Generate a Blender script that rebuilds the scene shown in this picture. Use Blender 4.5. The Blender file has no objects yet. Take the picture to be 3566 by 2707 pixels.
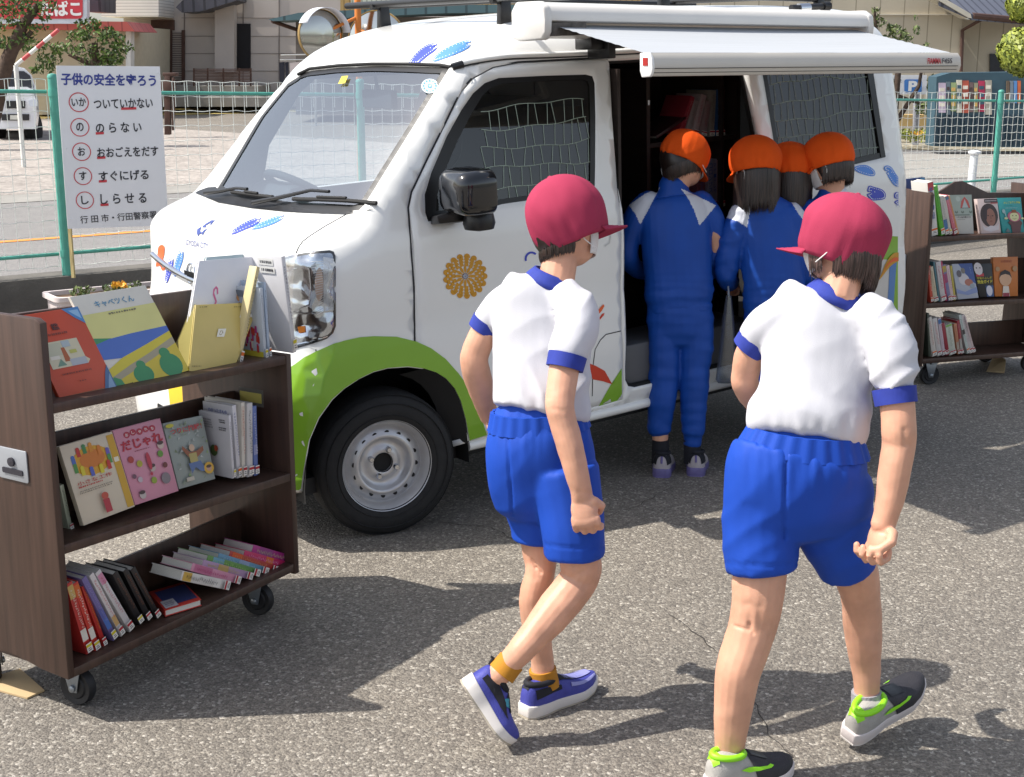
import bpy, bmesh, math, random
import numpy as np
from math import sin, cos, pi, radians, sqrt, atan2, hypot
from mathutils import Vector, Matrix, noise
from mathutils.geometry import delaunay_2d_cdt
from mathutils.bvhtree import BVHTree
random.seed(7)
SC = bpy.context.scene
COL = SC.collection

# ------------------------------------------------------------------ camera
# x runs along the van (rearwards), y away from the camera side of the van, z up; metres
FPX, PITCH, YAW = 4847.65, 0.2353, 0.637
CAM = np.array([-2.5306, -4.1372, 1.7193])
PCX, PCY = 1783.0, 1353.5
FW = np.array([sin(YAW)*cos(PITCH), cos(YAW)*cos(PITCH), -sin(PITCH)])
RT = np.array([cos(YAW), -sin(YAW), 0.0])
UP = np.cross(RT, FW)
FH = np.array([sin(YAW), cos(YAW), 0.0])
cd = bpy.data.cameras.new('camera'); cam = bpy.data.objects.new('camera', cd); COL.objects.link(cam)
cd.sensor_width = 36; cd.lens = 36*FPX/3566; cd.clip_start = .05; cd.clip_end = 2000
m = Matrix(((RT[0], UP[0], -FW[0], CAM[0]), (RT[1], UP[1], -FW[1], CAM[1]), (RT[2], UP[2], -FW[2], CAM[2]), (0, 0, 0, 1)))
cam.matrix_world = m
SC.camera = cam

# ------------------------------------------------------------------ sky, sun, exposure
SUN_EL, SUN_AZ = radians(53), radians(31)
SV = Vector((-cos(SUN_AZ)*cos(SUN_EL), sin(SUN_AZ)*cos(SUN_EL), sin(SUN_EL)))   # towards the sun
w = bpy.data.worlds.new('World'); SC.world = w; w.use_nodes = True
nt = w.node_tree; bg = nt.nodes['Background']
sky = nt.nodes.new('ShaderNodeTexSky'); sky.sky_type = 'NISHITA'; sky.sun_disc = False
sky.sun_elevation = SUN_EL; sky.sun_rotation = atan2(SV.x, SV.y); sky.air_density = 1.0; sky.dust_density = 2.0; sky.ozone_density = 1.0
hs = nt.nodes.new('ShaderNodeHueSaturation'); hs.inputs['Saturation'].default_value = .55      # paler, less blue sky, toned to warm the fill light
nt.links.new(sky.outputs[0], hs.inputs['Color']); nt.links.new(hs.outputs[0], bg.inputs[0]); bg.inputs[1].default_value = 0.14
sl = bpy.data.lights.new('sun', 'SUN'); so = bpy.data.objects.new('sun', sl); COL.objects.link(so)
sl.energy = 4.2; sl.angle = radians(.5); sl.color = (1, .945, .865)
so.rotation_euler = SV.to_track_quat('Z', 'Y').to_euler(); so.location = (0, 0, 20)
SC.view_settings.view_transform = 'Standard'; SC.view_settings.look = 'None'
SC.view_settings.exposure = 0.66; SC.view_settings.gamma = 1
SC.cycles.max_bounces = 8; SC.cycles.transparent_max_bounces = 24

# ------------------------------------------------------------------ photo measurements -> metres
def ray(px, py):
    return FW + RT*(px-PCX)/FPX + UP*(PCY-py)/FPX
def G(px, py, z=0.0):
    d = ray(px, py); return Vector(CAM + d*((z-CAM[2])/d[2]))
def PY(px, py, y):
    d = ray(px, py); return Vector(CAM + d*((y-CAM[1])/d[1]))
def PD(px, py, dist):                     # at a horizontal distance in front of the camera
    d = ray(px, py); return Vector(CAM + d*(dist/(d@FH)))
def HD(p):                                # that distance of a point
    return float((np.array(p)-CAM)@FH)
RTv, FHv = Vector(RT), Vector(FH)
UPZ = Vector((0, 0, 1))

# ------------------------------------------------------------------ materials
def lin(h):
    if isinstance(h, str):
        h = h.lstrip('#'); c = [int(h[i:i+2], 16)/255 for i in (0, 2, 4)]
        return tuple(x/12.92 if x <= .04045 else ((x+.055)/1.055)**2.4 for x in c)
    return tuple(h)
_M = {}
def mat(name, col, rough=.6, metal=0., var=.08, scale=6., bump=0., bscale=80., spec=.5, coat=0., sheen=0., sss=0., stretch=None):
    if name in _M: return _M[name]
    m = bpy.data.materials.new(name); m.use_nodes = True; nt = m.node_tree; N = nt.nodes; L = nt.links
    b = N['Principled BSDF']; c = lin(col)
    tc = N.new('ShaderNodeTexCoord'); src = tc.outputs['Object']
    if stretch:
        mp = N.new('ShaderNodeMapping'); mp.inputs['Scale'].default_value = stretch; L.new(src, mp.inputs[0]); src = mp.outputs[0]
    n = N.new('ShaderNodeTexNoise'); n.inputs['Scale'].default_value = scale; n.inputs['Detail'].default_value = 5; L.new(src, n.inputs['Vector'])
    r = N.new('ShaderNodeValToRGB'); e = r.color_ramp.elements
    e[0].position = .3; e[1].position = .72
    e[0].color = (*[x*(1-var) for x in c], 1); e[1].color = (*[min(1, x*(1+var)) for x in c], 1)
    L.new(n.outputs[0], r.inputs[0]); L.new(r.outputs[0], b.inputs['Base Color'])
    b.inputs['Roughness'].default_value = rough; b.inputs['Metallic'].default_value = metal
    b.inputs['Specular IOR Level'].default_value = spec
    if coat: b.inputs['Coat Weight'].default_value = coat; b.inputs['Coat Roughness'].default_value = .03
    if sheen: b.inputs['Sheen Weight'].default_value = sheen; b.inputs['Sheen Roughness'].default_value = .4
    if sss:
        b.inputs['Subsurface Weight'].default_value = sss; b.inputs['Subsurface Radius'].default_value = (.012, .005, .003); b.inputs['Subsurface Scale'].default_value = 1.
    if bump:
        n2 = N.new('ShaderNodeTexNoise'); n2.inputs['Scale'].default_value = bscale; n2.inputs['Detail'].default_value = 4; L.new(src, n2.inputs['Vector'])
        bp = N.new('ShaderNodeBump'); bp.inputs['Strength'].default_value = bump; bp.inputs['Distance'].default_value = .01
        L.new(n2.outputs[0], bp.inputs['Height']); L.new(bp.outputs[0], b.inputs['Normal'])
    _M[name] = m; return m

def glass_mat(name, tint, refl=.06, edge=.55, rough=0.):
    if name in _M: return _M[name]
    m = bpy.data.materials.new(name); m.use_nodes = True; nt = m.node_tree; N = nt.nodes; L = nt.links
    N.remove(N['Principled BSDF']); out = N['Material Output']
    t = N.new('ShaderNodeBsdfTransparent'); t.inputs[0].default_value = (*tint, 1)
    g = N.new('ShaderNodeBsdfGlossy'); g.inputs['Roughness'].default_value = rough
    no = N.new('ShaderNodeTexNoise'); no.inputs['Scale'].default_value = 2.5
    bp = N.new('ShaderNodeBump'); bp.inputs['Strength'].default_value = .02; L.new(no.outputs[0], bp.inputs['Height']); L.new(bp.outputs[0], g.inputs['Normal'])
    lw = N.new('ShaderNodeLayerWeight'); lw.inputs[0].default_value = .35
    mr = N.new('ShaderNodeMapRange'); mr.inputs[3].default_value = refl; mr.inputs[4].default_value = edge; L.new(lw.outputs['Fresnel'], mr.inputs[0])
    mx = N.new('ShaderNodeMixShader'); L.new(mr.outputs[0], mx.inputs[0]); L.new(t.outputs[0], mx.inputs[1]); L.new(g.outputs[0], mx.inputs[2])
    L.new(mx.outputs[0], out.inputs[0]); _M[name] = m; return m

def asphalt_mat():
    m = bpy.data.materials.new('worn asphalt'); m.use_nodes = True; nt = m.node_tree; N = nt.nodes; L = nt.links; b = N['Principled BSDF']
    tc = N.new('ShaderNodeTexCoord'); P = tc.outputs['Object']
    def noise_(s, d=4):
        n = N.new('ShaderNodeTexNoise'); n.inputs['Scale'].default_value = s; n.inputs['Detail'].default_value = d; L.new(P, n.inputs['Vector']); return n
    v = N.new('ShaderNodeTexVoronoi'); v.inputs['Scale'].default_value = 115; L.new(P, v.inputs['Vector'])
    v2 = N.new('ShaderNodeTexVoronoi'); v2.inputs['Scale'].default_value = 240; L.new(P, v2.inputs['Vector'])
    sep = N.new('ShaderNodeSeparateColor'); L.new(v.outputs['Color'], sep.inputs[0])
    sep2 = N.new('ShaderNodeSeparateColor'); L.new(v2.outputs['Color'], sep2.inputs[0])
    r = N.new('ShaderNodeValToRGB'); e = r.color_ramp.elements
    e[0].position = 0; e[0].color = (.125, .112, .098, 1); e[1].position = 1; e[1].color = (.40, .375, .335, 1)
    for p_, c_ in ((.40, (.168, .152, .131, 1)), (.82, (.215, .195, .168, 1)), (.94, (.29, .27, .235, 1))):
        q = e.new(p_); q.color = c_
    L.new(sep.outputs[0], r.inputs[0])
    r2 = N.new('ShaderNodeValToRGB'); e = r2.color_ramp.elements; e[0].position = .1; e[0].color = (.62, .62, .62, 1); e[1].position = .95; e[1].color = (1.3, 1.28, 1.24, 1); L.new(sep2.outputs[0], r2.inputs[0])
    mu = N.new('ShaderNodeMix'); mu.data_type = 'RGBA'; mu.blend_type = 'MULTIPLY'; mu.inputs[0].default_value = .85; L.new(r.outputs[0], mu.inputs[6]); L.new(r2.outputs[0], mu.inputs[7])
    big = noise_(.9, 6); r3 = N.new('ShaderNodeValToRGB'); e = r3.color_ramp.elements; e[0].position = .3; e[0].color = (.86, .86, .87, 1); e[1].position = .7; e[1].color = (1.1, 1.09, 1.07, 1); L.new(big.outputs[0], r3.inputs[0])
    mu2 = N.new('ShaderNodeMix'); mu2.data_type = 'RGBA'; mu2.blend_type = 'MULTIPLY'; mu2.inputs[0].default_value = 1; L.new(mu.outputs[2], mu2.inputs[6]); L.new(r3.outputs[0], mu2.inputs[7])
    L.new(mu2.outputs[2], b.inputs['Base Color']); b.inputs['Roughness'].default_value = .75; b.inputs['Specular IOR Level'].default_value = .45
    bp = N.new('ShaderNodeBump'); bp.inputs['Strength'].default_value = .7; bp.inputs['Distance'].default_value = .004; L.new(v.outputs['Distance'], bp.inputs['Height']); bp.invert = True
    bp2 = N.new('ShaderNodeBump'); bp2.inputs['Strength'].default_value = .45; bp2.inputs['Distance'].default_value = .003; L.new(v2.outputs['Distance'], bp2.inputs['Height']); bp2.invert = True; L.new(bp.outputs[0], bp2.inputs['Normal'])
    L.new(bp2.outputs[0], b.inputs['Normal'])
    return m

def speckle_mat(name, c0, c1, scale, rough=.9):
    m = bpy.data.materials.new(name); m.use_nodes = True; nt = m.node_tree; N = nt.nodes; L = nt.links; b = N['Principled BSDF']
    tc = N.new('ShaderNodeTexCoord'); v = N.new('ShaderNodeTexVoronoi'); v.inputs['Scale'].default_value = scale; L.new(tc.outputs['Object'], v.inputs['Vector'])
    n = N.new('ShaderNodeTexNoise'); n.inputs['Scale'].default_value = scale*.06; n.inputs['Detail'].default_value = 6; L.new(tc.outputs['Object'], n.inputs['Vector'])
    sep = N.new('ShaderNodeSeparateColor'); L.new(v.outputs['Color'], sep.inputs[0])
    ad = N.new('ShaderNodeMath'); ad.operation = 'MULTIPLY_ADD'; ad.inputs[1].default_value = .5; L.new(sep.outputs[0], ad.inputs[0]); mm = N.new('ShaderNodeMath'); mm.operation = 'MULTIPLY'; mm.inputs[1].default_value = .5; L.new(n.outputs[0], mm.inputs[0]); L.new(mm.outputs[0], ad.inputs[2])
    r = N.new('ShaderNodeValToRGB'); e = r.color_ramp.elements; e[0].position = .15; e[1].position = .8; e[0].color = (*lin(c0), 1); e[1].color = (*lin(c1), 1); L.new(ad.outputs[0], r.inputs[0])
    L.new(r.outputs[0], b.inputs['Base Color']); b.inputs['Roughness'].default_value = rough
    bp = N.new('ShaderNodeBump'); bp.inputs['Strength'].default_value = .5; bp.inputs['Distance'].default_value = .02; L.new(v.outputs['Distance'], bp.inputs['Height']); L.new(bp.outputs[0], b.inputs['Normal'])
    return m

def stripe_mat(name, c, cl, axis, period, width, rough=.6, var=.06):
    """a board or wall with regular grooves: colour cl in the grooves"""
    m = bpy.data.materials.new(name); m.use_nodes = True; nt = m.node_tree; N = nt.nodes; L = nt.links; b = N['Principled BSDF']
    tc = N.new('ShaderNodeTexCoord'); sp = N.new('ShaderNodeSeparateXYZ'); L.new(tc.outputs['Object'], sp.inputs[0])
    d = N.new('ShaderNodeMath'); d.operation = 'DIVIDE'; d.inputs[1].default_value = period; L.new(sp.outputs[axis], d.inputs[0])
    f = N.new('ShaderNodeMath'); f.operation = 'FRACT'; L.new(d.outputs[0], f.inputs[0])
    lt = N.new('ShaderNodeMath'); lt.operation = 'LESS_THAN'; lt.inputs[1].default_value = width/period; L.new(f.outputs[0], lt.inputs[0])
    n = N.new('ShaderNodeTexNoise'); n.inputs['Scale'].default_value = 1.5; n.inputs['Detail'].default_value = 6; L.new(tc.outputs['Object'], n.inputs['Vector'])
    r = N.new('ShaderNodeValToRGB'); e = r.color_ramp.elements; e[0].position = .3; e[1].position = .7; c3 = lin(c)
    e[0].color = (*[x*(1-var) for x in c3], 1); e[1].color = (*[min(1, x*(1+var)) for x in c3], 1); L.new(n.outputs[0], r.inputs[0])
    mx = N.new('ShaderNodeMix'); mx.data_type = 'RGBA'; L.new(lt.outputs[0], mx.inputs[0]); L.new(r.outputs[0], mx.inputs[6]); mx.inputs[7].default_value = (*lin(cl), 1)
    L.new(mx.outputs[2], b.inputs['Base Color']); b.inputs['Roughness'].default_value = rough
    return m

# ------------------------------------------------------------------ mesh collecting
class MB:
    def __init__(s): s.v = []; s.f = []; s.m = []
    def add(s, vs, fs, mi=0):
        k = len(s.v); s.v += [tuple(v) for v in vs]; s.f += [tuple(i+k for i in f) for f in fs]; s.m += [mi]*len(fs); return s
    def box(s, c, size, M=None, mi=0):
        hx, hy, hz = [q/2 for q in size]; P = []
        for dx in (-hx, hx):
            for dy in (-hy, hy):
                for dz in (-hz, hz):
                    q = Vector((dx, dy, dz)); P.append((M @ q if M else q) + Vector(c))
        return s.add(P, [(0, 1, 3, 2), (4, 6, 7, 5), (0, 4, 5, 1), (2, 3, 7, 6), (0, 2, 6, 4), (1, 5, 7, 3)], mi)
    def bx(s, a, b, mi=0):
        return s.box([(p+q)/2 for p, q in zip(a, b)], [abs(q-p) for p, q in zip(a, b)], None, mi)
    def tube(s, pts, rad, n=8, caps=True, mi=0, closed=False):
        pts = [Vector(p) for p in pts]; k = len(pts); V = []; F = []
        rr = rad if isinstance(rad, (list, tuple)) else [rad]*k
        t0 = (pts[1]-pts[0]).normalized(); ref = Vector((0, 0, 1)) if abs(t0.z) < .9 else Vector((1, 0, 0))
        a = t0.cross(ref).normalized()
        for i in range(k):
            if closed: t = (pts[(i+1) % k]-pts[i-1]).normalized()
            else: t = (pts[min(i+1, k-1)]-pts[max(i-1, 0)]).normalized()
            a = (a - t*a.dot(t)).normalized(); b = t.cross(a)
            for j in range(n):
                an = 2*pi*j/n; V.append(pts[i] + (a*cos(an)+b*sin(an))*rr[i])
        for i in range(k if closed else k-1):
            for j in range(n):
                i2 = (i+1) % k
                F.append((i*n+j, i*n+(j+1) % n, i2*n+(j+1) % n, i2*n+j))
        if caps and not closed: F += [tuple(range(n))[::-1], tuple((k-1)*n+j for j in range(n))]
        return s.add(V, F, mi)
    def prism(s, poly, O, U, W, th, mi=0):      # polygon in (u,w) plane at O, thickness th along U x W (centred on 0..th)
        O, U, W = Vector(O), Vector(U), Vector(W); N = U.cross(W).normalized(); k = len(poly)
        V = [O+U*a+W*b for a, b in poly] + [O+U*a+W*b+N*th for a, b in poly]
        F = [tuple(range(k))[::-1], tuple(range(k, 2*k))] + [(i, (i+1) % k, k+(i+1) % k, k+i) for i in range(k)]
        return s.add(V, F, mi)
    def lathe(s, prof, O, A, n=32, mi=0):       # prof: (radius, height along A)
        O, A = Vector(O), Vector(A).normalized(); ref = Vector((0, 0, 1)) if abs(A.z) < .9 else Vector((1, 0, 0))
        a = A.cross(ref).normalized(); b = A.cross(a); V = []; F = []; k = len(prof)
        for r, h in prof:
            for j in range(n):
                t = 2*pi*j/n; V.append(O+A*h+(a*cos(t)+b*sin(t))*r)
        for i in range(k-1):
            for j in range(n): F.append((i*n+j, i*n+(j+1) % n, (i+1)*n+(j+1) % n, (i+1)*n+j))
        return s.add(V, F, mi)
    def loft(s, rings, mi=0, caps=True):
        n = len(rings[0]); V = [p for r in rings for p in r]; F = []
        for i in range(len(rings)-1):
            for j in range(n): F.append((i*n+j, i*n+(j+1) % n, (i+1)*n+(j+1) % n, (i+1)*n+j))
        if caps: F += [tuple(range(n))[::-1], tuple((len(rings)-1)*n+j for j in range(n))]
        return s.add(V, F, mi)
    def build(s, name, mats, parent=None, smooth=None, bevel=0, world=True, fixn=True, weld=0, label=None):
        me = bpy.data.meshes.new(name); me.from_pydata(s.v, [], s.f)
        mats = mats if isinstance(mats, (list, tuple)) else [mats]
        for q in mats: me.materials.append(q)
        me.polygons.foreach_set('material_index', s.m); me.update()
        return finish(me, name, parent, smooth, bevel, world, fixn, weld, label)
def finish(me, name, parent=None, smooth=None, bevel=0, world=True, fixn=True, weld=0, label=None):
    if bevel or fixn or weld:
        b = bmesh.new(); b.from_mesh(me)
        if weld: bmesh.ops.remove_doubles(b, verts=b.verts, dist=weld)
        if fixn: bmesh.ops.recalc_face_normals(b, faces=b.faces)
        if bevel:
            ed = [e for e in b.edges if len(e.link_faces) == 2 and e.calc_face_angle(0) > radians(35)]
            bmesh.ops.bevel(b, geom=ed, offset=bevel, segments=2, affect='EDGES', profile=.5, clamp_overlap=True)
        b.to_mesh(me); b.free()
    if smooth or bevel:
        me.shade_smooth(); me.set_sharp_from_angle(angle=radians(smooth if smooth else 40))
    o = bpy.data.objects.new(name, me); COL.objects.link(o)
    if parent:
        o.parent = parent
        if world: o.matrix_parent_inverse = world_of(parent).inverted()
    if label: o['label'] = label
    return o
def world_of(o):
    m = Matrix.LocRotScale(o.location, o.rotation_euler, o.scale)
    return (world_of(o.parent) @ o.matrix_parent_inverse @ m) if o.parent else m
def tag(o, label=None, cat=None, group=None, kind=None):
    if label: o['label'] = label
    if cat: o['category'] = cat
    if group: o['group'] = group
    if kind: o['kind'] = kind
    return o
def thing(name, label, cat, loc=(0, 0, 0), rot=(0, 0, 0), group=None):
    o = bpy.data.objects.new(name, None); COL.objects.link(o); o.location = loc; o.rotation_euler = rot
    o.empty_display_size = .1
    return tag(o, label, cat, group)

# ------------------------------------------------------------------ 2-D helpers
def inpoly(x, y, P):
    c = False; j = len(P)-1
    for i in range(len(P)):
        if (P[i][1] > y) != (P[j][1] > y) and x < (P[j][0]-P[i][0])*(y-P[i][1])/(P[j][1]-P[i][1])+P[i][0]: c = not c
        j = i
    return c
def area(P): return .5*sum(P[i-1][0]*P[i][1]-P[i][0]*P[i-1][1] for i in range(len(P)))
def offset(P, d):                         # d>0 shrinks
    if area(P) < 0: P = P[::-1]
    n = len(P); out = []
    for i in range(n):
        a, b, c = P[i-1], P[i], P[(i+1) % n]
        e1 = Vector((b[0]-a[0], b[1]-a[1])).normalized(); e2 = Vector((c[0]-b[0], c[1]-b[1])).normalized()
        n1 = Vector((-e1.y, e1.x)); n2 = Vector((-e2.y, e2.x)); q = n1+n2
        q = q/max(.35, q.length_squared/2) if q.length > 1e-6 else n1
        out.append((b[0]+q.x*d, b[1]+q.y*d))
    return out
def smooth_poly(P, n=4, closed=True):
    out = []; k = len(P)
    for i in range(k if closed else k-1):
        p0, p1, p2, p3 = (P[i-1] if closed or i else P[0]), P[i], P[(i+1) % k], (P[(i+2) % k] if closed or i+2 < k else P[-1])
        for j in range(n):
            t = j/n
            out.append(tuple(.5*((2*p1[a])+(-p0[a]+p2[a])*t+(2*p0[a]-5*p1[a]+4*p2[a]-p3[a])*t*t+(-p0[a]+3*p1[a]-3*p2[a]+p3[a])*t**3) for a in range(len(p1))))
    if not closed: out.append(tuple(P[-1]))
    return out
def rrect(x0, y0, x1, y1, r, n=5):
    P = []
    for cx, cy, a0 in ((x1-r, y1-r, 0), (x0+r, y1-r, 90), (x0+r, y0+r, 180), (x1-r, y0+r, 270)):
        for i in range(n+1):
            a = radians(a0+90*i/n); P.append((cx+r*cos(a), cy+r*sin(a)))
    return P
def densify(P, step, closed=True):
    out = []
    for i in range(len(P) if closed else len(P)-1):
        a, b = P[i], P[(i+1) % len(P)]; n = max(1, int(hypot(b[0]-a[0], b[1]-a[1])/step))
        out += [tuple(a[q]+(b[q]-a[q])*j/n for q in range(len(a))) for j in range(n)]
    if not closed: out.append(P[-1])
    return out
def cdt(outer, holes=(), step=.05, extra=()):
    """triangles of a polygon with holes, with a grid of inner points"""
    loops = [densify(outer, step)] + [densify(h, step) for h in holes]
    V = []; E = []
    for lp in loops:
        k = len(V); V += lp; E += [(k+i, k+(i+1) % len(lp)) for i in range(len(lp))]
    xs = [p[0] for p in outer]; ys = [p[1] for p in outer]
    nx = int((max(xs)-min(xs))/step); ny = int((max(ys)-min(ys))/step)
    for i in range(1, nx+1):
        for j in range(1, ny+1):
            x = min(xs)+(i+.31*(j % 2))*step; y = min(ys)+j*step
            if inpoly(x, y, outer) and not any(inpoly(x, y, h) for h in holes): V.append((x, y))
    V += list(extra)
    r = delaunay_2d_cdt([Vector(v) for v in V], E, [], 0, 1e-6)
    vo, fo = r[0], r[2]; F = []
    for f in fo:
        cx = sum(vo[i].x for i in f)/3; cy = sum(vo[i].y for i in f)/3
        if inpoly(cx, cy, outer) and not any(inpoly(cx, cy, h) for h in holes): F.append(tuple(f))
    return [(v.x, v.y) for v in vo], F
_TXT = {}
def text2d(s, bold=0., res=3):
    """flat outline text: vertices (x, y) centred, one em high, and faces"""
    if (s, bold) in _TXT: return _TXT[(s, bold)]
    c = bpy.data.curves.new('lettering', 'FONT'); c.body = s; c.size = 1; c.align_x = 'CENTER'; c.align_y = 'CENTER'; c.offset = bold; c.resolution_u = res
    o = bpy.data.objects.new('lettering', c); me = bpy.data.meshes.new_from_object(o)
    V = [(v.co.x, v.co.y) for v in me.vertices]; F = [tuple(p.vertices) for p in me.polygons]
    bpy.data.objects.remove(o); bpy.data.curves.remove(c); bpy.data.meshes.remove(me)
    if V:
        mx = (max(v[0] for v in V)+min(v[0] for v in V))/2; my = (max(v[1] for v in V)+min(v[1] for v in V))/2
        V = [(x-mx, y-my) for x, y in V]
    _TXT[(s, bold)] = (V, F); return V, F
def put_text(mb, s, O, U, W, h, width=None, bold=0., mi=0):
    """text on a plane: centre O, unit directions U (right) and W (up), letter height h, total width fitted"""
    V, F = text2d(s, bold)
    if not V: return
    sx = h
    if width: sx = width/(max(v[0] for v in V)-min(v[0] for v in V))
    hh = max(v[1] for v in V)-min(v[1] for v in V); sy = h/hh if hh else h
    if not width: sx = sy
    O, U, W = Vector(O), Vector(U), Vector(W)
    mb.add([O+U*x*sx+W*y*sy for x, y in V], F, mi)
def disc(c, r, n=24, r2=None): return [(c[0]+r*cos(2*pi*i/n), c[1]+(r2 or r)*sin(2*pi*i/n)) for i in range(n)]
def plane_poly(mb, poly, O, U, W, mi=0):
    O, U, W = Vector(O), Vector(U), Vector(W)
    mb.add([O+U*a+W*b for a, b in poly], [tuple(range(len(poly)))], mi)
# ================================================================== ground
ASPH = asphalt_mat()
def sheet(name, P, z, m, kind='structure'):
    b = MB(); b.add([(p[0], p[1], z) for p in P], [tuple(range(len(P)))]); o = b.build(name, m); o['kind'] = kind; return o
sheet('ground', [(-90, -60), (160, -60), (160, 160), (-90, 160)], 0.0, ASPH)
fa, fb = PD(185, 960, 8.3), PD(3470, 650, 13.6)
FD = Vector((fb.x-fa.x, fb.y-fa.y, 0)).normalized(); FN = Vector((-FD.y, FD.x, 0))      # along the fence / away from the lot
F0 = Vector((fa.x, fa.y, 0)); FL = Vector((fb.x-fa.x, fb.y-fa.y, 0)).length
def fz(s, top): a, b = ((1.585, 1.365) if top else (.43, .42)); return a+(b-a)*s/FL
def FP(s, n, z=0.): return F0+FD*s+FN*n+Vector((0, 0, z))
M_road = speckle_mat('road asphalt', '#6f6d6c', '#8b8885', 70, .85)
M_gravel = speckle_mat('pale gravel', '#7a736d', '#aca49c', 16)
M_grassdry = speckle_mat('dry lawn', '#8f7d45', '#b7a562', 9)
M_conc = mat('concrete', '#8d8a84', .9, var=.15, scale=3, bump=.4, bscale=90)
M_wallc = mat('weathered concrete wall', '#5d5a55', .95, var=.35, scale=2.2, bump=.6, bscale=60)
sheet('road', [FP(-30, .35), FP(60, .35), FP(60, 8.6), FP(-30, 8.6)], .004, M_road)
sheet('gutter_strip', [FP(-30, 8.62), FP(60, 8.62), FP(60, 9.6), FP(-30, 9.6)], .008, M_conc)
sheet('gravel_lot', [FP(-35, 9.62), FP(13, 9.62), FP(9, 31), FP(-35, 31)], .008, M_gravel)
sheet('lawn', [FP(-35, 31.05), FP(20, 31.05), FP(20, 46), FP(-35, 46)], .012, M_grassdry)
M_orange = mat('orange road paint', '#d98a3a', .7, var=.12); M_white_l = mat('white road paint', '#cfcbc4', .7, var=.1, scale=12)
o = MB(); o.add([FP(-30, 5.0), FP(60, 5.0), FP(60, 5.13), FP(-30, 5.13)], [(0, 1, 2, 3)]); o.v = [(a, b, .009) for a, b, c in o.v]; o.build('road_centre_line', M_orange)['kind'] = 'structure'
o = MB(); o.add([FP(-30, 1.6), FP(60, 1.6), FP(60, 1.75), FP(-30, 1.75)], [(0, 1, 2, 3)]); o.v = [(a, b, .009) for a, b, c in o.v]; o.build('road_edge_line', M_white_l)['kind'] = 'structure'
# hairline cracks in the lot
M_crack = mat('crack dirt', '#3b3733', .95, var=.2)
def crack(pp, w):
    b = MB(); P = [G(*q) for q in pp]; Q = []
    for i in range(len(P)-1):
        n = 10
        for j in range(n): Q.append(P[i].lerp(P[i+1], j/n))
    Q.append(P[-1]); L_ = []; R_ = []
    for i, q in enumerate(Q):
        t = (Q[min(i+1, len(Q)-1)]-Q[max(i-1, 0)]).normalized(); n_ = Vector((-t.y, t.x, 0))
        k = noise.noise(q*23)*.012; ww = w*(.35+abs(noise.noise(q*41))*1.8)
        L_.append(q+n_*(k+ww)); R_.append(q+n_*(k-ww))
    k = len(Q); b.add([(v.x, v.y, .003) for v in L_+R_], [(i, i+1, k+i+1, k+i) for i in range(k-1)])
    b.build('asphalt_crack', M_crack)['kind'] = 'structure'
crack([(2330, 2140), (2420, 2205), (2500, 2275)], .0022); crack([(2610, 2420), (2680, 2560), (2760, 2640)], .002)
crack([(1500, 1820), (1700, 1835), (1790, 1880)], .0025); crack([(2090, 1810), (2230, 1760), (2330, 1700)], .0018)

# ================================================================== wall and mesh fence behind the van
M_wire = mat('white coated wire', '#d9dcd6', .45, var=.05, spec=.6); M_teal = mat('teal fence paint', '#4f9d8d', .5, var=.12, scale=14)
b = MB()
S0, S1 = -4.0, FL+4.2
k = 40
prof = [(-.07, 0), (-.07, -.02), (.16, -.02), (.16, 0)]
P0 = [FP(S0, -.07, 0), FP(S0, .16, 0), FP(S0, .16, fz(S0, 0)), FP(S0, -.07, fz(S0, 0))]
P1 = [FP(S1, -.07, 0), FP(S1, .16, 0), FP(S1, .16, fz(S1, 0)), FP(S1, -.07, fz(S1, 0))]
b.loft([P0, P1])
for q in range(14):
    s = S0+1.2*q
tag(b.build('retaining_wall', M_wallc, bevel=.012), 'low mossy dark concrete wall carrying the mesh fence', 'wall')
fence = thing('mesh_fence', 'white wire mesh fence with teal posts and rails behind the van', 'fence', F0)
post_s = []
for px_ in (185, 1247, 2632, 3470):
    d = ray(px_, 400); n = np.array(FN); t = ((np.array(F0)-CAM)@n)/(d@n); post_s.append((Vector(CAM+d*t)-F0)@FD)
post_s = [post_s[0]-2.1]+post_s+[post_s[-1]+2.1]
for s in post_s:
    m = MB(); a = FP(s, -.035, fz(s, 0)-.04); t = FP(s, -.035, fz(s, 1)+.005)
    m.tube([a, t], .027, 14); m.lathe([(.029, 0), (.029, .01), (.022, .022), (0, .026)], t, (0, 0, 1), 14)
    for z in (fz(s, 1)-.08, fz(s, 0)+.13): m.tube([FP(s, -.035, z-.02), FP(s, -.035, z+.02)], .031, 14)
    m.build('post', M_teal, fence, smooth=40)
for i in range(len(post_s)-1):
    a, c = post_s[i]+.03, post_s[i+1]-.03
    for up, dz in ((1, -.075), (0, .125)):
        m = MB(); m.tube([FP(a, 0, fz(a, up)+dz), FP(c, 0, fz(c, up)+dz)], .011, 8); m.build('rail', M_teal, fence, smooth=40)
    m = MB(); rows = 13; n = int((c-a)/.077)
    for j in range(n+1):
        s = a+(c-a)*j/n
        for off, nn in ((0, 0), (.026, .022)):
            if s+off > c: continue
            z0, z1 = (fz(s, 0)+.05, fz(s, 1)-.005) if not off else (fz(s, 1)-.16, fz(s, 1)-.005)
            m.tube([FP(s+off, nn, z0), FP(s+off, nn, z1)], .0020, 4, caps=False)
    for r in range(rows):
        f = r/(rows-1); nst = int((c-a)/.019); P = []
        for j in range(nst+1):
            s = a+(c-a)*j/nst; z = (fz(s, 0)+.05)*(1-f)+(fz(s, 1)-.005)*f
            P.append(FP(s, .006*sin(s*40.8), z+.0035*cos(s*40.8)))
        m.tube(P, .0024, 4, caps=False)
    m.build('mesh_panel', M_wire, fence, fixn=False)

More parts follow.
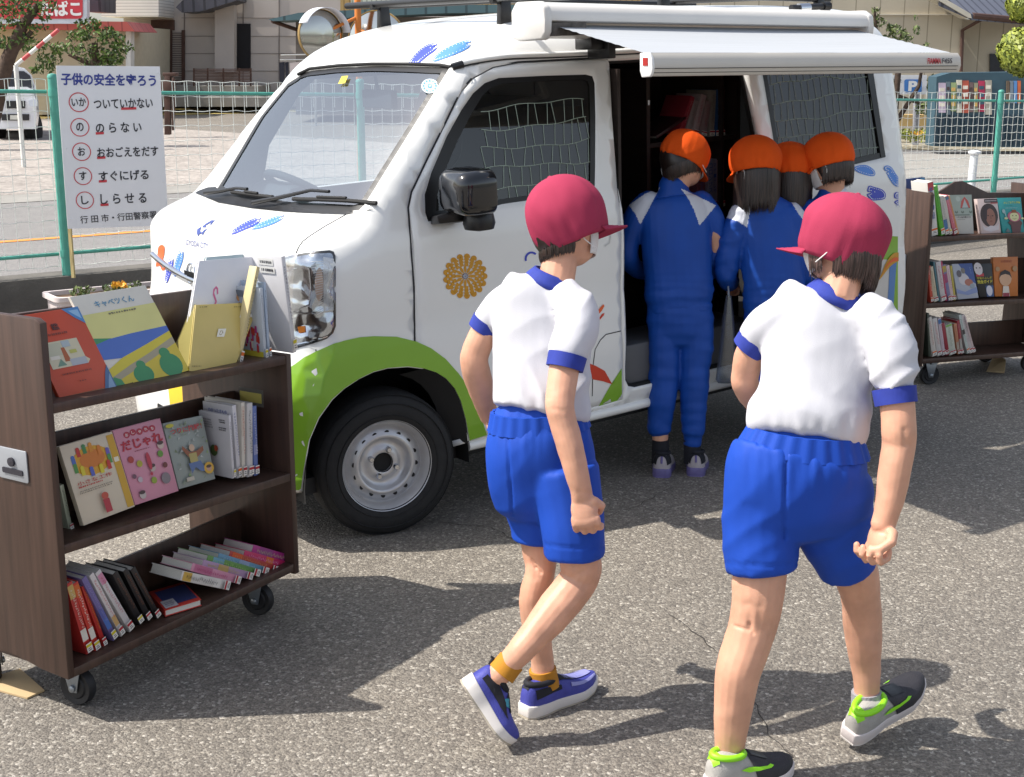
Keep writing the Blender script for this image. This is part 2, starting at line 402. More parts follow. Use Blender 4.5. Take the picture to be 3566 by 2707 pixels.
# ================================================================== safety sign wired to the fence
M_sign = mat('sign enamel', '#dfe0e4', .45, var=.03, scale=3); M_sblue = mat('sign blue letters', '#33408e', .6, var=.1); M_sblk = mat('sign dark letters', '#2b2b33', .6, var=.1); M_sred = mat('sign red ring', '#c23a44', .6, var=.08); M_batten = mat('weathered batten', '#b3a271', .8, var=.2, stretch=(20, 20, 1))
sd = 8.12
tl, tr, br, bl = PD(195, 229, sd), PD(556, 232, sd+.22), PD(582, 787, sd+.22), PD(236, 797, sd)
SU = (tr-tl); SWd = SU.length; SU.normalize(); SVv = (tl-bl); SHt = SVv.length; SVv.normalize(); SN = SU.cross(SVv).normalized()
if SN.dot(FHv) > 0: SN = -SN
sign = thing('safety_sign', 'tall white board of Japanese child safety rules with red rings on the fence', 'sign', bl)
m = MB(); m.prism([(0, 0), (SWd, 0), (SWd, SHt), (0, SHt)], bl+SN*.006, SU, SVv, -.012 if SU.cross(SVv).dot(SN) > 0 else .012)
for a, c in ((.03, .97), (.975, .96), (.04, .5), (.965, .52), (.04, .06), (.35, .025), (.72, .025), (.97, .28)):
    m.lathe([(.005, 0), (.004, .002), (0, .003)], bl+SU*SWd*a+SVv*SHt*c+SN*.006, SN, 8)
m.build('board', M_sign, sign)
def SPX(px, py):            # photo pixel -> (u, v) on the board
    d = ray(px, py); n = np.array(SN); t = ((np.array(bl)-CAM)@n)/(d@n); X = Vector(CAM+d*t)-bl; return X.dot(SU), X.dot(SVv)
def sign_text(mb, s, x0, x1, yc, h, bold=.02):
    (u0, v0), (u1, v1) = SPX(x0, yc[0]), SPX(x1, yc[1]); dirv = (SU*(u1-u0)+SVv*(v1-v0)); L_ = dirv.length; dirv.normalize()
    up = SN.cross(dirv) if SN.cross(dirv).dot(SVv) > 0 else -SN.cross(dirv)
    hh = SPX(x0, yc[0]-h/2)[1]-SPX(x0, yc[0]+h/2)[1]
    put_text(mb, s, bl+SU*(u0+u1)/2+SVv*(v0+v1)/2+SN*.0085, dirv, up, hh, L_, bold)
m = MB(); sign_text(m, '子供の安全を守ろう', 217, 547, (275, 278), 44, .03); m.build('heading', M_sblue, sign, fixn=False)
m = MB(); mr = MB()
rows = [('いか', 278, 356, 'ついていかない', 330, 535, (361, 356), 425, 478, 377, 62), ('の', 281, 443, 'の ら な い', 336, 495, (445, 440), 336, 364, 464, 58),
        ('お', 286, 528, 'おおごえをだす', 340, 553, (531, 522), 340, 369, 549, 58), ('す', 290, 613, 'すぐにげる', 345, 518, (614, 605), 345, 373, 631, 56), ('し', 296, 697, 'し ら せ る', 350, 510, (693, 686), 350, 378, 713, 55)]
for i, (r, cx, cy, s, x0, x1, yc, u0, u1, uy, dia) in enumerate(rows):
    sign_text(m, s, x0, x1, yc, 36); w_ = 50 if i == 0 else 26
    sign_text(m, r, cx-w_/2, cx+w_/2, (cy, cy-2), 30)
    (a0, b0) = SPX(cx, cy); R_ = abs(SPX(cx+dia/2+4, cy)[0]-a0); n = 40
    mr = MB(); mr.add([bl+SU*(a0+cos(2*pi*j/n)*rr)+SVv*(b0+sin(2*pi*j/n)*rr)+SN*.0085 for rr in (R_, R_*.90) for j in range(n)], [(j, (j+1) % n, n+(j+1) % n, n+j) for j in range(n)])
    mr.build('ring', M_sred, sign, fixn=False); mr = MB()
    A, B = SPX(u0, uy), SPX(u1, uy-2); hh = .007
    mr.add([bl+SU*q[0]+SVv*(q[1]+e)+SN*.0085 for q, e in ((A, -hh), (B, -hh), (B, hh), (A, hh))], [(0, 1, 2, 3)]); mr.build('underline', M_sred, sign, fixn=False)
    m.build('lettering', M_sblk, sign, fixn=False); m = MB()
sign_text(m, '行 田 市・行田警察署', 279, 545, (765, 744), 27, .01)
m.build('lettering', M_sblk, sign, fixn=False)
m = MB(); a = PD(243, 795, sd+.03); m.tube([PD(203, 235, sd+.04), a, PD(256, 968, sd+.0)], .013, 4); m.build('batten', M_batten, sign)

# ================================================================== foliage
def leaf_mat(name, c0, c1):
    m = bpy.data.materials.new(name); m.use_nodes = True; nt = m.node_tree; N = nt.nodes; L = nt.links; b_ = N['Principled BSDF']
    ge = N.new('ShaderNodeNewGeometry'); r = N.new('ShaderNodeValToRGB'); e = r.color_ramp.elements; e[0].color = (*lin(c0), 1); e[1].color = (*lin(c1), 1)
    L.new(ge.outputs['Random Per Island'], r.inputs[0]); L.new(r.outputs[0], b_.inputs['Base Color']); b_.inputs['Roughness'].default_value = .55
    return m
def leaf_cloud(mb, c, rad, n, size, seed, up=.4, narrow=.45):
    R = random.Random(seed); c = Vector(c)
    for _ in range(n):
        while True:
            p = Vector((R.uniform(-1, 1), R.uniform(-1, 1), R.uniform(-1, 1)))
            if .35 < p.length < 1: break
        q = Vector((p.x*rad[0], p.y*rad[1], p.z*rad[2]))+c
        t = Vector((R.gauss(0, 1), R.gauss(0, 1), R.gauss(0, 1)+up)).normalized(); n_ = t.cross(Vector((R.gauss(0, 1), R.gauss(0, 1), R.gauss(0, 1)))).normalized()
        s = size*R.uniform(.6, 1.3)
        mb.add([q-n_*s*narrow*.5, q+t*s*.5-n_*0, q+n_*s*narrow*.5, q-t*s*.5], [(0, 1, 2, 3)])
M_pine = leaf_mat('pine needles', '#25380f', '#5f7a30'); M_bush = leaf_mat('clipped foliage', '#4b5a14', '#9aa23c'); M_leaf = leaf_mat('glossy leaves', '#2c3f1c', '#7d8a52'); M_flow = leaf_mat('pansy petals', '#d98a10', '#f2c84a')
M_bark = mat('bark', '#4a3b30', .9, var=.3, scale=12, bump=.6, bscale=30)
def tree(label, base, trunk, blobs, leaf, size, seed, group=None, dens=1, name='pine_tree'):
    t = thing(name, label, 'tree', base, group=group)
    m = MB()
    for pts, r0, r1 in trunk: m.tube(pts, [r0+(r1-r0)*i/(len(pts)-1) for i in range(len(pts))], 8)
    m.build('trunk', M_bark, t, smooth=60)
    m = MB()
    for i, (c, r) in enumerate(blobs): leaf_cloud(m, c, r, int(dens*200*(r[0]*r[1]*r[2])**.66/(size*size)/9), size, seed+i)
    m.build('crown', leaf, t, fixn=False)
    return t
def blob_px(px, py, d, rx, rz, ry=None):
    k = d/FPX; return (PD(px, py, d), (rx*k, (ry or rx)*k, rz*k))
d = 26
tree('dark pine with a leaning trunk in front of the tobacco sign', G(-40, 470+20), [([PD(-60, 520, d), PD(-10, 330, d), PD(30, 200, d), PD(80, 90, d), PD(130, 20, d)], .20, .07), ([PD(30, 200, d), PD(110, 110, d)], .08, .04)],
     [blob_px(20, 10, d, 75, 42), blob_px(105, 20, d, 55, 40), blob_px(60, 70, d, 50, 28), blob_px(150, 60, d, 28, 16), blob_px(170, 20, d, 35, 18), blob_px(20, 150, d, 50, 22), blob_px(80, 130, d, 45, 26), blob_px(-30, 90, d, 50, 40), blob_px(130, 95, d, 40, 14)], M_pine, .10, 11)
d = 27
tree('low spreading pine with layered pads above the safety sign', G(300, 480), [([PD(330, 470, d), PD(325, 300, d), PD(330, 150, d)], .14, .06), ([PD(325, 230, d), PD(400, 190, d)], .06, .03), ([PD(325, 230, d), PD(240, 190, d)], .06, .03)],
     [blob_px(310, 85, d, 50, 22), blob_px(340, 115, d, 75, 26), blob_px(270, 125, d, 45, 22), blob_px(390, 140, d, 50, 25), blob_px(430, 165, d, 45, 18), blob_px(230, 170, d, 60, 22), blob_px(310, 175, d, 60, 26), blob_px(390, 190, d, 55, 25), blob_px(120, 160, d, 60, 22), blob_px(170, 205, d, 50, 22), blob_px(330, 215, d, 60, 22), blob_px(150, 240, d, 45, 18), blob_px(390, 215, d, 40, 18)], M_pine, .10, 41)

# ================================================================== helpers for the far side of the road
def facade(d):
    """box / polygon makers on a plane facing the camera at horizontal distance d"""
    def q(px, py, dd=0): return PD(px, py, d+dd)
    def slab(mb, x0, y0, x1, y1, th, off=0., mi=0):
        A = [q(x0, y1, off), q(x1, y1, off), q(x1, y0, off), q(x0, y0, off)]
        mb.loft([A, [p+FHv*th for p in A]], mi)
    def poly(mb, P, th, off=0., mi=0):
        A = [q(x, y, off) for x, y in P]; mb.loft([A, [p+FHv*th for p in A]], mi)
    return q, slab, poly
M_hwall = mat('beige panel wall', '#bfb6ae', .85, var=.06, scale=1.2); M_seam = mat('wall seam', '#7d7570', .9)
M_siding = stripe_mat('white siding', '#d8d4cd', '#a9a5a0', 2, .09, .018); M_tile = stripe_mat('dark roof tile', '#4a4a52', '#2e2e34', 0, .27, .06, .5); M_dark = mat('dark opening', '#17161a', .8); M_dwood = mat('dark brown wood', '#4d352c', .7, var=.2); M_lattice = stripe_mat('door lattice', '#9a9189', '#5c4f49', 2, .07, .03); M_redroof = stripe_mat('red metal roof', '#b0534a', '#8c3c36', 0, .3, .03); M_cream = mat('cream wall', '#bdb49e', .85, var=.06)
d = 46.; q, slab, poly = facade(d)
house = thing('tiled_house', 'beige panelled house with dark tiled porch roof and lattice front door', 'house', G(760, 374))
m = MB(); slab(m, 430, -120, 2050, 372, 7.0); m.build('wall', M_hwall, house)
m = MB()
for yy in (62, 126, 186, 247): slab(m, 632, yy, 1180, yy+1.6, .02, -.02)
for xx in (640, 845, 970): slab(m, xx, -40, xx+3, 320, .03, -.03)
m.build('wall_seam', M_seam, house)
m = MB(); slab(m, 353, -160, 552, 58, 2.0, -2.0); m.build('upper_floor', M_siding, house)
m = MB(); poly(m, [(612, 26), (635, 2), (700, -20), (820, -40), (826, 2), (700, 40), (632, 44)], 1.6, -1.7); m.build('porch_roof', M_tile, house)
m = MB(); slab(m, 748, 12, 815, 250, .5, -.52); m.build('porch_pillar', M_hwall, house)
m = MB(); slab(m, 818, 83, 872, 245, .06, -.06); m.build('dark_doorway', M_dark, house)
m = MB(); slab(m, 525, 70, 607, 106, .06, -.10)
for x0 in (525, 588, 632): slab(m, x0, 105, x0+11, 300, .06, -.12)
m.build('door_frame', M_dwood, house)
m = MB(); slab(m, 536, 114, 590, 300, .05, -.06); slab(m, 599, 114, 634, 300, .05, -.06); m.build('front_door', M_lattice, house)
m = MB(); slab(m, 535, 300, 900, 340, 2.2, -2.4); slab(m, 560, 340, 930, 372, 3.2, -3.4); m.build('step', M_conc, house)
m = MB()
for i in range(9): slab(m, 672, 240+i*5.2, 876, 243+i*5.2, .04, -2.6)
for x0 in (672, 720, 775, 830, 870): slab(m, x0, 238, x0+5, 300, .06, -2.55)
tag(m.build('porch_fence', M_dwood), 'brown slatted wooden screen on the porch of the beige house', 'fence')
d = 30.; q, slab, poly = facade(d)
m = MB(); slab(m, 572, 258, 592, 470, .15); slab(m, 598, 270, 606, 455, .1); slab(m, 566, 254, 612, 266, .3); slab(m, 560, 285, 604, 330, .25, -.1)
tag(m.build('garden_gatepost', M_dwood, bevel=.01), 'dark wooden gatepost beside the right edge of the safety sign', 'post')
# tobacco shop
d = 40.; q, slab, poly = facade(d)
shop = thing('tobacco_shop', 'small shop with a faded red metal roof behind the pines', 'shop', G(230, 405))
m = MB(); slab(m, -160, 92, 445, 400, 5.0, .6); m.build('wall', M_cream, shop)
m = MB(); poly(m, [(-160, 96), (470, 110), (440, 76), (-160, 70)], 2.5, -.6); m.build('roof', M_redroof, shop)
m = MB(); slab(m, 300, -90, 352, 42, 1.5, .3); m.build('upper_roof', M_tile, shop)
m = MB(); slab(m, 438, 90, 455, 330, .4, .1); m.build('corner_post', mat('white post', '#d8d8d4', .6), shop)
d = 39.; q, slab, poly = facade(d)
ts = thing('tobacco_sign', 'white signboard with a red panel reading tobacco in Japanese', 'sign', q(160, 85))
m = MB(); slab(m, -120, -70, 303, 83, .25); m.build('board', mat('pale sign board', '#ccd0d8', .5), ts)
m = MB(); P = rrect(-60, -110, 288, 66, 14); A = [q(x, y, -.02) for x, y in P]; m.add(A, [tuple(range(len(A)))]); m.build('red_panel', mat('sign red', '#c33440', .5), ts)
m = MB(); put_text(m, 'たばこ', q(210, 30, -.04), RTv, UPZ, (50)*d/FPX, (138)*d/FPX, .04); m.build('lettering', mat('white letters', '#e8e8e6', .5), ts, fixn=False)
# long low building with a teal roof
d = 36.; q, slab, poly = facade(d)
lb = thing('low_building', 'long low building with a teal metal roof and tan wall above', 'building', G(1500, 400))
m = MB(); slab(m, 1030, 60, 2300, 400, 4.5, 1.0); m.build('wall', mat('brown grey wall', '#6d6661', .85, var=.15, scale=1), lb)
m = MB(); poly(m, [(935, 68), (1040, 45), (1560, 18), (2300, 12), (2300, 40), (1560, 46), (950, 74)], 2.0, -.6); m.build('roof', stripe_mat('teal metal roof', '#4e6a70', '#35494e', 0, .4, .05), lb)
m = MB(); slab(m, 1185, -140, 2320, 46, 3.0, 1.4); m.build('upper_wall', stripe_mat('tan corrugated wall', '#b58f58', '#94713f', 0, .12, .03), lb)
m = MB(); slab(m, 1222, -20, 1462, 24, .1, 1.25); m.build('shutter', stripe_mat('pale shutter', '#c9c6b4', '#9a9786', 0, .1, .03), lb)
m = MB(); m.tube([q(948, 74, -.4), q(1010, 96, .4), q(1040, 106, 1.0)], .05, 6); m.build('bracket', M_dwood, lb)
m = MB(); poly(m, [(2020, 38), (2330, 30), (2760, -40), (2080, -60)], 4.0, 2.0); m.build('ribbed_roof', stripe_mat('ribbed grey roof', '#8f8884', '#4c4744', 0, .38, .07), lb)
# laundry pole
d = 32.; q, slab, poly = facade(d)
lp = thing('laundry_rack', 'outdoor laundry rack with dark and pale clothes beside the house', 'laundry rack', G(1020, 440))
m = MB(); m.tube([q(978, 193), q(1120, 190)], .02, 6); m.tube([q(975, 210), q(1115, 208)], .02, 6); m.tube([q(1100, 180), q(1100, 440)], .03, 6); m.build('pole', mat('steel pole', '#a9a9a6', .35, .8), lp, smooth=50)
m = MB()
for x0, x1, y1 in ((972, 990, 292), (992, 1004, 275)): poly(m, [(x0, 218), (x1, 216), (x1+1, y1), (x0+2, y1-4)], .06)
tag(m.build('dark_clothes', mat('navy cloth', '#24252f', .9)), 'dark trousers hanging on the laundry rack', 'clothes')
m = MB(); poly(m, [(1009, 220), (1050, 215), (1048, 300), (1012, 300)], .06); tag(m.build('pale_towel', mat('pale cloth', '#cdc0bb', .9)), 'pale towel hanging on the laundry rack', 'towel')
# convex mirrors on an orange pole
d = 17.5; q, slab, poly = facade(d)
tm_ = thing('traffic_mirror', 'pair of round orange rimmed traffic mirrors on an orange pole', 'traffic mirror', G(1250, 670))
M_or = mat('orange enamel', '#c9762c', .45, var=.08)
m = MB(); m.tube([q(1258, 670), q(1243, -120)], .04, 14); m.build('pole', M_or, tm_, smooth=40)
M_mir = mat('mirror steel', '#b9b9b4', .12, 1.0, var=.02); M_hood = mat('white mirror hood', '#d9dbe2', .4)
for (cx, cy, r, ax) in ((1118, 122, 84, (RTv*.62-FHv*.78)), (1312, 146, 105, (-RTv*.25-FHv*.97))):
    c = q(cx, cy, -.25 if cx < 1200 else .16); ax = ax.normalized(); R_ = r*d/FPX
    m = MB(); m.lathe([(0, .05), (R_*.4, .045), (R_*.75, .025), (R_*.97, 0)], c, ax, 36); m.build('mirror', M_mir, tm_, smooth=60)
    m = MB(); m.lathe([(R_*.965, .008), (R_*1.0, .008), (R_*1.01, -.03), (R_*.96, -.05), (R_*.3, -.09), (0, -.09)], c, ax, 36); m.build('rim', mat('ochre rim', '#8f7440', .5), tm_, smooth=40)
    if cx < 1200:
        m = MB(); n = 18; a = ax.cross(UPZ).normalized(); u_ = a.cross(ax); V = []
        for j in range(n+1):
            t = radians(25+150*j/n); e = a*cos(t)+u_*sin(t)
            V += [c+e*R_*1.05-ax*.02, c+e*R_*1.05+ax*.17]
        m.add(V, [(2*j, 2*j+2, 2*j+3, 2*j+1) for j in range(n)]); ho = m.build('hood', M_hood, tm_, smooth=60); md = ho.modifiers.new('t', 'SOLIDIFY'); md.thickness = .006
m = MB(); m.tube([q(1245, 60), q(1180, 90, -.15), q(1130, 115, -.2)], .02, 8); m.tube([q(1245, 100), q(1290, 125, -.1)], .02, 8); m.build('bracket', M_or, tm_)
# white and red barrier pole
d = 22.; q, slab, poly = facade(d)
m = MB(); A, B = q(55, 228), q(204, 104)
for j in range(6): m.tube([A.lerp(B, j/6), A.lerp(B, (j+1)/6)], .03, 10, mi=j % 2)
m.tube([A, A-UPZ*(1.6)], .035, 10, mi=0)
tag(m.build('barrier_pole', [mat('white pole paint', '#d5d5d0', .4), mat('red pole paint', '#b8484a', .5)], smooth=40), 'slanting red and white striped barrier arm by the parked car', 'barrier')
# parked white car seen from the front, far left
d = 29.; q, slab, poly = facade(d)
M_cw = mat('white car paint', '#d9dbe0', .25, coat=.6, var=.02); M_cg = mat('dark car glass', '#2b2f38', .12, var=.1); M_blk = mat('black plastic', '#1b1b1d', .5, var=.15); M_tyre = mat('tyre rubber', '#1d1d1e', .85, var=.15, bump=.2)
car = thing('parked_car', 'white parked car facing the road behind the far left fence', 'car', G(75, 478))
m = MB(); s_ = d/FPX
def ring(off, P): return [q(x, y, off) for x, y in P]
body = [(-28, 450), (-34, 400), (-30, 350), (-20, 318), (30, 303), (95, 303), (122, 316), (134, 350), (136, 400), (130, 450)]
m.loft([ring(0, [(75+(x-52)*.9-23, y+6 if y < 330 else y) for x, y in body]), ring(.25, body), ring(3.6, body), ring(3.9, [(52+(x-52)*.9, y) for x, y in body])]); m.build('body', M_cw, car, smooth=45)
m = MB(); cab = [(-22, 312), (-8, 262), (15, 236), (50, 230), (85, 238), (110, 262), (126, 312)]
m.loft([ring(.9, cab), ring(1.6, [(52+(x-52)*.93, 230+(y-230)*.98) for x, y in cab]), ring(3.5, [(52+(x-52)*.93, 230+(y-230)*1.0) for x, y in cab])]); m.build('cabin', M_cw, car, smooth=45)
m = MB(); poly(m, [(-12, 306), (2, 264), (22, 248), (82, 248), (104, 264), (116, 306)], .02, .86); m.build('windscreen', M_cg, car)
for x in (-22, 100): m = MB(); poly(m, rrect(x, 348, x+30, 372, 8), .03, -.04); m.build('headlight', mat('lamp lens', '#c6ccd6', .1), car)
m = MB(); slab(m, 20, 352, 86, 378, .03, -.04); slab(m, 5, 398, 100, 420, .03, -.03); m.build('grille', M_blk, car)
m = MB(); slab(m, 35, 402, 70, 417, .02, -.05); m.build('number_plate', mat('plate', '#c9c9c0', .5), car)
for x in (-20, 108): m = MB(); c = q(x+8, 448, .8); m.lathe([(.0, -.1), (.3, -.1), (.32, -.05), (.32, .08), (.3, .1), (0, .1)], c, RTv, 20); m.build('wheel', M_tyre, car, smooth=40)
# ------------------------------------------------------------------ right side beyond the fence
d = 31.; q, slab, poly = facade(d)
rh = thing('sided_house', 'cream sided house with a dark tiled gable roof on the right', 'house', G(2900, 470))
M_vs = stripe_mat('cream vertical siding', '#b5ab97', '#8f8674', 0, .42, .02)
m = MB(); poly(m, [(2250, 470), (2250, 60), (2640, -260), (3110, -90), (3350, 60), (3350, 470)], 6.0); m.build('gable_wall', M_vs, rh)
m = MB(); poly(m, [(3350, 470), (3350, 66), (3700, 95), (3700, 470)], 5., .9); m.build('side_wall', M_vs, rh)
m = MB(); A = [q(3270, 0, -.9), q(3385, 50, -.9), q(3700, 78, .4), q(3700, -120, 3), q(3230, -120, 3)]
m.loft([A, [p-UPZ*.12 for p in A]]); m.build('roof', stripe_mat('blue grey tile', '#5d606c', '#3a3c46', 0, .24, .05, .45), rh)
m = MB(); poly(m, [(3230, -40), (3380, 48), (3384, 64), (3372, 62), (3222, -26)], .6, -.95); m.build('barge_board', mat('pale board', '#c3bdae', .7), rh)
m = MB(); m.tube([q(3385, 56, -.85), q(3700, 84, .3)], .07, 8); m.tube([q(3415, 70, -.6), q(3352, 106, -.05), q(3346, 250, -.05)], .04, 8); m.build('gutter', M_dwood, rh)
m = MB(); slab(m, 3448, 188, 3500, 260, .05, .84); m.build('window', M_cg, rh)
m = MB(); slab(m, 3060, 50, 3340, 53, .05, -.05); m.build('conduit', mat('pale pipe', '#c9c3b4', .6), rh)
# parking sign
d = 27.; q, slab, poly = facade(d)
ps = thing('parking_sign', 'white and blue parking sign with a P on a grey pole', 'sign', G(3190, 500))
m = MB(); m.tube([q(3188, 505), q(3192, 320)], .06, 12); m.build('pole', mat('galvanised pole', '#a9a9b2', .4, .5), ps, smooth=40)
m = MB(); slab(m, 3040, 262, 3228, 329, .05, -.12); m.build('board', mat('white board', '#dcdde0', .5), ps)
m = MB(); A = [q(x, y, -.13) for x, y in rrect(3149, 277, 3210, 323, 8)]; m.add(A, [tuple(range(len(A)))]); m.build('blue_panel', mat('parking blue', '#4a80c4', .5), ps)
m = MB(); put_text(m, 'P', q(3179, 300, -.14), RTv, UPZ, 34*d/FPX, 30*d/FPX, .05); m.build('letter', mat('white letters', '#e8e8e6', .5), ps, fixn=False)
m = MB(); put_text(m, '3612', q(3117, 282, -.14), RTv, UPZ, 11*d/FPX, 46*d/FPX, .01); m.build('number', mat('grey letters', '#7c8792', .5), ps, fixn=False)
m = MB(); A = [q(x, y, -.13) for x, y in ((3060, 300), (3127, 300), (3127, 314), (3060, 314))]; m.add(A, [(0, 1, 2, 3)]); m.build('red_stripe', mat('sign red', '#c33440', .5), ps)
# teal display board with posters
d = 25.; q, slab, poly = facade(d)
db = thing('display_board', 'dark teal roadside display board with rows of colourful posters', 'display board', G(3400, 505))
m = MB(); poly(m, [(3250, 510), (3262, 268), (3310, 254), (3640, 250), (3640, 515)], .5); m.build('panel', mat('dark teal panel', '#35505c', .6, var=.1), db)
m = MB()
for x0 in range(3256, 3640, 13): slab(m, x0, 402, x0+5, 508, .04, -.03)
m.build('slats', mat('dark slats', '#1f3240', .6), db)
R = random.Random(5); pc = ['#b9a9ba', '#5b6a72', '#8a9a6c', '#c8c3b0', '#a8503c', '#6d5a58', '#8b8a72', '#a82f4e', '#b0aa9c']
x = 3270
for i in range(9):
    w_ = R.choice((16, 20, 26, 24)); y0 = 284+R.randint(-6, 6)
    m = MB(); slab(m, x, y0, x+w_-2, 396+R.randint(-8, 6), .02, -.03, 0)
    for j in range(3): slab(m, x+2, y0+18+j*26, x+w_-5, y0+30+j*26, .01, -.036, 1)
    m.build('poster', [mat('poster %d' % i, pc[i], .6, var=.3, scale=4), mat('poster ink %d' % (i % 4), ['#d8d0c0', '#4a3a3a', '#c8a05a', '#3f5a6a'][i % 4], .6, var=.3, scale=6)], db); x += w_
for i, c in enumerate(('#6a5a4a', '#7a8690', '#5d8dc4', '#c9683c')):
    m = MB(); slab(m, 3505+i*13, 282, 3516+i*13, 360, .02, -.03); m.build('poster', mat('end poster %d' % i, c, .6, var=.2), db)
# planting bed and kerb
d = 26.5; q, slab, poly = facade(d)
M_bed = speckle_mat('planting bed soil', '#5f5a4a', '#a8a08c', 9)
sheet('planting_bed', [G(3000, 520), G(3700, 535), G(3700, 490), G(3000, 490)], .02, M_bed)
sheet('parking_apron', [G(2700, 640), G(3800, 610), G(3800, 540), G(2700, 540)], .012, M_conc)
m = MB(); slab(m, 3070, 400, 3262, 440, .3, 1.5); tag(m.build('planter_kerb', mat('tan kerb', '#b59a68', .8)), 'tan kerb behind the flower bed under the parking sign', 'kerb')
m = MB()
for i in range(14): leaf_cloud(m, q(3085+i*13, 470+8*sin(i*2), .3*sin(i)), (.12, .12, .10), 60, .06, 300+i)
t = thing('flower_bed', 'green and yellow flower bed under the parking sign', 'flower bed', G(3150, 480)); m.build('leaves', M_bush, t, fixn=False)
m = MB()
for i in range(10): leaf_cloud(m, q(3165+i*7, 466+6*sin(i*3), -.1), (.08, .08, .04), 8, .05, 400+i)
m.build('flowers', M_flow, t, fixn=False)
d = 25.8
tree('young leafy tree with sparse glossy leaves behind the awning', G(3135, 505), [([PD(3118, 505, d), PD(3112, 400, d), PD(3128, 250, d), PD(3140, 120, d)], .10, .03), ([PD(3118, 380, d), PD(3050, 100, d), PD(3045, 30, d)], .05, .02), ([PD(3125, 420, d), PD(3200, 300, d), PD(3222, 170, d)], .05, .02), ([PD(3112, 330, d), PD(3230, 370, d)], .04, .02)],
     [blob_px(3048, 40, d, 17, 24), blob_px(3042, 75, d, 15, 30), blob_px(3068, 78, d, 18, 17), blob_px(3125, 120, d, 42, 36), blob_px(3108, 100, d, 22, 22), blob_px(3150, 145, d, 30, 24), blob_px(3192, 105, d, 14, 16), blob_px(3190, 62, d, 8, 12), blob_px(3222, 180, d, 22, 16), blob_px(3225, 165, d, 12, 14), blob_px(3248, 290, d, 20, 32), blob_px(3215, 380, d, 30, 26), blob_px(3262, 300, d, 14, 20)], M_leaf, .085, 71, dens=1.2, name='leafy_tree')
d = 17.
tp = thing('topiary_tree', 'cloud pruned evergreen with round clipped pads at the right edge', 'tree', G(3600, 640))
m = MB(); m.tube([PD(3640, 660, d), PD(3630, 400, d), PD(3650, 100, d), PD(3640, -60, d)], [.09, .08, .06, .05], 8); m.tube([PD(3632, 220, d), PD(3570, 190, d)], .03, 8); m.build('trunk', M_bark, tp, smooth=60)
m = MB()
for (px_, py_, rx, rz) in ((3568, 180, 88, 82), (3570, 15, 60, 58), (3660, 440, 70, 70)):
    c = PD(px_, py_, d); k_ = d/FPX
    for j in range(2600):
        R = random.Random(j*7+px_); v = Vector((R.gauss(0, 1), R.gauss(0, 1), R.gauss(0, 1))).normalized(); rr = 1+.10*noise.noise(v*3.1+Vector((px_, 0, 0)))-.12*R.random()**2
        p = c+Vector((v.x*rx, v.y*rx, v.z*rz))*k_*rr; t1 = v.cross(Vector((R.random(), R.random(), R.random()))).normalized(); t2 = (v.cross(t1)+v*R.uniform(-.7, .7)).normalized(); s = .035*R.uniform(.7, 1.4)
        m.add([p-t1*s*.5, p+t2*s, p+t1*s*.5, p-t2*s], [(0, 1, 2, 3)])
    m.lathe([(rx*k_*.86*sin(pi*i/10), -rz*k_*.86*cos(pi*i/10)) for i in range(11)], c, (0, 0, 1), 16)
m.build('crown', M_bush, tp, fixn=False)
d = 15.8
m = MB(); A, B = PD(3378, 690, d), PD(3393, 540, d); m.tube([A, B], .045, 16); m.lathe([(.05, 0), (.07, .02), (.07, .04), (.03, .05), (0, .05)], B, (0, 0, 1), 16)
tag(m.build('pipe_bollard', mat('white bollard', '#dfe0e2', .4), smooth=40), 'white pipe bollard standing behind the right part of the fence', 'bollard')
# planter with flowers by the wall
M_plan = mat('white plastic planter', '#cfc3c0', .55, var=.08); M_soil = mat('potting soil', '#6b5642', .95, var=.3, scale=30, bump=.5)
PLc = G(400, 1030, .36); PLc = Vector(PLc); pu = FD; pw = FN
pl = thing('planter', 'white oblong planter with pansies against the fence wall', 'planter', Vector((PLc.x, PLc.y, 0)), group=None)
def rr_ring(hx, hy, z, r=.05): return [Vector((PLc.x, PLc.y, 0))+pu*a+pw*c+UPZ*z for a, c in rrect(-hx, -hy, hx, hy, r)]
m = MB(); m.loft([rr_ring(.34, .11, 0), rr_ring(.355, .115, .10), rr_ring(.365, .125, .37), rr_ring(.385, .145, .375), rr_ring(.385, .145, .40), rr_ring(.36, .12, .40), rr_ring(.355, .115, .35)], caps=False)
m.build('tub', M_plan, pl, smooth=50)
m = MB(); m.add(rr_ring(.356, .116, .375), [tuple(range(24))]); m.build('soil', M_soil, pl)
m = MB()
for i, a in enumerate((-.22, -.17, -.02, .06, .13, .28, .3)): leaf_cloud(m, Vector((PLc.x, PLc.y, .40))+pu*a, (.05, .05, .035), 46, .035, 500+i)
m.build('leaves', M_leaf, pl, fixn=False)
m = MB()
for i, a in enumerate((.0, .04)): leaf_cloud(m, Vector((PLc.x, PLc.y, .425))+pu*a-pw*.03, (.03, .03, .015), 14, .03, 600+i, narrow=.9)
m.build('flowers', M_flow, pl, fixn=False)
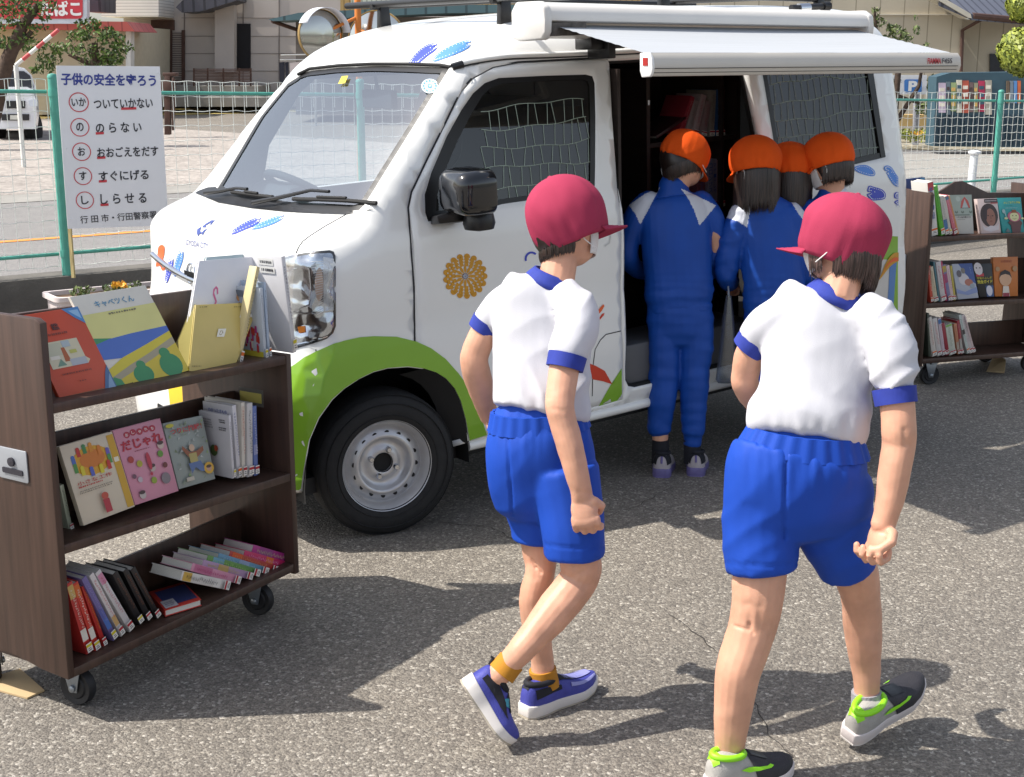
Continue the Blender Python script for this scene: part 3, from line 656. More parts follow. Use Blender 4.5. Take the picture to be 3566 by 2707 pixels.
# ================================================================== the library van
RAKE = .0403
van = thing('library_van', 'white mobile library van with green waves, flower emblem and open awning', 'van',
            (.265*sin(RAKE), 0, .265-.265*cos(RAKE)), (0, -RAKE, 0))
VM = world_of(van); VI = VM.inverted()
CV = VI @ Vector(CAM); VR3 = VI.to_3x3()
def vray(px, py): return (VR3 @ Vector(ray(px, py))).normalized()
def VY(px, py, y):
    d = vray(px, py); return CV+d*((y-CV.y)/d.y)
M_white = mat('white van paint', '#e6e6e3', .28, coat=.7, var=.015, scale=2)
M_lining = mat('dark van lining', '#1e1c1c', .85, var=.2); M_black = mat('black trim', '#131315', .38, var=.2); M_rub = mat('black rubber', '#101011', .75, var=.2)
M_green = mat('lime green vinyl', '#7fae2c', .35, coat=.4, var=.03); M_gold = mat('ochre vinyl', '#c98f1d', .4, var=.04); M_vblue = mat('royal blue vinyl', '#3a49b8', .4, var=.05); M_lblue = mat('sky blue vinyl', '#4d86d8', .4, var=.05); M_vor = mat('orange vinyl', '#e2622c', .4, var=.05); M_vred = mat('red vinyl', '#cf3f26', .4, var=.05); M_vwh = mat('white vinyl dots', '#dfe4ee', .4); M_gap = mat('panel gap', '#26262a', .8)
M_gws = glass_mat('windscreen glass', (.74, .84, .86), .40, .9); M_gdark = glass_mat('privacy glass', (.16, .15, .14), .05, .6); M_gclear = glass_mat('side glass', (.62, .66, .64), .05, .6)
M_chr = mat('chrome', '#c9ccd2', .12, 1., var=.05); M_steel = mat('silver wheel steel', '#c4c4c6', .35, .55, var=.08, scale=20)
W_ = 1.475
anch = [(2.90, .30, .03, 0), (2.2, .27, .03, 0), (1.2, .27, .03, 0), (.4, .27, .03, 0), (-.1, .24, .04, 0), (-.34, .215, .06, 0), (-.43, .26, .16, .02), (-.445, .36, .20, .03), (-.445, .48, .20, .03), (-.425, .58, .18, .03), (-.375, .67, .16, .03), (-.325, .76, .15, .03), (-.305, .84, .15, .03), (-.292, .93, .14, .03), (-.285, 1.01, .13, .025), (-.276, 1.055, .12, .02), (-.235, 1.102, .12, .015), (-.16, 1.134, .11, .01), (-.085, 1.157, .09, .01), (-.035, 1.192, .07, .03), (.10, 1.33, .06, .045), (.25, 1.485, .06, .045), (.385, 1.628, .07, .03), (.43, 1.675, .09, .02), (.50, 1.725, .12, .015), (.60, 1.765, .15, .012), (.75, 1.80, .17, .012), (.95, 1.825, .18, .012), (1.3, 1.84, .18, .012), (1.8, 1.845, .18, .012), (2.3, 1.835, .17, .012), (2.64, 1.812, .16, .012), (2.76, 1.78, .13, .012), (2.83, 1.72, .10, .012), (2.86, 1.62, .08, .015), (2.875, 1.40, .07, .02), (2.89, 1.05, .07, .02), (2.905, .7, .08, .02), (2.91, .45, .09, .02), (2.908, .36, .06, .01)]
PR = smooth_poly(anch, 5)
PP = np.array([(p[0], p[1]) for p in PR]); RR = np.array([max(.02, p[2]) for p in PR]); CC = np.array([p[3] for p in PR]); NP_ = len(PP)
tg = np.roll(PP, -1, 0)-np.roll(PP, 1, 0); tg /= np.linalg.norm(tg, axis=1)[:, None]
NI = np.stack([-tg[:, 1], tg[:, 0]], 1)
cen = np.array([1.2, 1.0]); NI *= np.sign(((cen-PP)*NI).sum(1))[:, None]
SL = np.concatenate([[0], np.cumsum(np.linalg.norm(np.roll(PP, -1, 0)-PP, axis=1))]); LTOT = SL[-1]
_zi = [.15, .27, .40, .55, .70, .78, .85, 1.0, 1.10, 1.16, 1.25, 1.45, 1.62, 1.70, 1.85, 2.0]; _yi = [.07, .035, .012, 0, .004, .012, .006, .004, .012, .03, .042, .075, .105, .122, .15, .18]
_zf = np.linspace(.15, 2, 371); _yf = np.interp(_zf, _zi, _yi); _kk = np.exp(-np.linspace(-2, 2, 13)**2); _kk /= _kk.sum(); _yf = np.convolve(np.pad(_yf, 6, 'edge'), _kk, 'valid')
def ysd(z): return np.interp(z, _zf, _yf)
def pdist(x, z):
    A = PP; B = np.roll(PP, -1, 0); d = B-A; w_ = np.array([x, z])-A
    t = np.clip((w_*d).sum(1)/(d*d).sum(1), 0, 1); q = A+d*t[:, None]; dd = np.hypot(x-q[:, 0], z-q[:, 1]); i = int(dd.argmin())
    return dd[i], RR[i]*(1-t[i])+RR[(i+1) % NP_]*t[i]
def yside(x, z):
    d, r = pdist(x, z); y = float(ysd(z))
    return y+(r*(1-sqrt(max(0, 1-(1-d/r)**2))) if d < r else 0)
K45 = 1-sqrt(.5)
def seam(): return [tuple(PP[i]+NI[i]*RR[i]*K45) for i in range(NP_)]
def capv(s, w):
    s = s % LTOT; i = int(np.searchsorted(SL, s, 'right')-1); i = min(i, NP_-1); j = (i+1) % NP_; t = (s-SL[i])/max(1e-9, SL[i+1]-SL[i])
    P = PP[i]*(1-t)+PP[j]*t; n = NI[i]*(1-t)+NI[j]*t; n = n/np.linalg.norm(n); r = RR[i]*(1-t)+RR[j]*t; c = CC[i]*(1-t)+CC[j]*t
    Q = P+n*r*K45; y0 = float(ysd(Q[1]))+r*K45; e0 = r*K45; Wt = W_-2*(y0-e0); e = e0+w*(Wt-2*e0); em = min(e, Wt-e)
    ins = r*(1-sqrt(max(0, 1-(1-em/r)**2))) if em < r else 0
    ins -= c*(1-(2*w-1)**2)
    X = P+n*ins; return Vector((X[0], y0-e0+e, X[1]))
# -------- reference hull for measuring from the photograph
def side_mesh(outer, holes, step, mirror=False, keep_seam=False):
    V2, F = cdt(outer, holes, step)
    V = [Vector((x, yside(x, z), z)) for x, z in V2]
    if mirror: V = [Vector((v.x, W_-v.y, v.z)) for v in V]
    return V, F
WS = 1.3
def cap_mesh(holes, step=.05):
    V = []; E = []; X = {}
    ss = [SL[i] for i in range(NP_)]+[LTOT]
    out = [(s, 0.) for s in ss]+[(LTOT, WS*j/24) for j in range(1, 24)]+[(s, WS) for s in ss[::-1]]+[(0., WS*j/24) for j in range(23, 0, -1)]
    V2, F = [], []
    loops = [out]+[densify(h, .03) for h in holes]
    for lp in loops:
        k = len(V2); V2 += lp; E += [(k+i, k+(i+1) % len(lp)) for i in range(len(lp))]
    for s in ss[1:-1]:
        for j in range(1, 24):
            w_ = WS*(j+.3*((int(s*50)) % 2))/24
            if not any(inpoly(s, w_, h) for h in holes): V2.append((s, w_))
    r = delaunay_2d_cdt([Vector(v) for v in V2], E, [], 0, 1e-6); vo = [(v.x, v.y) for v in r[0]]
    for f in r[2]:
        cx = sum(vo[i][0] for i in f)/3; cy = sum(vo[i][1] for i in f)/3
        if 0 < cy < WS and not any(inpoly(cx, cy, h) for h in holes): F.append(tuple(f))
    return [capv(s, w_/WS) for s, w_ in vo], F
sv, sf = side_mesh(seam(), [], .06); cv_, cf = cap_mesh([])
HULL = BVHTree.FromPolygons(sv+cv_, [tuple(f) for f in sf]+[tuple(i+len(sv) for i in f) for f in cf])
def hit(px, py, bvh=None):
    d = vray(px, py); r = (bvh or HULL).ray_cast(CV, d)
    if r[0] is None:
        # just past the outline: nearest surface point to the ray
        t = 5.0; q = CV+d*t
        for _ in range(6):
            r = (bvh or HULL).find_nearest(q); q = CV+d*((r[0]-CV).dot(d))
    n = r[1]
    return r[0], (n if n.dot(d) < 0 else -n)
def hxz(P, bvh=None): return [(hit(*p, bvh)[0].x, hit(*p, bvh)[0].z) for p in P]
def decal(name, polys, m, off=.002, step=14, bvh=None, parent=None, mi=None, build=True, mb=None):
    """a thin film on the bodywork whose outline is measured in photo pixels; polys: list of (outer, [holes])"""
    b = mb or MB()
    for pz in polys:
        o_, h_ = pz if isinstance(pz, tuple) else (pz, [])
        V2, F = cdt(o_, h_, step); V = []
        for x, y in V2:
            p, n = hit(x, y, bvh); V.append(p+n*off)
        b.add(V, F)
    if build: return b.build(name, m, parent or van, smooth=60, world=False, fixn=False)
    return b
def strip(pp, wd, off=.0012, mb=None, bvh=None, step=10, closed=False):
    b = mb or MB(); Q = densify(pp, step, closed); H = [hit(*q, bvh) for q in Q]; V = []; k = len(H)
    for i, (p, n) in enumerate(H):
        a = H[(i+1) % k][0] if closed or i < k-1 else p; c = H[i-1][0] if closed or i else p
        t = (a-c).normalized(); s = n.cross(t).normalized()*wd/2; V += [p+s+n*off, p-s+n*off]
    b.add(V, [(2*i, 2*i+1, (2*i+3) % (2*k), (2*i+2) % (2*k)) for i in range(k if closed else k-1)]); return b
def seam_solid(o, th=.022, dark=M_lining):
    o.data.materials.append(dark); md = o.modifiers.new('shell', 'SOLIDIFY'); md.thickness = th; md.offset = -1; md.material_offset = 1; md.material_offset_rim = 0; md.use_even_offset = False
# -------- openings
arch = hxz([(1050, 1707), (1061, 1632), (1079, 1532), (1111, 1457), (1157, 1393), (1200, 1354), (1250, 1321), (1300, 1297), (1350, 1284), (1420, 1279), (1475, 1286), (1518, 1300), (1550, 1321), (1579, 1354), (1600, 1396), (1618, 1461), (1629, 1535)])
arch_poly = [(arch[0][0], .15)]+arch+[(arch[-1][0]+.004, .15)]
ar_rear = [(x+2.43+.03, z+.0) for x, z in arch]; arch_rear = [(ar_rear[0][0], .15)]+ar_rear+[(ar_rear[-1][0], .15)]
door_px = [(1448, 1262), (1443, 1000), (1423, 724), (1434, 670), (1488, 557), (1556, 421), (1606, 317), (1647, 272), (1715, 235), (1805, 219), (1900, 214), (2105, 203), (2118, 208), (2123, 222), (2133, 407), (2152, 664), (2163, 774), (2165, 1145), (2166, 1391), (2000, 1437), (1800, 1492), (1636, 1538)]
door = hxz(door_px)
arch_in = [p for p in arch if p[0] > door[0][0]+.01][::-1]
door_poly = door+[(x+.004, z+.004) for x, z in arch_in]
win_px = [(1482, 742), (1479, 679), (1502, 602), (1556, 475), (1606, 385), (1647, 326), (1688, 290), (1737, 272), (1900, 264), (2040, 260), (2063, 266), (2071, 290), (2074, 407), (2072, 652), (2068, 688), (1960, 692), (1843, 698), (1748, 712), (1640, 745), (1560, 765), (1491, 772)]
win = hxz(win_px)
open_poly = [(1.087, 1.56), (1.093, 1.61), (1.11, 1.64), (1.14, 1.652), (1.83, 1.652), (1.86, 1.635), (1.875, 1.56), (1.91, 1.30), (1.93, 1.1), (1.935, .42), (1.90, .36), (1.75, .345), (1.18, .345), (1.14, .358), (1.119, .39), (1.114, .45), (1.113, 1.03), (1.098, 1.35)]
sd_poly = [(1.86, 1.652), (2.68, 1.65), (2.72, 1.62), (2.765, 1.2), (2.80, .6), (2.80, .37), (2.74, .335), (1.93, .335), (1.895, .36), (1.89, 1.0), (1.875, 1.3), (1.838, 1.58), (1.845, 1.635)]
body_holes = [arch_poly, offset(door_poly, -.002), open_poly, arch_rear]
# clip the arches to the seam outline: the outline itself dips to the arches
def clip_hole(h): return h
SE = seam()
# -------- windscreen outline in cap coordinates
ws_px = [(1036, 268), (1050, 256), (1081, 245), (1181, 234), (1294, 229), (1421, 229), (1534, 233), (1565, 240), (1579, 254), (1577, 272), (1525, 362), (1443, 498), (1375, 611), (1318, 722), (1300, 733), (1205, 740), (1080, 733), (960, 719), (850, 698), (770, 672), (752, 660), (760, 650), (837, 520), (905, 407), (1000, 290)]
CVG = [(s, w_) for s in np.linspace(SL[70], SL[125], 160) for w_ in np.linspace(0, 1, 90)]
CVP = np.array([capv(s, w_) for s, w_ in CVG])
def cap_inv(p):
    i = int(((CVP-np.array(p))**2).sum(1).argmin()); s, w_ = CVG[i]; bs, bw, bd = s, w_, 9
    for ds in np.linspace(-.012, .012, 9):
        for dw in np.linspace(-.008, .008, 9):
            d = (capv(s+ds, w_+dw)-Vector(p)).length
            if d < bd: bs, bw, bd = s+ds, w_+dw, d
    return bs, min(max(bw, .018), .982)*WS
ws_dense = densify(ws_px, 40)
ws_sw = [cap_inv(hit(*p)[0]) for p in ws_dense]
# -------- body
m = MB()
V, F = side_mesh(SE, body_holes, .05); m.add(V, F)
rwin1 = [(.26, 1.12), (.30, 1.33), (.45, 1.55), (.52, 1.60), (1.33, 1.60), (1.33, 1.13)]
rwin2 = [(1.43, 1.17), (1.43, 1.60), (1.95, 1.60), (1.97, 1.17)]; rwin3 = [(2.05, 1.17), (2.05, 1.58), (2.60, 1.58), (2.66, 1.2)]
V, F = side_mesh(SE, [arch_poly, arch_rear, rwin1, rwin2, rwin3], .06, True); m.add(V, F)
V, F = cap_mesh([ws_sw])
def incut(f):
    c = sum((V[i] for i in f), Vector())/3
    return c.z < .42 and (c.y < .4 or c.y > 1.1) and (inpoly(c.x, c.z, arch_poly) or inpoly(c.x, c.z, arch_rear))
F = [f for f in F if not incut(f)]; m.add(V, F)
body = m.build('body', M_white, van, smooth=50, world=False, weld=.0025)
seam_solid(body)
# -------- windscreen and its black edge
def cap_film(poly, holes, off, step=.05):
    V2, F = cdt(poly, holes, step); V = []
    for s, w_ in V2:
        p = capv(s, w_/WS); e = 1e-3; n = (capv(s+e, w_/WS)-p).cross(capv(s, w_/WS+e)-p).normalized()
        if n.dot(Vector((1.2, .74, .9))-p) > 0: n = -n
        V.append(p+n*off)
    return V, F
V, F = cap_film(ws_sw, [], -.006); m = MB(); m.add(V, F); gl = m.build('windscreen', M_gws, van, smooth=60, world=False)
inn = offset(ws_sw, .028)
V, F = cap_film(offset(ws_sw, -.004), [inn], -.003, .03); m = MB(); m.add(V, F); m.build('windscreen_edge', M_black, gl, world=False, smooth=60)
smn, smx = min(p[0] for p in inn), max(p[0] for p in inn)
# stickers on the glass
m = MB(); decal('sticker', [disc((1498, 302), 29, 24, 25)], None, .003, build=False, mb=m); m.build('round_sticker', mat('pale blue sticker', '#c4dbe8', .4), gl, world=False)
m = MB()
for j in range(12): decal('x', [disc((1498+21*cos(j*pi/6), 302+18*sin(j*pi/6)), 4, 8)], None, .004, build=False, mb=m)
decal('x', [disc((1498, 302), 8, 10, 9)], None, .004, build=False, mb=m)
m.build('sticker_ring', mat('sticker blue', '#4a84b4', .4), gl, world=False)
m = MB(); decal('x', [[(1192, 268), (1214, 266), (1203, 292), (1179, 294)]], None, .003, build=False, mb=m); m.build('yellow_sticker', mat('yellow sticker', '#d8c33c', .4), gl, world=False)
# -------- cowl and wipers
decal('cowl', [[(680, 674), (692, 666), (725, 654), (752, 652), (775, 668), (850, 694), (960, 715), (1080, 729), (1205, 737), (1300, 730), (1262, 741), (1205, 748), (1100, 745), (992, 739), (876, 727), (760, 707)]], M_black, .003, 12)
def above(px, py, h): p, n = hit(px, py); return p+n*h
for arm, bl in (([(888, 724), (980, 700), (1097, 675), (1160, 680)], [(1031, 700), (1120, 703), (1220, 708), (1310, 713)]), ([(721, 689), (780, 676), (837, 665), (876, 669)], [(818, 675), (870, 681), (915, 687), (961, 693)])):
    m = MB(); m.tube([above(x, y, .022) for x, y in arm], [.009, .008, .006, .006], 8); w0 = m.build('wiper_arm', M_black, van, smooth=50, world=False)
    m = MB(); m.tube([above(x, y, .014) for x, y in bl], .008, 6); m.tube([above(x, y-4, .024) for x, y in bl[1:-1]], .005, 6); m.build('blade', M_rub, w0, smooth=50, world=False)
# -------- front door
m = MB(); V, F = side_mesh(offset(door_poly, .003), [win], .045); m.add(V, F); fd = m.build('front_door', M_white, van, smooth=50, world=False); seam_solid(fd, .03)
m = MB(); V2, F = cdt(win, [], .05); V = [Vector((x, yside(x, z)+.006, z)) for x, z in V2]; m.add(V, F); m.build('window', M_gclear, fd, smooth=60, world=False)
wi = hxz([(1520, 735), (1521, 690), (1540, 620), (1590, 500), (1640, 400), (1680, 335), (1712, 305), (1750, 292), (1900, 282), (2030, 278), (2047, 284), (2053, 300), (2056, 407), (2055, 645), (2050, 668), (1843, 680), (1748, 694), (1640, 725)])
m = MB(); V2, F = cdt(offset(win, -.003), [wi], .04); m.add([Vector((x, yside(x, z)+.001, z)) for x, z in V2], F); m.build('window_frame', M_black, fd, smooth=60, world=False)
# pale staggered lines laid on the side glass, painting in a reflection
M_reflgrid = mat('pale reflection line', '#9fae9e', .8, var=.1)
def refl_grid(xr, zr, rows, cols, poly, parent, yoff=.0035, seed=1):
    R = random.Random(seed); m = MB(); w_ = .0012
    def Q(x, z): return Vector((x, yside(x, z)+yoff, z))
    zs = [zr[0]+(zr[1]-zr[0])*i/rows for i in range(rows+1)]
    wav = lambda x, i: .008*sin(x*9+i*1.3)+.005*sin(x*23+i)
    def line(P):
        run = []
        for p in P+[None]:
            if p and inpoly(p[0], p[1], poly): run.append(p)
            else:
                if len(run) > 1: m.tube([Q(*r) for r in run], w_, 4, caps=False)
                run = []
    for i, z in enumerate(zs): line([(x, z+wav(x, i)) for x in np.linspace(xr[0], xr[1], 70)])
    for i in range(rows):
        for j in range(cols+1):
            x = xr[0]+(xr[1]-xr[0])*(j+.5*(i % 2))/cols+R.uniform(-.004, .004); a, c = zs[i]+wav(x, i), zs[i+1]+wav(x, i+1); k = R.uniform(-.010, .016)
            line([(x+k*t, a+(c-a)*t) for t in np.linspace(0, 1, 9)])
    return m.build('reflection_grid', M_reflgrid, parent, world=False, fixn=False)
refl_grid((.36, 1.02), (1.14, 1.51), 5, 15, [(.395, 1.14), (.41, 1.23), (.47, 1.28), (.485, 1.40), (.50, 1.50), (1.0, 1.56), (1.0, 1.14)], fd, .0035)
# dark seat seen through the door glass, interior
M_seat = mat('brown black seat cloth', '#211c1a', .9, var=.2); M_dash = mat('grey dashboard', '#4b5158', .7, var=.1)
for yy, sx_ in ((.16, .28), (.86, .52)):
    m = MB(); prof = [(a_+sx_, b_) for a_, b_ in [(.36, .55), (.38, 1.12), (.42, 1.24), (.475, 1.29), (.485, 1.36), (.47, 1.44), (.50, 1.52), (.57, 1.54), (.62, 1.50), (.66, 1.30), (.72, .9), (.74, .55)]]
    m.prism(prof, (0, yy, 0), (1, 0, 0), (0, 0, 1), -.46); m.build('seat', M_seat, van, bevel=.03, world=False)
m = MB(); m.prism([(.0, .75), (-.02, 1.10), (.06, 1.145), (.18, 1.14), (.30, 1.08), (.32, .95), (.25, .75)], (0, .12, 0), (1, 0, 0), (0, 0, 1), -1.24); m.build('dashboard', M_dash, van, bevel=.03, world=False)
m = MB(); m.prism([(.10, 1.12), (.14, 1.20), (.24, 1.20), (.30, 1.10)], (0, .92, 0), (1, 0, 0), (0, 0, 1), -.34); m.build('dashboard_hood', M_dash, van, bevel=.03, world=False)
m = MB(); c = Vector((.30, 1.08, 1.14)); ax = Vector((.55, 0, .83)).normalized(); a1 = Vector((0, 1, 0)); a2 = ax.cross(a1)
m.tube([c+(a1*cos(t)+a2*sin(t))*.185 for t in np.linspace(0, 2*pi, 37)[:-1]], .016, 8, closed=True)
m.tube([c+a1*.18, c-ax*.03, c-a1*.18], .02, 6); m.tube([c-ax*.03, c-a2*.18-ax*.0], .02, 6); m.tube([c, c-ax*.25], .04, 8); m.build('steering_wheel', M_dash, van, smooth=60, world=False)
m = MB(); c = VY(1322, 345, .74)*.55+VY(1322, 345, .6)*.45; m.box((c.x, c.y, c.z), (.03, .22, .07)); m.tube([c, c+Vector((-.02, 0, .12))], .008, 6); m.build('rear_view_mirror', M_dash, van, bevel=.012, world=False)
m = MB(); m.bx((.35, .05, .33), (2.83, 1.42, .35)); m.build('floor_panel', M_lining, van, world=False)
m = MB(); m.bx((.45, .12, .40), (1.0, 1.36, .56)); m.build('seat_base', M_lining, van, world=False)
m = MB(); m.bx((1.12, .05, .352), (1.9, .30, .52)); m.build('step_well', mat('grey step plastic', '#55565a', .6, var=.1), van, bevel=.01, world=False)
# -------- wheel arch liners, underside
def liner(poly, y0, y1):
    m = MB(); k = len(poly); m.add([Vector((x, y0, z)) for x, z in poly]+[Vector((x*.97+poly[k//2][0]*.03, y1, z)) for x, z in poly], [(i, i+1, k+i+1, k+i) for i in range(k-1)]+[tuple(range(k, 2*k))]); return m
for pl_, nm in ((arch_poly, 'wheel_housing'), (arch_rear, 'wheel_housing')):
    m = liner([(x, max(z, .2)) for x, z in pl_], .035, .36); m.build(nm, M_rub, van, smooth=40, world=False)
m = MB(); Q = [hit(*p)[0] for p in [(1475, 1283), (1518, 1297), (1550, 1318), (1579, 1351), (1600, 1394), (1618, 1459), (1631, 1538), (1640, 1600)]]
k = len(Q); m.add([q+Vector((0, -.004, 0)) for q in Q]+[q+Vector((-.075, .05, -.02)) for q in Q], [(i, i+1, k+i+1, k+i) for i in range(k-1)]); m.build('mud_flap', M_rub, van, smooth=50, world=False)
m = MB(); m.bx((-.36, .12, .20), (2.78, 1.36, .26)); m.bx((-.1, .3, .14), (.2, 1.2, .2)); m.bx((.5, .45, .14), (2.2, 1.0, .2)); m.build('underside', M_rub, van, world=False)
m = MB(); m.tube([(.36, .055, .262), (1.2, .05, .262), (2.2, .05, .262)], .022, 10); m.build('sill_moulding', M_white, van, smooth=50, world=False)
# -------- wheels
def wheel_at(c, steer, yo):
    A = Vector((sin(steer), -cos(steer), 0)); c = Vector(c)
    m = MB(); m.lathe([(.165, -.15), (.20, -.155), (.245, -.15), (.268, -.125), (.272, -.08), (.272, -.03), (.268, .0), (.25, .022), (.215, .032), (.185, .03), (.168, .018), (.166, -.02)], c, A, 64)
    ty = m.build('wheel', M_tyre2, van, smooth=50, world=False)
    m = MB()
    for j in range(72):
        t = 2*pi*j/72
    prof = [(.170, .022), (.1725, .024), (.1685, .016), (.160, .008), (.154, -.02), (.150, -.028), (.143, -.026), (.140, -.02), (.128, -.012), (.112, -.002), (.104, .0), (.098, -.006), (.094, -.02), (.088, -.03), (.075, -.034), (.064, -.030), (.056, -.024), (.042, -.022), (.037, -.024), (.035, -.04), (.0, -.04)]
    m.lathe(prof, c, A, 64); rim = m.build('rim', M_steel, ty, smooth=60, world=False)
    u = A.cross(Vector((0, 0, 1))).normalized(); v = u.cross(A)
    m = MB(); m.lathe([(.0365, -.021), (.0365, -.035), (0, -.036)], c+A*.0005, A, 24); m.build('hub_hole', M_rub, rim, world=False)
    for j in range(16):
        t = 2*pi*(j+.3)/16; e = u*cos(t)+v*sin(t); m = MB(); m.lathe([(.0085, .0), (.0085, .0006), (0, .0007)], c+e*.121-A*.0065, (A+e*-.55).normalized(), 12); m.build('vent_hole', M_rub, rim, world=False)
    for j in range(4):
        t = 2*pi*(j+.27)/4; e = u*cos(t)+v*sin(t); m = MB(); m.lathe([(.011, -.03), (.011, -.012), (.008, -.008), (.0, -.008)], c+e*.052, A, 8); m.build('wheel_nut', M_chr, rim, smooth=40, world=False)
    # hub bolt ring and sidewall ribs
    m = MB()
    for rr in (.262, .232, .19): m.lathe([(rr, .0), (rr+.002, .004), (rr+.004, .0)], c+A*(.012 if rr > .25 else .03 if rr < .2 else .0285), A, 64)
    m.build('sidewall_rib', M_tyre2, ty, smooth=60, world=False)
M_tyre2 = mat('tyre black', '#1f1f20', .8, var=.2, scale=30, bump=.15, bscale=120)
wheel_at((0, .06, .265), -.20, 0)
rz = (VI @ Vector((2.43, 0, .265))).z
wheel_at((2.44, .06, rz), 0, 0)
for xx, zz in ((0, .265), (2.44, rz)):
    m = MB(); m.lathe([(0, .03), (.2, .03), (.268, .0), (.272, -.1), (.2, -.14), (0, -.14)], (xx, 1.42, zz), (0, 1, 0), 40); m.build('wheel', M_tyre2, van, smooth=50, world=False)
# -------- panel gaps, gutter
m = MB()
strip([(1205, 748), (1130, 790), (1080, 822), (1054, 842), (1040, 862), (1031, 884)], .006, mb=m)
strip([(1100, 1217), (1108, 1290), (1135, 1320), (1195, 1357)], .004, mb=m)
strip([(2162, 1153), (2110, 1165), (2090, 1185), (2072, 1217), (2064, 1280), (2062, 1380)], .004, mb=m)
strip([(1445, 1260), (1441, 1000), (1421, 724), (1432, 670), (1486, 557), (1554, 421), (1604, 317), (1645, 271), (1713, 234), (1803, 217), (1900, 212), (2107, 201)], .0065, mb=m)
m.build('panel_gap', M_gap, van, world=False, fixn=False)
gut = [(1600, 236), (1640, 226), (1700, 216), (1760, 209), (1830, 205), (1900, 203), (2000, 199), (2117, 193), (2400, 178)]
m = MB(); strip([(x, y-2) for x, y in gut], .012, off=.003, mb=m); m.build('roof_gutter', M_black, van, world=False, fixn=False)
m = MB(); G_ = [hit(x, y-9) for x, y in gut]; m.tube([p+n*.006 for p, n in G_], .010, 8); m.build('gutter_rail', M_white, van, smooth=60, world=False)
m = MB(); m.tube([above(1574, 240, .006), above(1610, 228, .008)], .014, 8); m.build('gutter_end', M_black, van, world=False)
m = MB(); m.tube([above(x, y, .004) for x, y in densify([(1040, 262), (1081, 242), (1181, 231), (1294, 226), (1421, 226), (1534, 230), (1568, 237)], 30, False)], .007, 6); m.build('windscreen_seal', M_rub, van, smooth=60, world=False)
# -------- livery
green = [(950, 1330), (1000, 1288), (1030, 1268), (1060, 1246), (1110, 1220), (1160, 1198), (1200, 1186), (1250, 1175), (1300, 1171), (1380, 1173), (1450, 1190), (1500, 1213), (1550, 1250), (1595, 1300), (1632, 1350), (1655, 1400), (1680, 1470), (1694, 1515), (1634, 1533), (1621, 1461), (1603, 1395), (1582, 1352), (1552, 1318), (1519, 1297), (1475, 1283), (1420, 1276), (1350, 1281), (1300, 1294), (1250, 1318), (1199, 1351), (1155, 1390), (1108, 1455), (1076, 1531), (1058, 1632), (1047, 1707), (960, 1700)]
decal('green_wave', [green], M_green, .0035, 7)
decal('green_wave', [[(2084, 1414), (2120, 1350), (2164, 1283), (2165, 1390)]], M_green, .0022, 12)
decal('red_petal', [[(2050, 1265), (2075, 1275), (2105, 1292), (2131, 1338), (2100, 1328), (2062, 1321)]], M_vred, .0024, 10)
m = MB(); 
for P_, mm in (([(2070, 1096), (2090, 1070), (2100, 1060), (2104, 1066), (2095, 1082), (2076, 1104)], 0), ([(2078, 1118), (2096, 1093), (2104, 1090), (2102, 1098), (2086, 1116)], 1)):
    decal('brush_stroke', [P_], (M_vor, M_vred)[mm], .0024, 8)
# chrysanthemum emblem on the door
cx, cy = 1619, 962; pet = []; dots = []
for ring_i, (r0, r1, n, ph) in enumerate(((10, 37, 12, 0), (34, 49, 15, .5), (45, 58, 17, 0), (55, 69, 19, .5), (64, 79, 17, 0))):
    for j in range(n):
        t = 2*pi*(j+ph)/n; hw = (2*pi/n)*.44; P_ = []
        for k_ in range(9):
            f = -1+2*k_/8; rr = r0+(r1-r0)*(sqrt(max(0, 1-f*f*.92)) if ring_i else (1-abs(f)**2.2*.55)); P_.append((cx+rr*cos(t+f*hw*(1 if ring_i else .9))*.98, cy+rr*sin(t+f*hw)))
        inner = [(cx+(r0+ (0 if ring_i == 0 else 1))*cos(t+f*hw*(.45 if ring_i == 0 else .96))*.98, cy+(r0+1)*sin(t+f*hw*(.45 if ring_i == 0 else .96))) for f in (1, 0, -1)]
        pet.append(P_+inner)
m = MB(); decal('x', pet, None, .0022, 12, build=False, mb=m); fl = m.build('flower_emblem', M_gold, van, world=False, fixn=False)
m = MB(); decal('x', [disc((cx, cy), 10, 16)], None, .0024, build=False, mb=m); m.build('emblem_centre', mat('dark violet vinyl', '#3a2f4a', .5), fl, world=False)
m = MB(); decal('x', [disc((cx+rr*cos(j*2*pi/n_), cy+rr*sin(j*2*pi/n_)), 1.6, 6) for rr, n_ in ((7, 9), (3.5, 5)) for j in range(n_)], None, .0030, build=False, mb=m); m.build('emblem_dots', M_vwh, fl, world=False)
m = MB(); decal('x', [[(1850+24*cos(t), 902+26*sin(t)) for t in np.linspace(pi*.9, pi*1.75, 9)]+[(1850+17*cos(t), 902+19*sin(t)) for t in np.linspace(pi*1.75, pi*.9, 9)]], M_vblue, .0022, 8, build=False, mb=m); m.build('blue_arc', M_vblue, van, world=False)
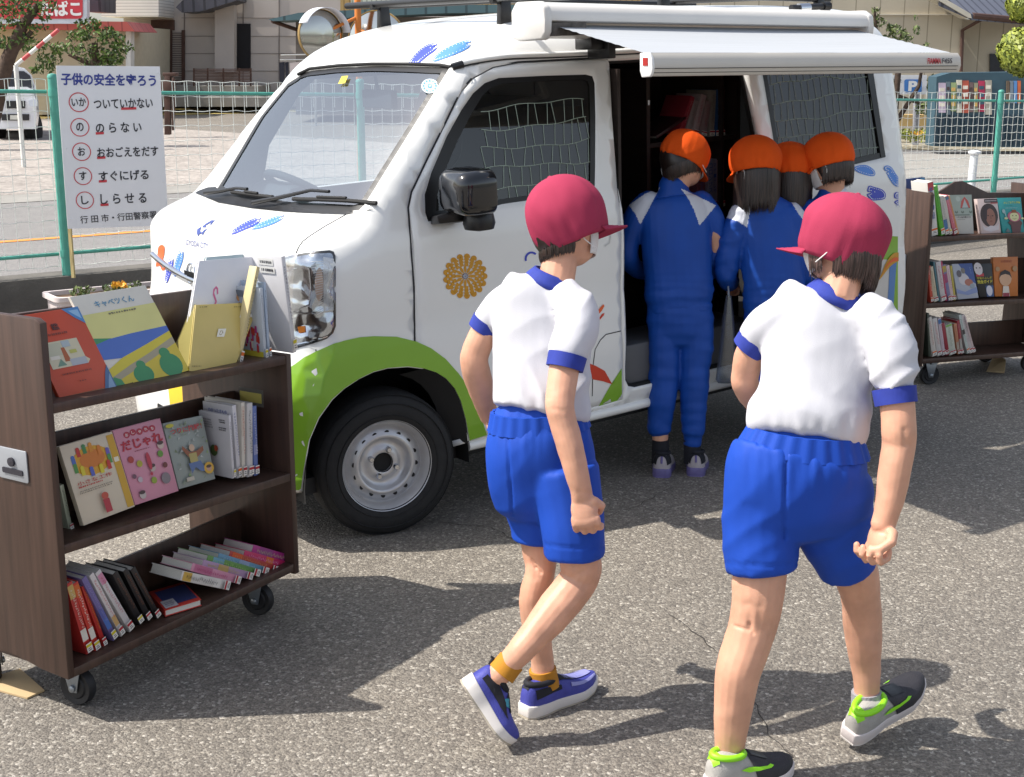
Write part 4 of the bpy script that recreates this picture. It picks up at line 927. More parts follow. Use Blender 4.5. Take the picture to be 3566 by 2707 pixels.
# split-toed sock shapes with stitched edges
def sock(P, m_, bvh=None, notch=None, stitch=True, off=.0022):
    P = [(min(x, 3127), y) for x, y in smooth_poly(P, 4)] if bvh else smooth_poly(P, 4); o = decal('sock_motif', [P], m_, off, 10, bvh)
    if stitch:
        ins = offset(P, 5 if area(P) > 0 else 5); D = densify(ins, 7.5); D = D[::2] if len(D) > 60 else D
        m = MB(); decal('x', [disc(q, 1.7, 5) for q in D], None, off+.0012, bvh=bvh, build=False, mb=m); m.build('stitching', M_vwh, o, world=False, fixn=False)
sock([(1427, 221), (1434, 206), (1460, 177), (1490, 157), (1516, 153), (1522, 158), (1510, 166), (1524, 165), (1515, 178), (1490, 196), (1466, 216), (1456, 223)], M_vblue)
sock([(1509, 212), (1517, 196), (1550, 172), (1600, 149), (1632, 142), (1640, 147), (1622, 155), (1638, 156), (1625, 172), (1580, 193), (1535, 210), (1515, 216)], M_lblue)
sock([(804, 815), (815, 801), (850, 778), (885, 763), (905, 760), (908, 764), (895, 768), (906, 770), (890, 785), (850, 803), (815, 817)], M_vblue)
sock([(876, 798), (890, 786), (930, 768), (968, 754), (986, 750), (988, 754), (974, 760), (985, 762), (960, 778), (915, 795), (884, 801)], M_lblue)
sock([(600, 898), (605, 905), (603, 930), (592, 965), (583, 985), (577, 980), (579, 950), (587, 915), (594, 902), (597, 910)], M_vblue)
sock([(634, 872), (640, 880), (638, 905), (624, 945), (612, 963), (606, 958), (608, 930), (618, 895), (628, 874), (631, 884)], M_lblue)
decal('orange_motif', [smooth_poly([(565, 853), (574, 862), (572, 890), (564, 918), (568, 935), (575, 925), (576, 938), (566, 942), (558, 926), (544, 928), (548, 905), (545, 895), (550, 885), (553, 862)], 3)], M_vor, .0022, 8)
# city mark and name on the bonnet
M_nav = mat('navy vinyl', '#33458c', .4)
def surf_text(s, P0, P1, h, m_, bold=.0):
    V, F = text2d(s, bold); x0, x1 = min(v[0] for v in V), max(v[0] for v in V); hh = max(v[1] for v in V)-min(v[1] for v in V); b_ = MB(); out = []
    dx, dy = P1[0]-P0[0], P1[1]-P0[1]; L_ = hypot(dx, dy)
    for x, y in V:
        t = (x-x0)/(x1-x0); p, n = hit(P0[0]+dx*t+(y/hh)*h*(dy/L_)*.35, P0[1]+dy*t-(y/hh)*h); out.append(p+n*.0024)
    b_.add(out, F); return b_.build('lettering', m_, van, world=False, fixn=False)
surf_text('GYODA CITY', (649, 844), (726, 858), 19, M_nav)
mk = []
for P_ in ([(688, 800), (702, 790), (698, 806), (706, 812), (694, 818), (692, 826), (687, 814)], [(708, 788), (720, 779), (746, 764), (728, 781), (716, 787), (722, 792), (706, 794)], [(712, 802), (724, 797), (714, 808), (706, 821), (704, 811)], [(722, 779), (744, 770), (752, 764), (738, 782), (732, 786), (736, 777)]): mk.append(P_)
decal('city_mark', mk, M_nav, .0024, 6)
# emblem, grille bar, plate
p, n = hit(672, 953); u = Vector((0, 1, 0)); v = n.cross(u).normalized(); v = v if v.z > 0 else -v
m = MB(); m.tube([p+n*.008+(u*cos(t)+v*sin(t))*.038 for t in np.linspace(0, 2*pi, 29)[:-1]], .005, 8, closed=True); m.box(p+n*.01, (.012, .095, .018)); m.build('front_badge', M_chr, van, smooth=50, world=False)
m = MB(); m.tube([HULL.ray_cast(Vector((-2, .16+1.155*t, .885+.05*abs(2*t-1)**2)), Vector((1, 0, 0)))[0]+Vector((-.004, 0, 0)) for t in np.linspace(0, 1, 21)], .013, 8); m.build('grille_bar', M_chr, van, smooth=50, world=False)
m = MB(); m.box((-.487, .66, .45), (.012, .33, .165)); pt_ = m.build('number_plate', mat('yellow plate', '#d9b62c', .45), van, bevel=.003, world=False)
m = MB(); m.bx((-.478, .5, .32), (-.44, 1.0, .40)); m.build('lower_grille', M_black, van, bevel=.01, world=False)
# -------- headlight
hl = [(968, 905), (1010, 892), (1060, 882), (1110, 876), (1148, 873), (1162, 878), (1168, 893), (1168, 1000), (1169, 1135), (1160, 1160), (1138, 1180), (1090, 1197), (1032, 1214), (990, 1218), (965, 1160), (955, 1030)]
hlo = decal('headlight', [(hl, [])], M_black, .0024, 12)
def refl_mat():
    m = bpy.data.materials.new('headlight reflector'); m.use_nodes = True; nt = m.node_tree; N = nt.nodes; L = nt.links; b_ = N['Principled BSDF']; b_.inputs['Metallic'].default_value = 1; b_.inputs['Roughness'].default_value = .12
    tc = N.new('ShaderNodeTexCoord'); v_ = N.new('ShaderNodeTexNoise'); v_.inputs['Scale'].default_value = 13; v_.inputs['Detail'].default_value = 1; L.new(tc.outputs['Object'], v_.inputs[0])
    bp = N.new('ShaderNodeBump'); bp.inputs['Strength'].default_value = .55; bp.inputs['Distance'].default_value = .05; L.new(v_.outputs[0], bp.inputs['Height']); L.new(bp.outputs[0], b_.inputs['Normal']); b_.inputs['Base Color'].default_value = (.62, .64, .68, 1); return m
decal('reflector', [offset(hl, 9)], refl_mat(), .004, 12, parent=hlo)
m = MB()
for i in range(14): strip([(1126+i*2.6, 897+i*.5), (1128+i*2.6, 985), (1128+i*2.6, 1080)], .0012, .0095, mb=m)
for i in range(22): strip([(1085+3*sin(i*.3)+i*1.4 if i < 14 else 1105+(22-i)*1.2, 915+i*8.5), (1125, 912+i*8.2)], .0014, .0095, mb=m)
m.build('lens_ribs', mat('clear rib', '#d7d8da', .2), hlo, world=False, fixn=False)
decal('side_marker', [disc((1112, 990), 14, 20, 58)], mat('salmon reflector', '#b59a8a', .3), .0085, 8, parent=hlo)
decal('indicator', [[(1040, 1138), (1064, 1134), (1066, 1156), (1044, 1160)]], mat('amber bulb', '#b4681c', .25), .0085, 6, parent=hlo)
m = MB(); strip([(1015, 1088), (1060, 1092), (1120, 1088), (1160, 1080)], .006, .009, mb=m); strip([(1020, 1205), (1080, 1190), (1140, 1170)], .004, .009, mb=m); strip([(1000, 945), (1060, 925), (1080, 935), (1086, 1000), (1080, 1060), (1020, 1085)], .004, .009, mb=m); m.build('chrome_edge', M_chr, hlo, world=False, fixn=False)
decal('lens', [offset(hl, 2)], glass_mat('headlight lens', (.9, .92, .93), .06, .5), .013, 14, parent=hlo)
# far headlight bulging on the other side
m = MB(); P_ = [(-.12, 1.04), (-.20, 1.05), (-.25, 1.0), (-.262, .90), (-.265, .80), (-.18, .79), (-.12, .82)]
V2, F = cdt(P_, [], .03); m.add([Vector((x, W_-yside(x, z)+.012, z)) for x, z in V2], F); m.build('headlight', mat('pale lens', '#c9cfd4', .12, spec=.8), van, smooth=60, world=False)
# -------- door mirror
mc = VY(1628, 667, -.16)
m = MB(); rings = []
for t, s in ((-.075, .55), (-.07, .80), (-.05, .94), (-.01, 1.0), (.05, 1.0), (.062, .96)):
    ring = []
    for a, c in rrect(-.112, -.078, .112, .078, .045, 6): ring.append(mc+Vector((t+(a*.10), a*s*.98, 0))+Vector((0, 0, c*s)))
    rings.append(ring)
m.loft(rings); mo = m.build('door_mirror', mat('gloss black', '#0d0f14', .12, coat=.6, var=.1), van, smooth=50, world=False)
m = MB(); p2 = VY(1668, 762, -.155); m.lathe([(.0, .0), (.052, .01), (.058, .03), (.052, .06), (.045, .075)], p2-Vector((0, 0, .045)), (0, 0, 1), 24); m.build('lower_mirror', M_black, mo, smooth=60, world=False)
m = MB(); m.loft([[hit(1500, 755)[0], hit(1590, 742)[0], hit(1588, 778)[0], hit(1496, 783)[0]], [VY(1520, 750, -.09), VY(1640, 722, -.12), VY(1650, 768, -.12), VY(1530, 780, -.09)]]); m.build('mirror_foot', M_black, mo, bevel=.008, world=False)
# -------- side step edge, door handle
p, n = hit(2112, 832); 
m = MB(); strip([(2098, 792), (2118, 785), (2126, 810), (2122, 845), (2104, 858)], .006, .003, mb=m); hd = m.build('door_handle', mat('handle white', '#c9c9c6', .3), fd, world=False, fixn=False)
# opening edges: rubber
def rub_loop(poly, y_, w_=.03, name='door_seal'):
    m = MB(); m.tube([Vector((x, yside(x, z)+y_, z)) for x, z in densify(poly, .05)], w_/2, 6, closed=True); return m.build(name, M_rub, van, smooth=60, world=False)
rub_loop(open_poly, .02)
# -------- sliding door, slid open over the rear quarter
def y_sd(x, z): return float(ysd(z))-.048+.0*x
m = MB(); sdw = [(1.925, 1.60), (2.60, 1.58), (2.625, 1.54), (2.655, 1.165), (2.42, 1.15), (1.985, 1.135), (1.965, 1.15), (1.95, 1.30)]
V2, F = cdt(sd_poly, [sdw], .05); V = [Vector((x, y_sd(x, z), z)) for x, z in V2]; m.add(V, F); sdo = m.build('sliding_door', M_white, van, smooth=50, world=False); seam_solid(sdo, .03)
V2b, Fb = cdt(sd_poly, [], .06); SDB = BVHTree.FromPolygons([Vector((x, y_sd(x, z), z)) for x, z in V2b], Fb)
m = MB(); V2, F = cdt(sdw, [], .08); m.add([Vector((x, y_sd(x, z)+.006, z)) for x, z in V2], F); m.build('window', M_gdark, sdo, smooth=60, world=False)
sdi = offset(sdw, .022)
m = MB(); V2, F = cdt(offset(sdw, -.003), [sdi], .04); m.add([Vector((x, y_sd(x, z)-.001, z)) for x, z in V2], F); m.build('window_frame', M_black, sdo, world=False)
m = MB(); 
for x, z, x2, z2 in ((2.585, 1.55, 2.625, 1.165),): m.loft([[Vector((x, y_sd(x, z)-.004, z)), Vector((x+.028, y_sd(x, z)-.004, z)), Vector((x+.028, y_sd(x, z)+.01, z)), Vector((x, y_sd(x, z)+.01, z))], [Vector((x2, y_sd(x2, z2)-.004, z2)), Vector((x2+.032, y_sd(x2, z2)-.004, z2)), Vector((x2+.032, y_sd(x2, z2)+.01, z2)), Vector((x2, y_sd(x2, z2)+.01, z2))]])
m.build('window_pillar', M_black, sdo, world=False)
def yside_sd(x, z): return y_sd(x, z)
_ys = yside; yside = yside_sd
refl_grid((1.95, 2.62), (1.14, 1.60), 6, 16, offset(sdw, .02), sdo, .003, 3)  # reflection lines drawn on the sliding door glass too
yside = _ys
m = MB(); m.bx((1.96, -.01, 1.0), (2.66, .0, 1.65)); V2, F = cdt(offset(sdw, -.03), [], .1); m = MB(); m.add([Vector((x, y_sd(x, z)+.04, z)) for x, z in V2], F); m.build('added_window_backing', mat('brown black panel', '#241c19', .8, var=.3, scale=3), sdo, world=False)  # dark sheet added behind the glass, standing in for the dark interior
def rear(P, m_, name=None, off=.002, st=10):
    P = [(min(x, 3126), y) for x, y in P]
    return decal(name or 'sock_motif', [P], m_, off, st, SDB)
sock([(2972, 588), (2985, 578), (3015, 576), (3040, 590), (3047, 605), (3040, 614), (3020, 612), (2990, 602)], M_lblue, SDB)
sock([(3080, 594), (3078, 582), (3090, 577), (3105, 585), (3118, 605), (3138, 632), (3140, 646), (3128, 651), (3112, 645), (3095, 622), (3085, 602), (3092, 600)], M_lblue, SDB)
sock([(3020, 668), (3021, 654), (3028, 647), (3045, 652), (3070, 660), (3083, 675), (3080, 692), (3062, 697), (3035, 698), (3022, 686), (3019, 677), (3033, 670)], M_vblue, SDB)
sock([(3114, 690), (3113, 676), (3122, 669), (3140, 674), (3152, 690), (3150, 712), (3140, 721), (3125, 716), (3113, 704), (3127, 694)], M_vblue, SDB)
rear([(3062, 752), (3061, 740), (3070, 734), (3080, 740), (3082, 756), (3074, 770)], M_gold, 'orange_tip')
rear([(2950, 835), (3010, 825), (3085, 822), (3158, 824), (3160, 980), (3155, 1080), (3140, 1122), (3112, 1105), (3070, 1160), (2950, 1180)], M_green, 'green_wave', .0016, 14)
rear([(2990, 900), (3095, 905), (3100, 920), (3090, 1075), (2990, 1110)], mat('white page vinyl', '#cdc8c0', .5), 'page_motif', .003, 14)
rear([(3096, 915), (3120, 912), (3116, 960), (3108, 1080), (3098, 1102), (3085, 1090), (3092, 1000)], mat('blue stripe vinyl', '#5680b8', .5), 'blue_page_edge', .0045, 10)
rear([(2985, 1095), (3035, 1078), (3092, 1072), (3090, 1100), (3000, 1140)], mat('light blue vinyl', '#8fb4d0', .5), 'page_foot', .0044, 10)
rear(smooth_poly([(3059, 975), (3070, 945), (3085, 910), (3108, 883), (3128, 880), (3140, 884), (3138, 905), (3120, 912), (3095, 930)], 3), M_gold, 'brush_motif', .006)
rear(smooth_poly([(3066, 962), (3085, 922), (3105, 900), (3122, 897), (3122, 908), (3100, 914), (3080, 935)], 3), M_vor, 'brush_motif', .0075)
# rear lamp hint, rear end
m = MB(); m.bx((2.845, .06, .55), (2.875, .18, .95)); m.build('tail_lamp', mat('red lamp', '#8c2020', .25), van, bevel=.01, world=False)
# -------- roof rails
for yy in (.30, 1.18):
    m = MB(); z_ = 1.905
    m.tube([(.72, yy, z_-.015), (1.4, yy, z_), (2.62, yy, z_-.045)], .013, 8); 
    rr_ = m.build('roof_rail', M_black, van, smooth=60, world=False)
    for xx in (.78, 1.6, 2.55):
        m = MB(); zt = capv(0, 0); m.prism([(-.03, -.1), (.03, -.1), (.022, .0), (-.022, .0)], (xx, yy+.015, z_-.012-(.03 if xx > 2 else 0)), (1, 0, 0), (0, 0, 1), .03); m.build('rail_foot', M_black, rr_, bevel=.004, world=False)
for xx in (.74, 2.48):
    m = MB(); m.tube([(xx, .05, 1.90-.02*(xx > 2)), (xx, 1.42, 1.90-.02*(xx > 2))], .014, 8); m.build('roof_bar', M_black, van, smooth=50, world=False)
m = MB(); A, B = VY(2755, 28, .12), VY(2886, 22, .12); m.tube([A, B], .014, 10); m.tube([B-(B-A).normalized()*.04, B], .020, 10); m.build('bar_end', M_black, van, smooth=50, world=False)
m = MB(); m.tube([VY(2780, 30, .11), VY(2815, 28, .11)], .021, 10); m.build('bar_clamp', M_chr, van, smooth=50, world=False)
# -------- awning
M_aw = mat('awning white', '#d3d0cb', .35, var=.03, coat=.2); M_can = mat('awning canvas', '#a3a7ac', .75, var=.05, scale=3, stretch=(.4, 30, 1)); M_awd = mat('awning dark slot', '#2b2725', .7)
xa, xb = .655, 2.44
def ax_(x): return (x-xa)/(xb-xa)
zc = lambda x: 1.812-.074*ax_(x)
aw = MB()
prof = [(.075, -.055), (.085, .03), (.06, .062), (0, .068), (-.07, .062), (-.098, .045), (-.107, .02), (-.106, .002), (-.098, -.002)]
lip = [(-.03, -.004), (-.03, -.05)]
pr = prof+[(-.02, -.006), (-.02, -.05), (.03, -.06)]
rings = [[Vector((x, y+.0, zc(x)+z)) for y, z in pr] for x in (xa+.03, xb-.03)]
aw.loft(rings); awo = aw.build('awning', M_aw, van, smooth=40, world=False)
for x0 in (xa, xb-.035):
    m = MB(); cap = [(.09, -.06), (.09, .035), (.06, .068), (-.07, .068), (-.105, .048), (-.112, .0), (-.108, -.04), (-.09, -.066), (.05, -.07)]
    m.loft([[Vector((x, y, zc(x)+z)) for y, z in cap] for x in (x0, x0+.035)]); m.build('awning_end_cap', M_aw, awo, bevel=.008, world=False)
m = MB(); m.bx((xa+.035, -.10, zc(xa)-.055), (xa+.2, -.02, zc(xa)-.008)); m.build('awning_motor', mat('grey metal works', '#57524e', .5, .4, var=.5, scale=40), awo, world=False)
# front bar and canvas
yb = -.575
xl, xr = .725, 2.375
zb = lambda x: 1.66-.065*(x-xl)/(xr-xl)
m = MB(); bp_ = [(.03, .035), (-.012, .037), (-.026, .02), (-.03, -.01), (-.024, -.03), (-.018, -.038), (.022, -.04), (.03, -.02)]
m.loft([[Vector((x, yb+y, zb(x)+z)) for y, z in bp_] for x in (xl, xr)]); bar = m.build('awning_bar', mat('awning bar', '#c4bfb6', .4, var=.03), awo, smooth=35, world=False)
m = MB()
for dz in (-.012, -.026): m.loft([[Vector((x, yb-.0315+(.006 if dz < -.02 else 0), zb(x)+dz)), Vector((x, yb-.0315+(.006 if dz < -.02 else 0), zb(x)+dz-.0022)), Vector((x, yb-.02, zb(x)+dz-.0022)), Vector((x, yb-.02, zb(x)+dz))] for x in (xl+.005, xr-.02)])
m.build('bar_groove', M_awd, bar, world=False)
m = MB(); m.loft([[Vector((xl-.008, yb+y*1.05, zb(xl)+z*1.06)) for y, z in bp_], [Vector((xl+.004, yb+y*1.05, zb(xl)+z*1.06)) for y, z in bp_]]); m.build('bar_end_cap', mat('bright white cap', '#e2e2e0', .35), bar, bevel=.003, world=False)
m = MB(); m.bx((xl-.010, yb-.010, zb(xl)-.004), (xl-.008, yb+.014, zb(xl)+.022)); m.build('bar_lock', mat('red plastic', '#a3201c', .4), bar, world=False)
M_fr = mat('red lettering', '#b8303a', .5); M_fg = mat('grey lettering', '#4d4a50', .5)
ux = (Vector((xr, 0, zb(xr)))-Vector((xl, 0, zb(xl)))).normalized(); tl_ = Vector((xr-.155, yb-.0305, zb(xr-.155)+.0065))
m = MB(); put_text(m, 'FIAMMA', tl_-ux*.015, ux, (0, 0, 1), .022, .085, .03); m.build('lettering', M_fr, bar, world=False, fixn=False)
m = MB(); put_text(m, 'F45S', tl_+ux*.065, ux, (0, 0, 1), .020, .065, .02); m.build('lettering', M_fg, bar, world=False, fixn=False)
m = MB(); nu, nv = 60, 24; V = []
for j in range(nv+1):
    t = j/nv
    for i in range(nu+1):
        s = i/nu; a = Vector((xa+.075+(xb-xa-.12)*s, -.05, zc(xa+.075+(xb-xa-.12)*s)-.012)); c = Vector((xl+.0+(xr-xl)*s, yb+.02, zb(xl+(xr-xl)*s)+.038))
        p = a.lerp(c, t); p.z += -.012*sin(pi*t)*sin(pi*s)+.0016*sin(t*70+sin(s*5)*2)*sin(pi*t); V.append(p)
m.add(V, [(j*(nu+1)+i, j*(nu+1)+i+1, (j+1)*(nu+1)+i+1, (j+1)*(nu+1)+i) for j in range(nv) for i in range(nu)]); m.build('canopy', M_can, awo, smooth=180, world=False)
for (q0, q1) in (((xa+.25, -.05, zc(xa+.25)-.03), (1.15, -.32, 1.66)), ((1.15, -.32, 1.66), (xl+.12, yb+.02, zb(xl)-.0)), ((xb-.25, -.05, zc(xb)-.03), (1.95, -.32, 1.60)), ((1.95, -.32, 1.60), (xr-.12, yb+.02, zb(xr)))):
    m = MB(); m.tube([q0, q1], .014, 8); m.build('awning_arm', M_aw, awo, smooth=50, world=False)
m = MB(); m.bx((1.02, -.03, 1.665), (1.055, .10, 1.76)); m.bx((.96, -.0, 1.70), (1.13, .10, 1.745)); m.build('awning_bracket', M_black, awo, bevel=.005, world=False)
# -------- fitted bookcase inside
M_bc = mat('dark veneer', '#2b201c', .6, var=.25, scale=4, stretch=(1, 1, 12))
bc = MB(); Yb = .36
for x0, x1 in ((1.555, 1.575), (2.095, 2.115), (2.0, 2.012)): bc.bx((x0, Yb, .40), (x1, .75, 1.60))
for z in (.55, .93, 1.268, 1.59): bc.bx((1.575, Yb+.005, z), (2.095, .75, z+.02))
bc.bx((1.555, .752, .40), (2.115, .77, 1.60)); bc.bx((1.14, .60, .40), (1.55, .62, 1.60)); bc.build('bookcase', M_bc, van, world=False)
m = MB(); m.bx((1.145, .07, .36), (1.16, 1.40, 1.62)); m.build('partition', M_bc, van, world=False)
m = MB()
for z in (1.45, 1.05): m.bx((1.56, Yb-.004, z), (1.57, Yb-.0005, z+.02))
m.build('bookcase_hinge', M_chr, van, world=False)
# ================================================================== book carts
def wood_mat(name, c):
    m = bpy.data.materials.new(name); m.use_nodes = True; nt = m.node_tree; N = nt.nodes; L = nt.links; b_ = N['Principled BSDF']
    tc = N.new('ShaderNodeTexCoord'); mp = N.new('ShaderNodeMapping'); mp.inputs['Scale'].default_value = (26, 26, 1.3); L.new(tc.outputs['Object'], mp.inputs[0])
    n = N.new('ShaderNodeTexNoise'); n.inputs['Scale'].default_value = 2.2; n.inputs['Detail'].default_value = 8; L.new(mp.outputs[0], n.inputs['Vector'])
    r = N.new('ShaderNodeValToRGB'); e = r.color_ramp.elements; e[0].position = .3; e[1].position = .75; c = lin(c)
    e[0].color = (*[x*.72 for x in c], 1); e[1].color = (*[x*1.3 for x in c], 1); L.new(n.outputs[0], r.inputs[0]); L.new(r.outputs[0], b_.inputs['Base Color'])
    b_.inputs['Roughness'].default_value = .42
    bp = N.new('ShaderNodeBump'); bp.inputs['Strength'].default_value = .12; bp.inputs['Distance'].default_value = .003; L.new(n.outputs[0], bp.inputs['Height']); L.new(bp.outputs[0], b_.inputs['Normal'])
    return m
M_wood = wood_mat('dark walnut veneer', '#46332a'); M_woodlt = wood_mat('worn walnut top edge', '#75594f')
M_caster = mat('caster rubber', '#17171a', .6, var=.2); M_fork = mat('zinc caster fork', '#8f959b', .35, .7, var=.1)
M_page = stripe_mat('book pages', '#d9d5cb', '#b9b4a8', 0, .0016, .0006, .8)
M_stk = mat('library label', '#d8d4cc', .5, var=.05); M_stkr = mat('red label band', '#a8222e', .5, var=.08); M_stky = mat('yellow label band', '#c4b420', .5, var=.08); M_stko = mat('orange label band', '#d2641e', .5, var=.08)
M_ink = mat('dark print', '#2a2830', .6, var=.1)
class Cart:
    k = UPZ
    def __init__(s, O, ang, lab, hz):
        s.O = Vector(O); s.u = Vector((cos(ang), sin(ang), 0)); s.w = Vector((-sin(ang), cos(ang), 0)); s.hz = hz
        s.t = thing('book_cart', lab, 'book cart', Vector((O[0], O[1], 0)), group=None)
    def P(s, u, w, z): return Vector((s.O.x, s.O.y, 0))+s.u*u+s.w*w+UPZ*z
    def uz(s, px, py, w=0.):       # photo pixel -> (u, z) on the vertical plane at depth w
        d = Vector(ray(px, py)); t = ((s.P(0, w, 0)-Vector(CAM)).dot(s.w))/d.dot(s.w); X = Vector(CAM)+d*t-s.P(0, 0, 0); return X.dot(s.u), X.z
    def zs(s, k, u): a, b = s.hz[k]; return a+(b-a)*u/.9
    def lean(s, k, px, py, wb, ang):   # pixel -> point on a plane leaning back from the shelf line w = wb
        n = s.w*cos(ang)-UPZ*(-sin(ang)); n = (s.w*cos(ang)-UPZ*sin(ang)); b = s.P(.4, wb, s.zs(k, .4)); d = Vector(ray(px, py)); t = (b-Vector(CAM)).dot(n)/d.dot(n); return Vector(CAM)+d*t
def build_cart(c, left_poly, right_poly, div, casters, cup):
    def board(name, poly, u0, u1, label=None, m_=M_wood):
        m = MB(); m.loft([[c.P(u0, w, z) for w, z in poly], [c.P(u1, w, z) for w, z in poly]]); return m.build(name, m_, c.t, bevel=.0025)
    board('end_panel', left_poly, 0, .022); board('end_panel', right_poly, .90, .922)
    for k, (a, b) in enumerate(c.hz):
        m = MB(); A = [c.P(.0225, 0.002, a-.025), c.P(.0225, .448, a-.025), c.P(.0225, .448, a), c.P(.0225, 0.002, a)]; B = [c.P(.8995, 0.002, b-.025), c.P(.8995, .448, b-.025), c.P(.8995, .448, b), c.P(.8995, 0.002, b)]
        m.loft([A, B]); m.build('shelf', M_wood, c.t, bevel=.002)
    for (k, h, prof) in div:
        m = MB(); a, b = c.hz[k]; top = prof or [(.0, h), (1, h)]
        poly = [(.0235, a+.0005), (.8985, b+.0005)]+[(.0235+.875*f, a+(b-a)*f+hh) for f, hh in top[::-1]]
        m.prism(poly, c.P(0, .218, 0), c.u, UPZ, -.016); m.build('divider', M_wood, c.t, bevel=.002)
    for (u, w, rot) in casters:
        f = c.P(u, w, 0); A = (c.u*cos(rot)+c.w*sin(rot)).normalized(); B = UPZ.cross(A)      # A: axle direction
        tr = B*.03
        m = MB(); R_ = .052; m.lathe([(0, -.016), (.030, -.016), (.034, -.012), (R_-.003, -.015), (R_, -.011), (R_, .011), (R_-.003, .015), (.034, .012), (.030, .016), (0, .016)], f+UPZ*R_+tr, A, 28); wh = m.build('caster', M_caster, c.t, smooth=40)
        m = MB()
        for sgn in (-1, 1): m.prism([(-.012, -.012), (.012, -.012), (.034, .066), (-.030, .066)], f+UPZ*R_+tr+A*sgn*.020, B, UPZ, .003*sgn)
        m.box(f+UPZ*(R_+.066)+tr*.8, (.055, .055, .008)); m.lathe([(.010, 0), (.010, .005), (0, .007)], f+UPZ*R_+tr-A*.024, -A, 10); m.lathe([(.010, 0), (.010, .005), (0, .007)], f+UPZ*R_+tr+A*.024, A, 10); m.build('fork', M_fork, wh, bevel=.001)
        m = MB(); m.lathe([(.022, 0), (.022, .010)], f+UPZ*(R_+.068), UPZ, 14)
    return
# left cart
LC = Cart((-1.461, -.737), radians(21.46), 'tall walnut book cart at the left with three shelves of picture books', [(.866, .829), (.492, .458), (.149, .160)])
lp = [(.0, .125), (.10, .130), (.20, .146), (.25, .146), (.35, .130), (.45, .125), (.45, 1.06), (.43, 1.085), (.02, 1.085), (.0, 1.075)]
rp = [(.0, .125), (.12, .130), (.33, .130), (.45, .125), (.45, .82), (.43, .833), (.2, .833), (.0, .833)]
build_cart(LC, lp, rp, [(0, .215, [(0, .20), (1, .20)]), (1, .235, [(0, .235), (1, .235)]), (2, .14, [(0, .135), (1, .14)])], [(.10, .05, .15), (.83, .06, .2), (.06, .38, -.55), (.84, .40, .1)], None)
m = MB(); q0 = LC.P(-.004, 0, 0); m.prism(rrect(.088, .650, .200, .735, .006), LC.P(-.0005, 0, 0), LC.w, UPZ, -.004); lt = m.build('latch_plate', mat('painted steel plate', '#a7abb1', .4, .4, var=.08), LC.t, bevel=.001)
m = MB(); m.prism(rrect(.105, .667, .183, .682, .004), LC.P(-.0046, 0, 0), LC.w, UPZ, -.003); m.lathe([(.012, 0), (.012, .006), (0, .007)], LC.P(-.0046, .145, .70), -LC.u, 16); m.build('latch_slot', M_ink, lt)
# right cart
_o = Vector((3.589, .335, 0))+Vector((cos(radians(-13.3)), sin(radians(-13.3)), 0))*-.115
RC = Cart((_o.x, _o.y), radians(-13.3), 'walnut book cart at the right edge with face-out storybooks', [(.80, .785), (.45, .425), (.152, .13)])
rpan = [(.0, .112), (.10, .112), (.19, .13), (.25, .13), (.33, .112), (.395, .112), (.39, .30), (.372, .48), (.40, .66), (.425, .78), (.405, .93), (.41, 1.02), (.39, 1.035), (.01, 1.03), (.0, 1.02)]
for h_ in (1,):
    _hz = RC.hz
build_cart(RC, rpan, [(a, min(z, 1.02)) for a, z in rpan], [(0, .2, [(0, .19), (.22, .20), (.36, .262), (.42, .265), (.62, .20), (1, .19)]), (1, .2, [(0, .19), (1, .19)]), (2, .14, [(0, .135), (1, .135)])], [(.14, .04, 1.35), (.85, .05, 1.2), (.06, .33, .9), (.80, .35, .7)], None)
m = MB(); m.prism(rrect(.16, .575, .325, .69, .006), RC.P(-.0005, 0, 0), RC.w, UPZ, -.004); lt = m.build('latch_plate', _M['painted steel plate'], RC.t, bevel=.001)
m = MB(); m.tube([RC.P(-.018, .235, .635), RC.P(-.03, .235, .59), RC.P(-.03, .235, .40)], [.012, .022, .022], 12); m.build('hook_strap', M_black, lt, smooth=50)

# ------------------------------------------------------------------ books
_bm = {}
def cov(c): 
    if c not in _bm: _bm[c] = mat('book cover %s' % c, c, .38, var=.05, scale=9, spec=.5)
    return _bm[c]
def book_thing(name, label, group, base):
    return thing(name, label, 'book', base, group=group)
def slab_book(t, TLf, TRf, BRf, BLf, N, th, cm, spine='L', lift=0.):
    """hard cover book; the four corners of the cover facing the viewer, N = direction of thickness (away)"""
    b = .0022; A = [BLf, BRf, TRf, TLf]; cen_ = sum(A, Vector())/4
    m = MB()
    m.loft([A, [p+N*b for p in A]]); Bk = [p+N*(th-b) for p in A]; m.loft([Bk, [p+N*b for p in Bk]])
    e0, e1 = (A[0], A[3]) if spine == 'L' else (A[1], A[2]); i0, i1 = (A[1], A[2]) if spine == 'L' else (A[0], A[3])
    d = (i0-e0).normalized()*b
    m.loft([[e0+N*b, e0+d+N*b, e0+d+N*(th-b), e0+N*(th-b)], [e1+N*b, e1+d+N*b, e1+d+N*(th-b), e1+N*(th-b)]])
    m.build('cover', cm, t, bevel=.0006)
    pg = [p+(cen_-p)*.0 for p in A]; k = .003
    ud = (A[1]-A[0]).normalized(); vd = (A[3]-A[0]).normalized()
    s0, s1 = (b, -k) if spine == 'L' else (k, -b)
    P_ = [A[0]+ud*s0+vd*k, A[1]+ud*s1+vd*k, A[2]+ud*s1-vd*k, A[3]+ud*s0-vd*k]
    m = MB(); m.loft([[p+N*(b+.0001) for p in P_], [p+N*(th-b-.0001) for p in P_]]); m.build('pages', M_page, t)
    return A
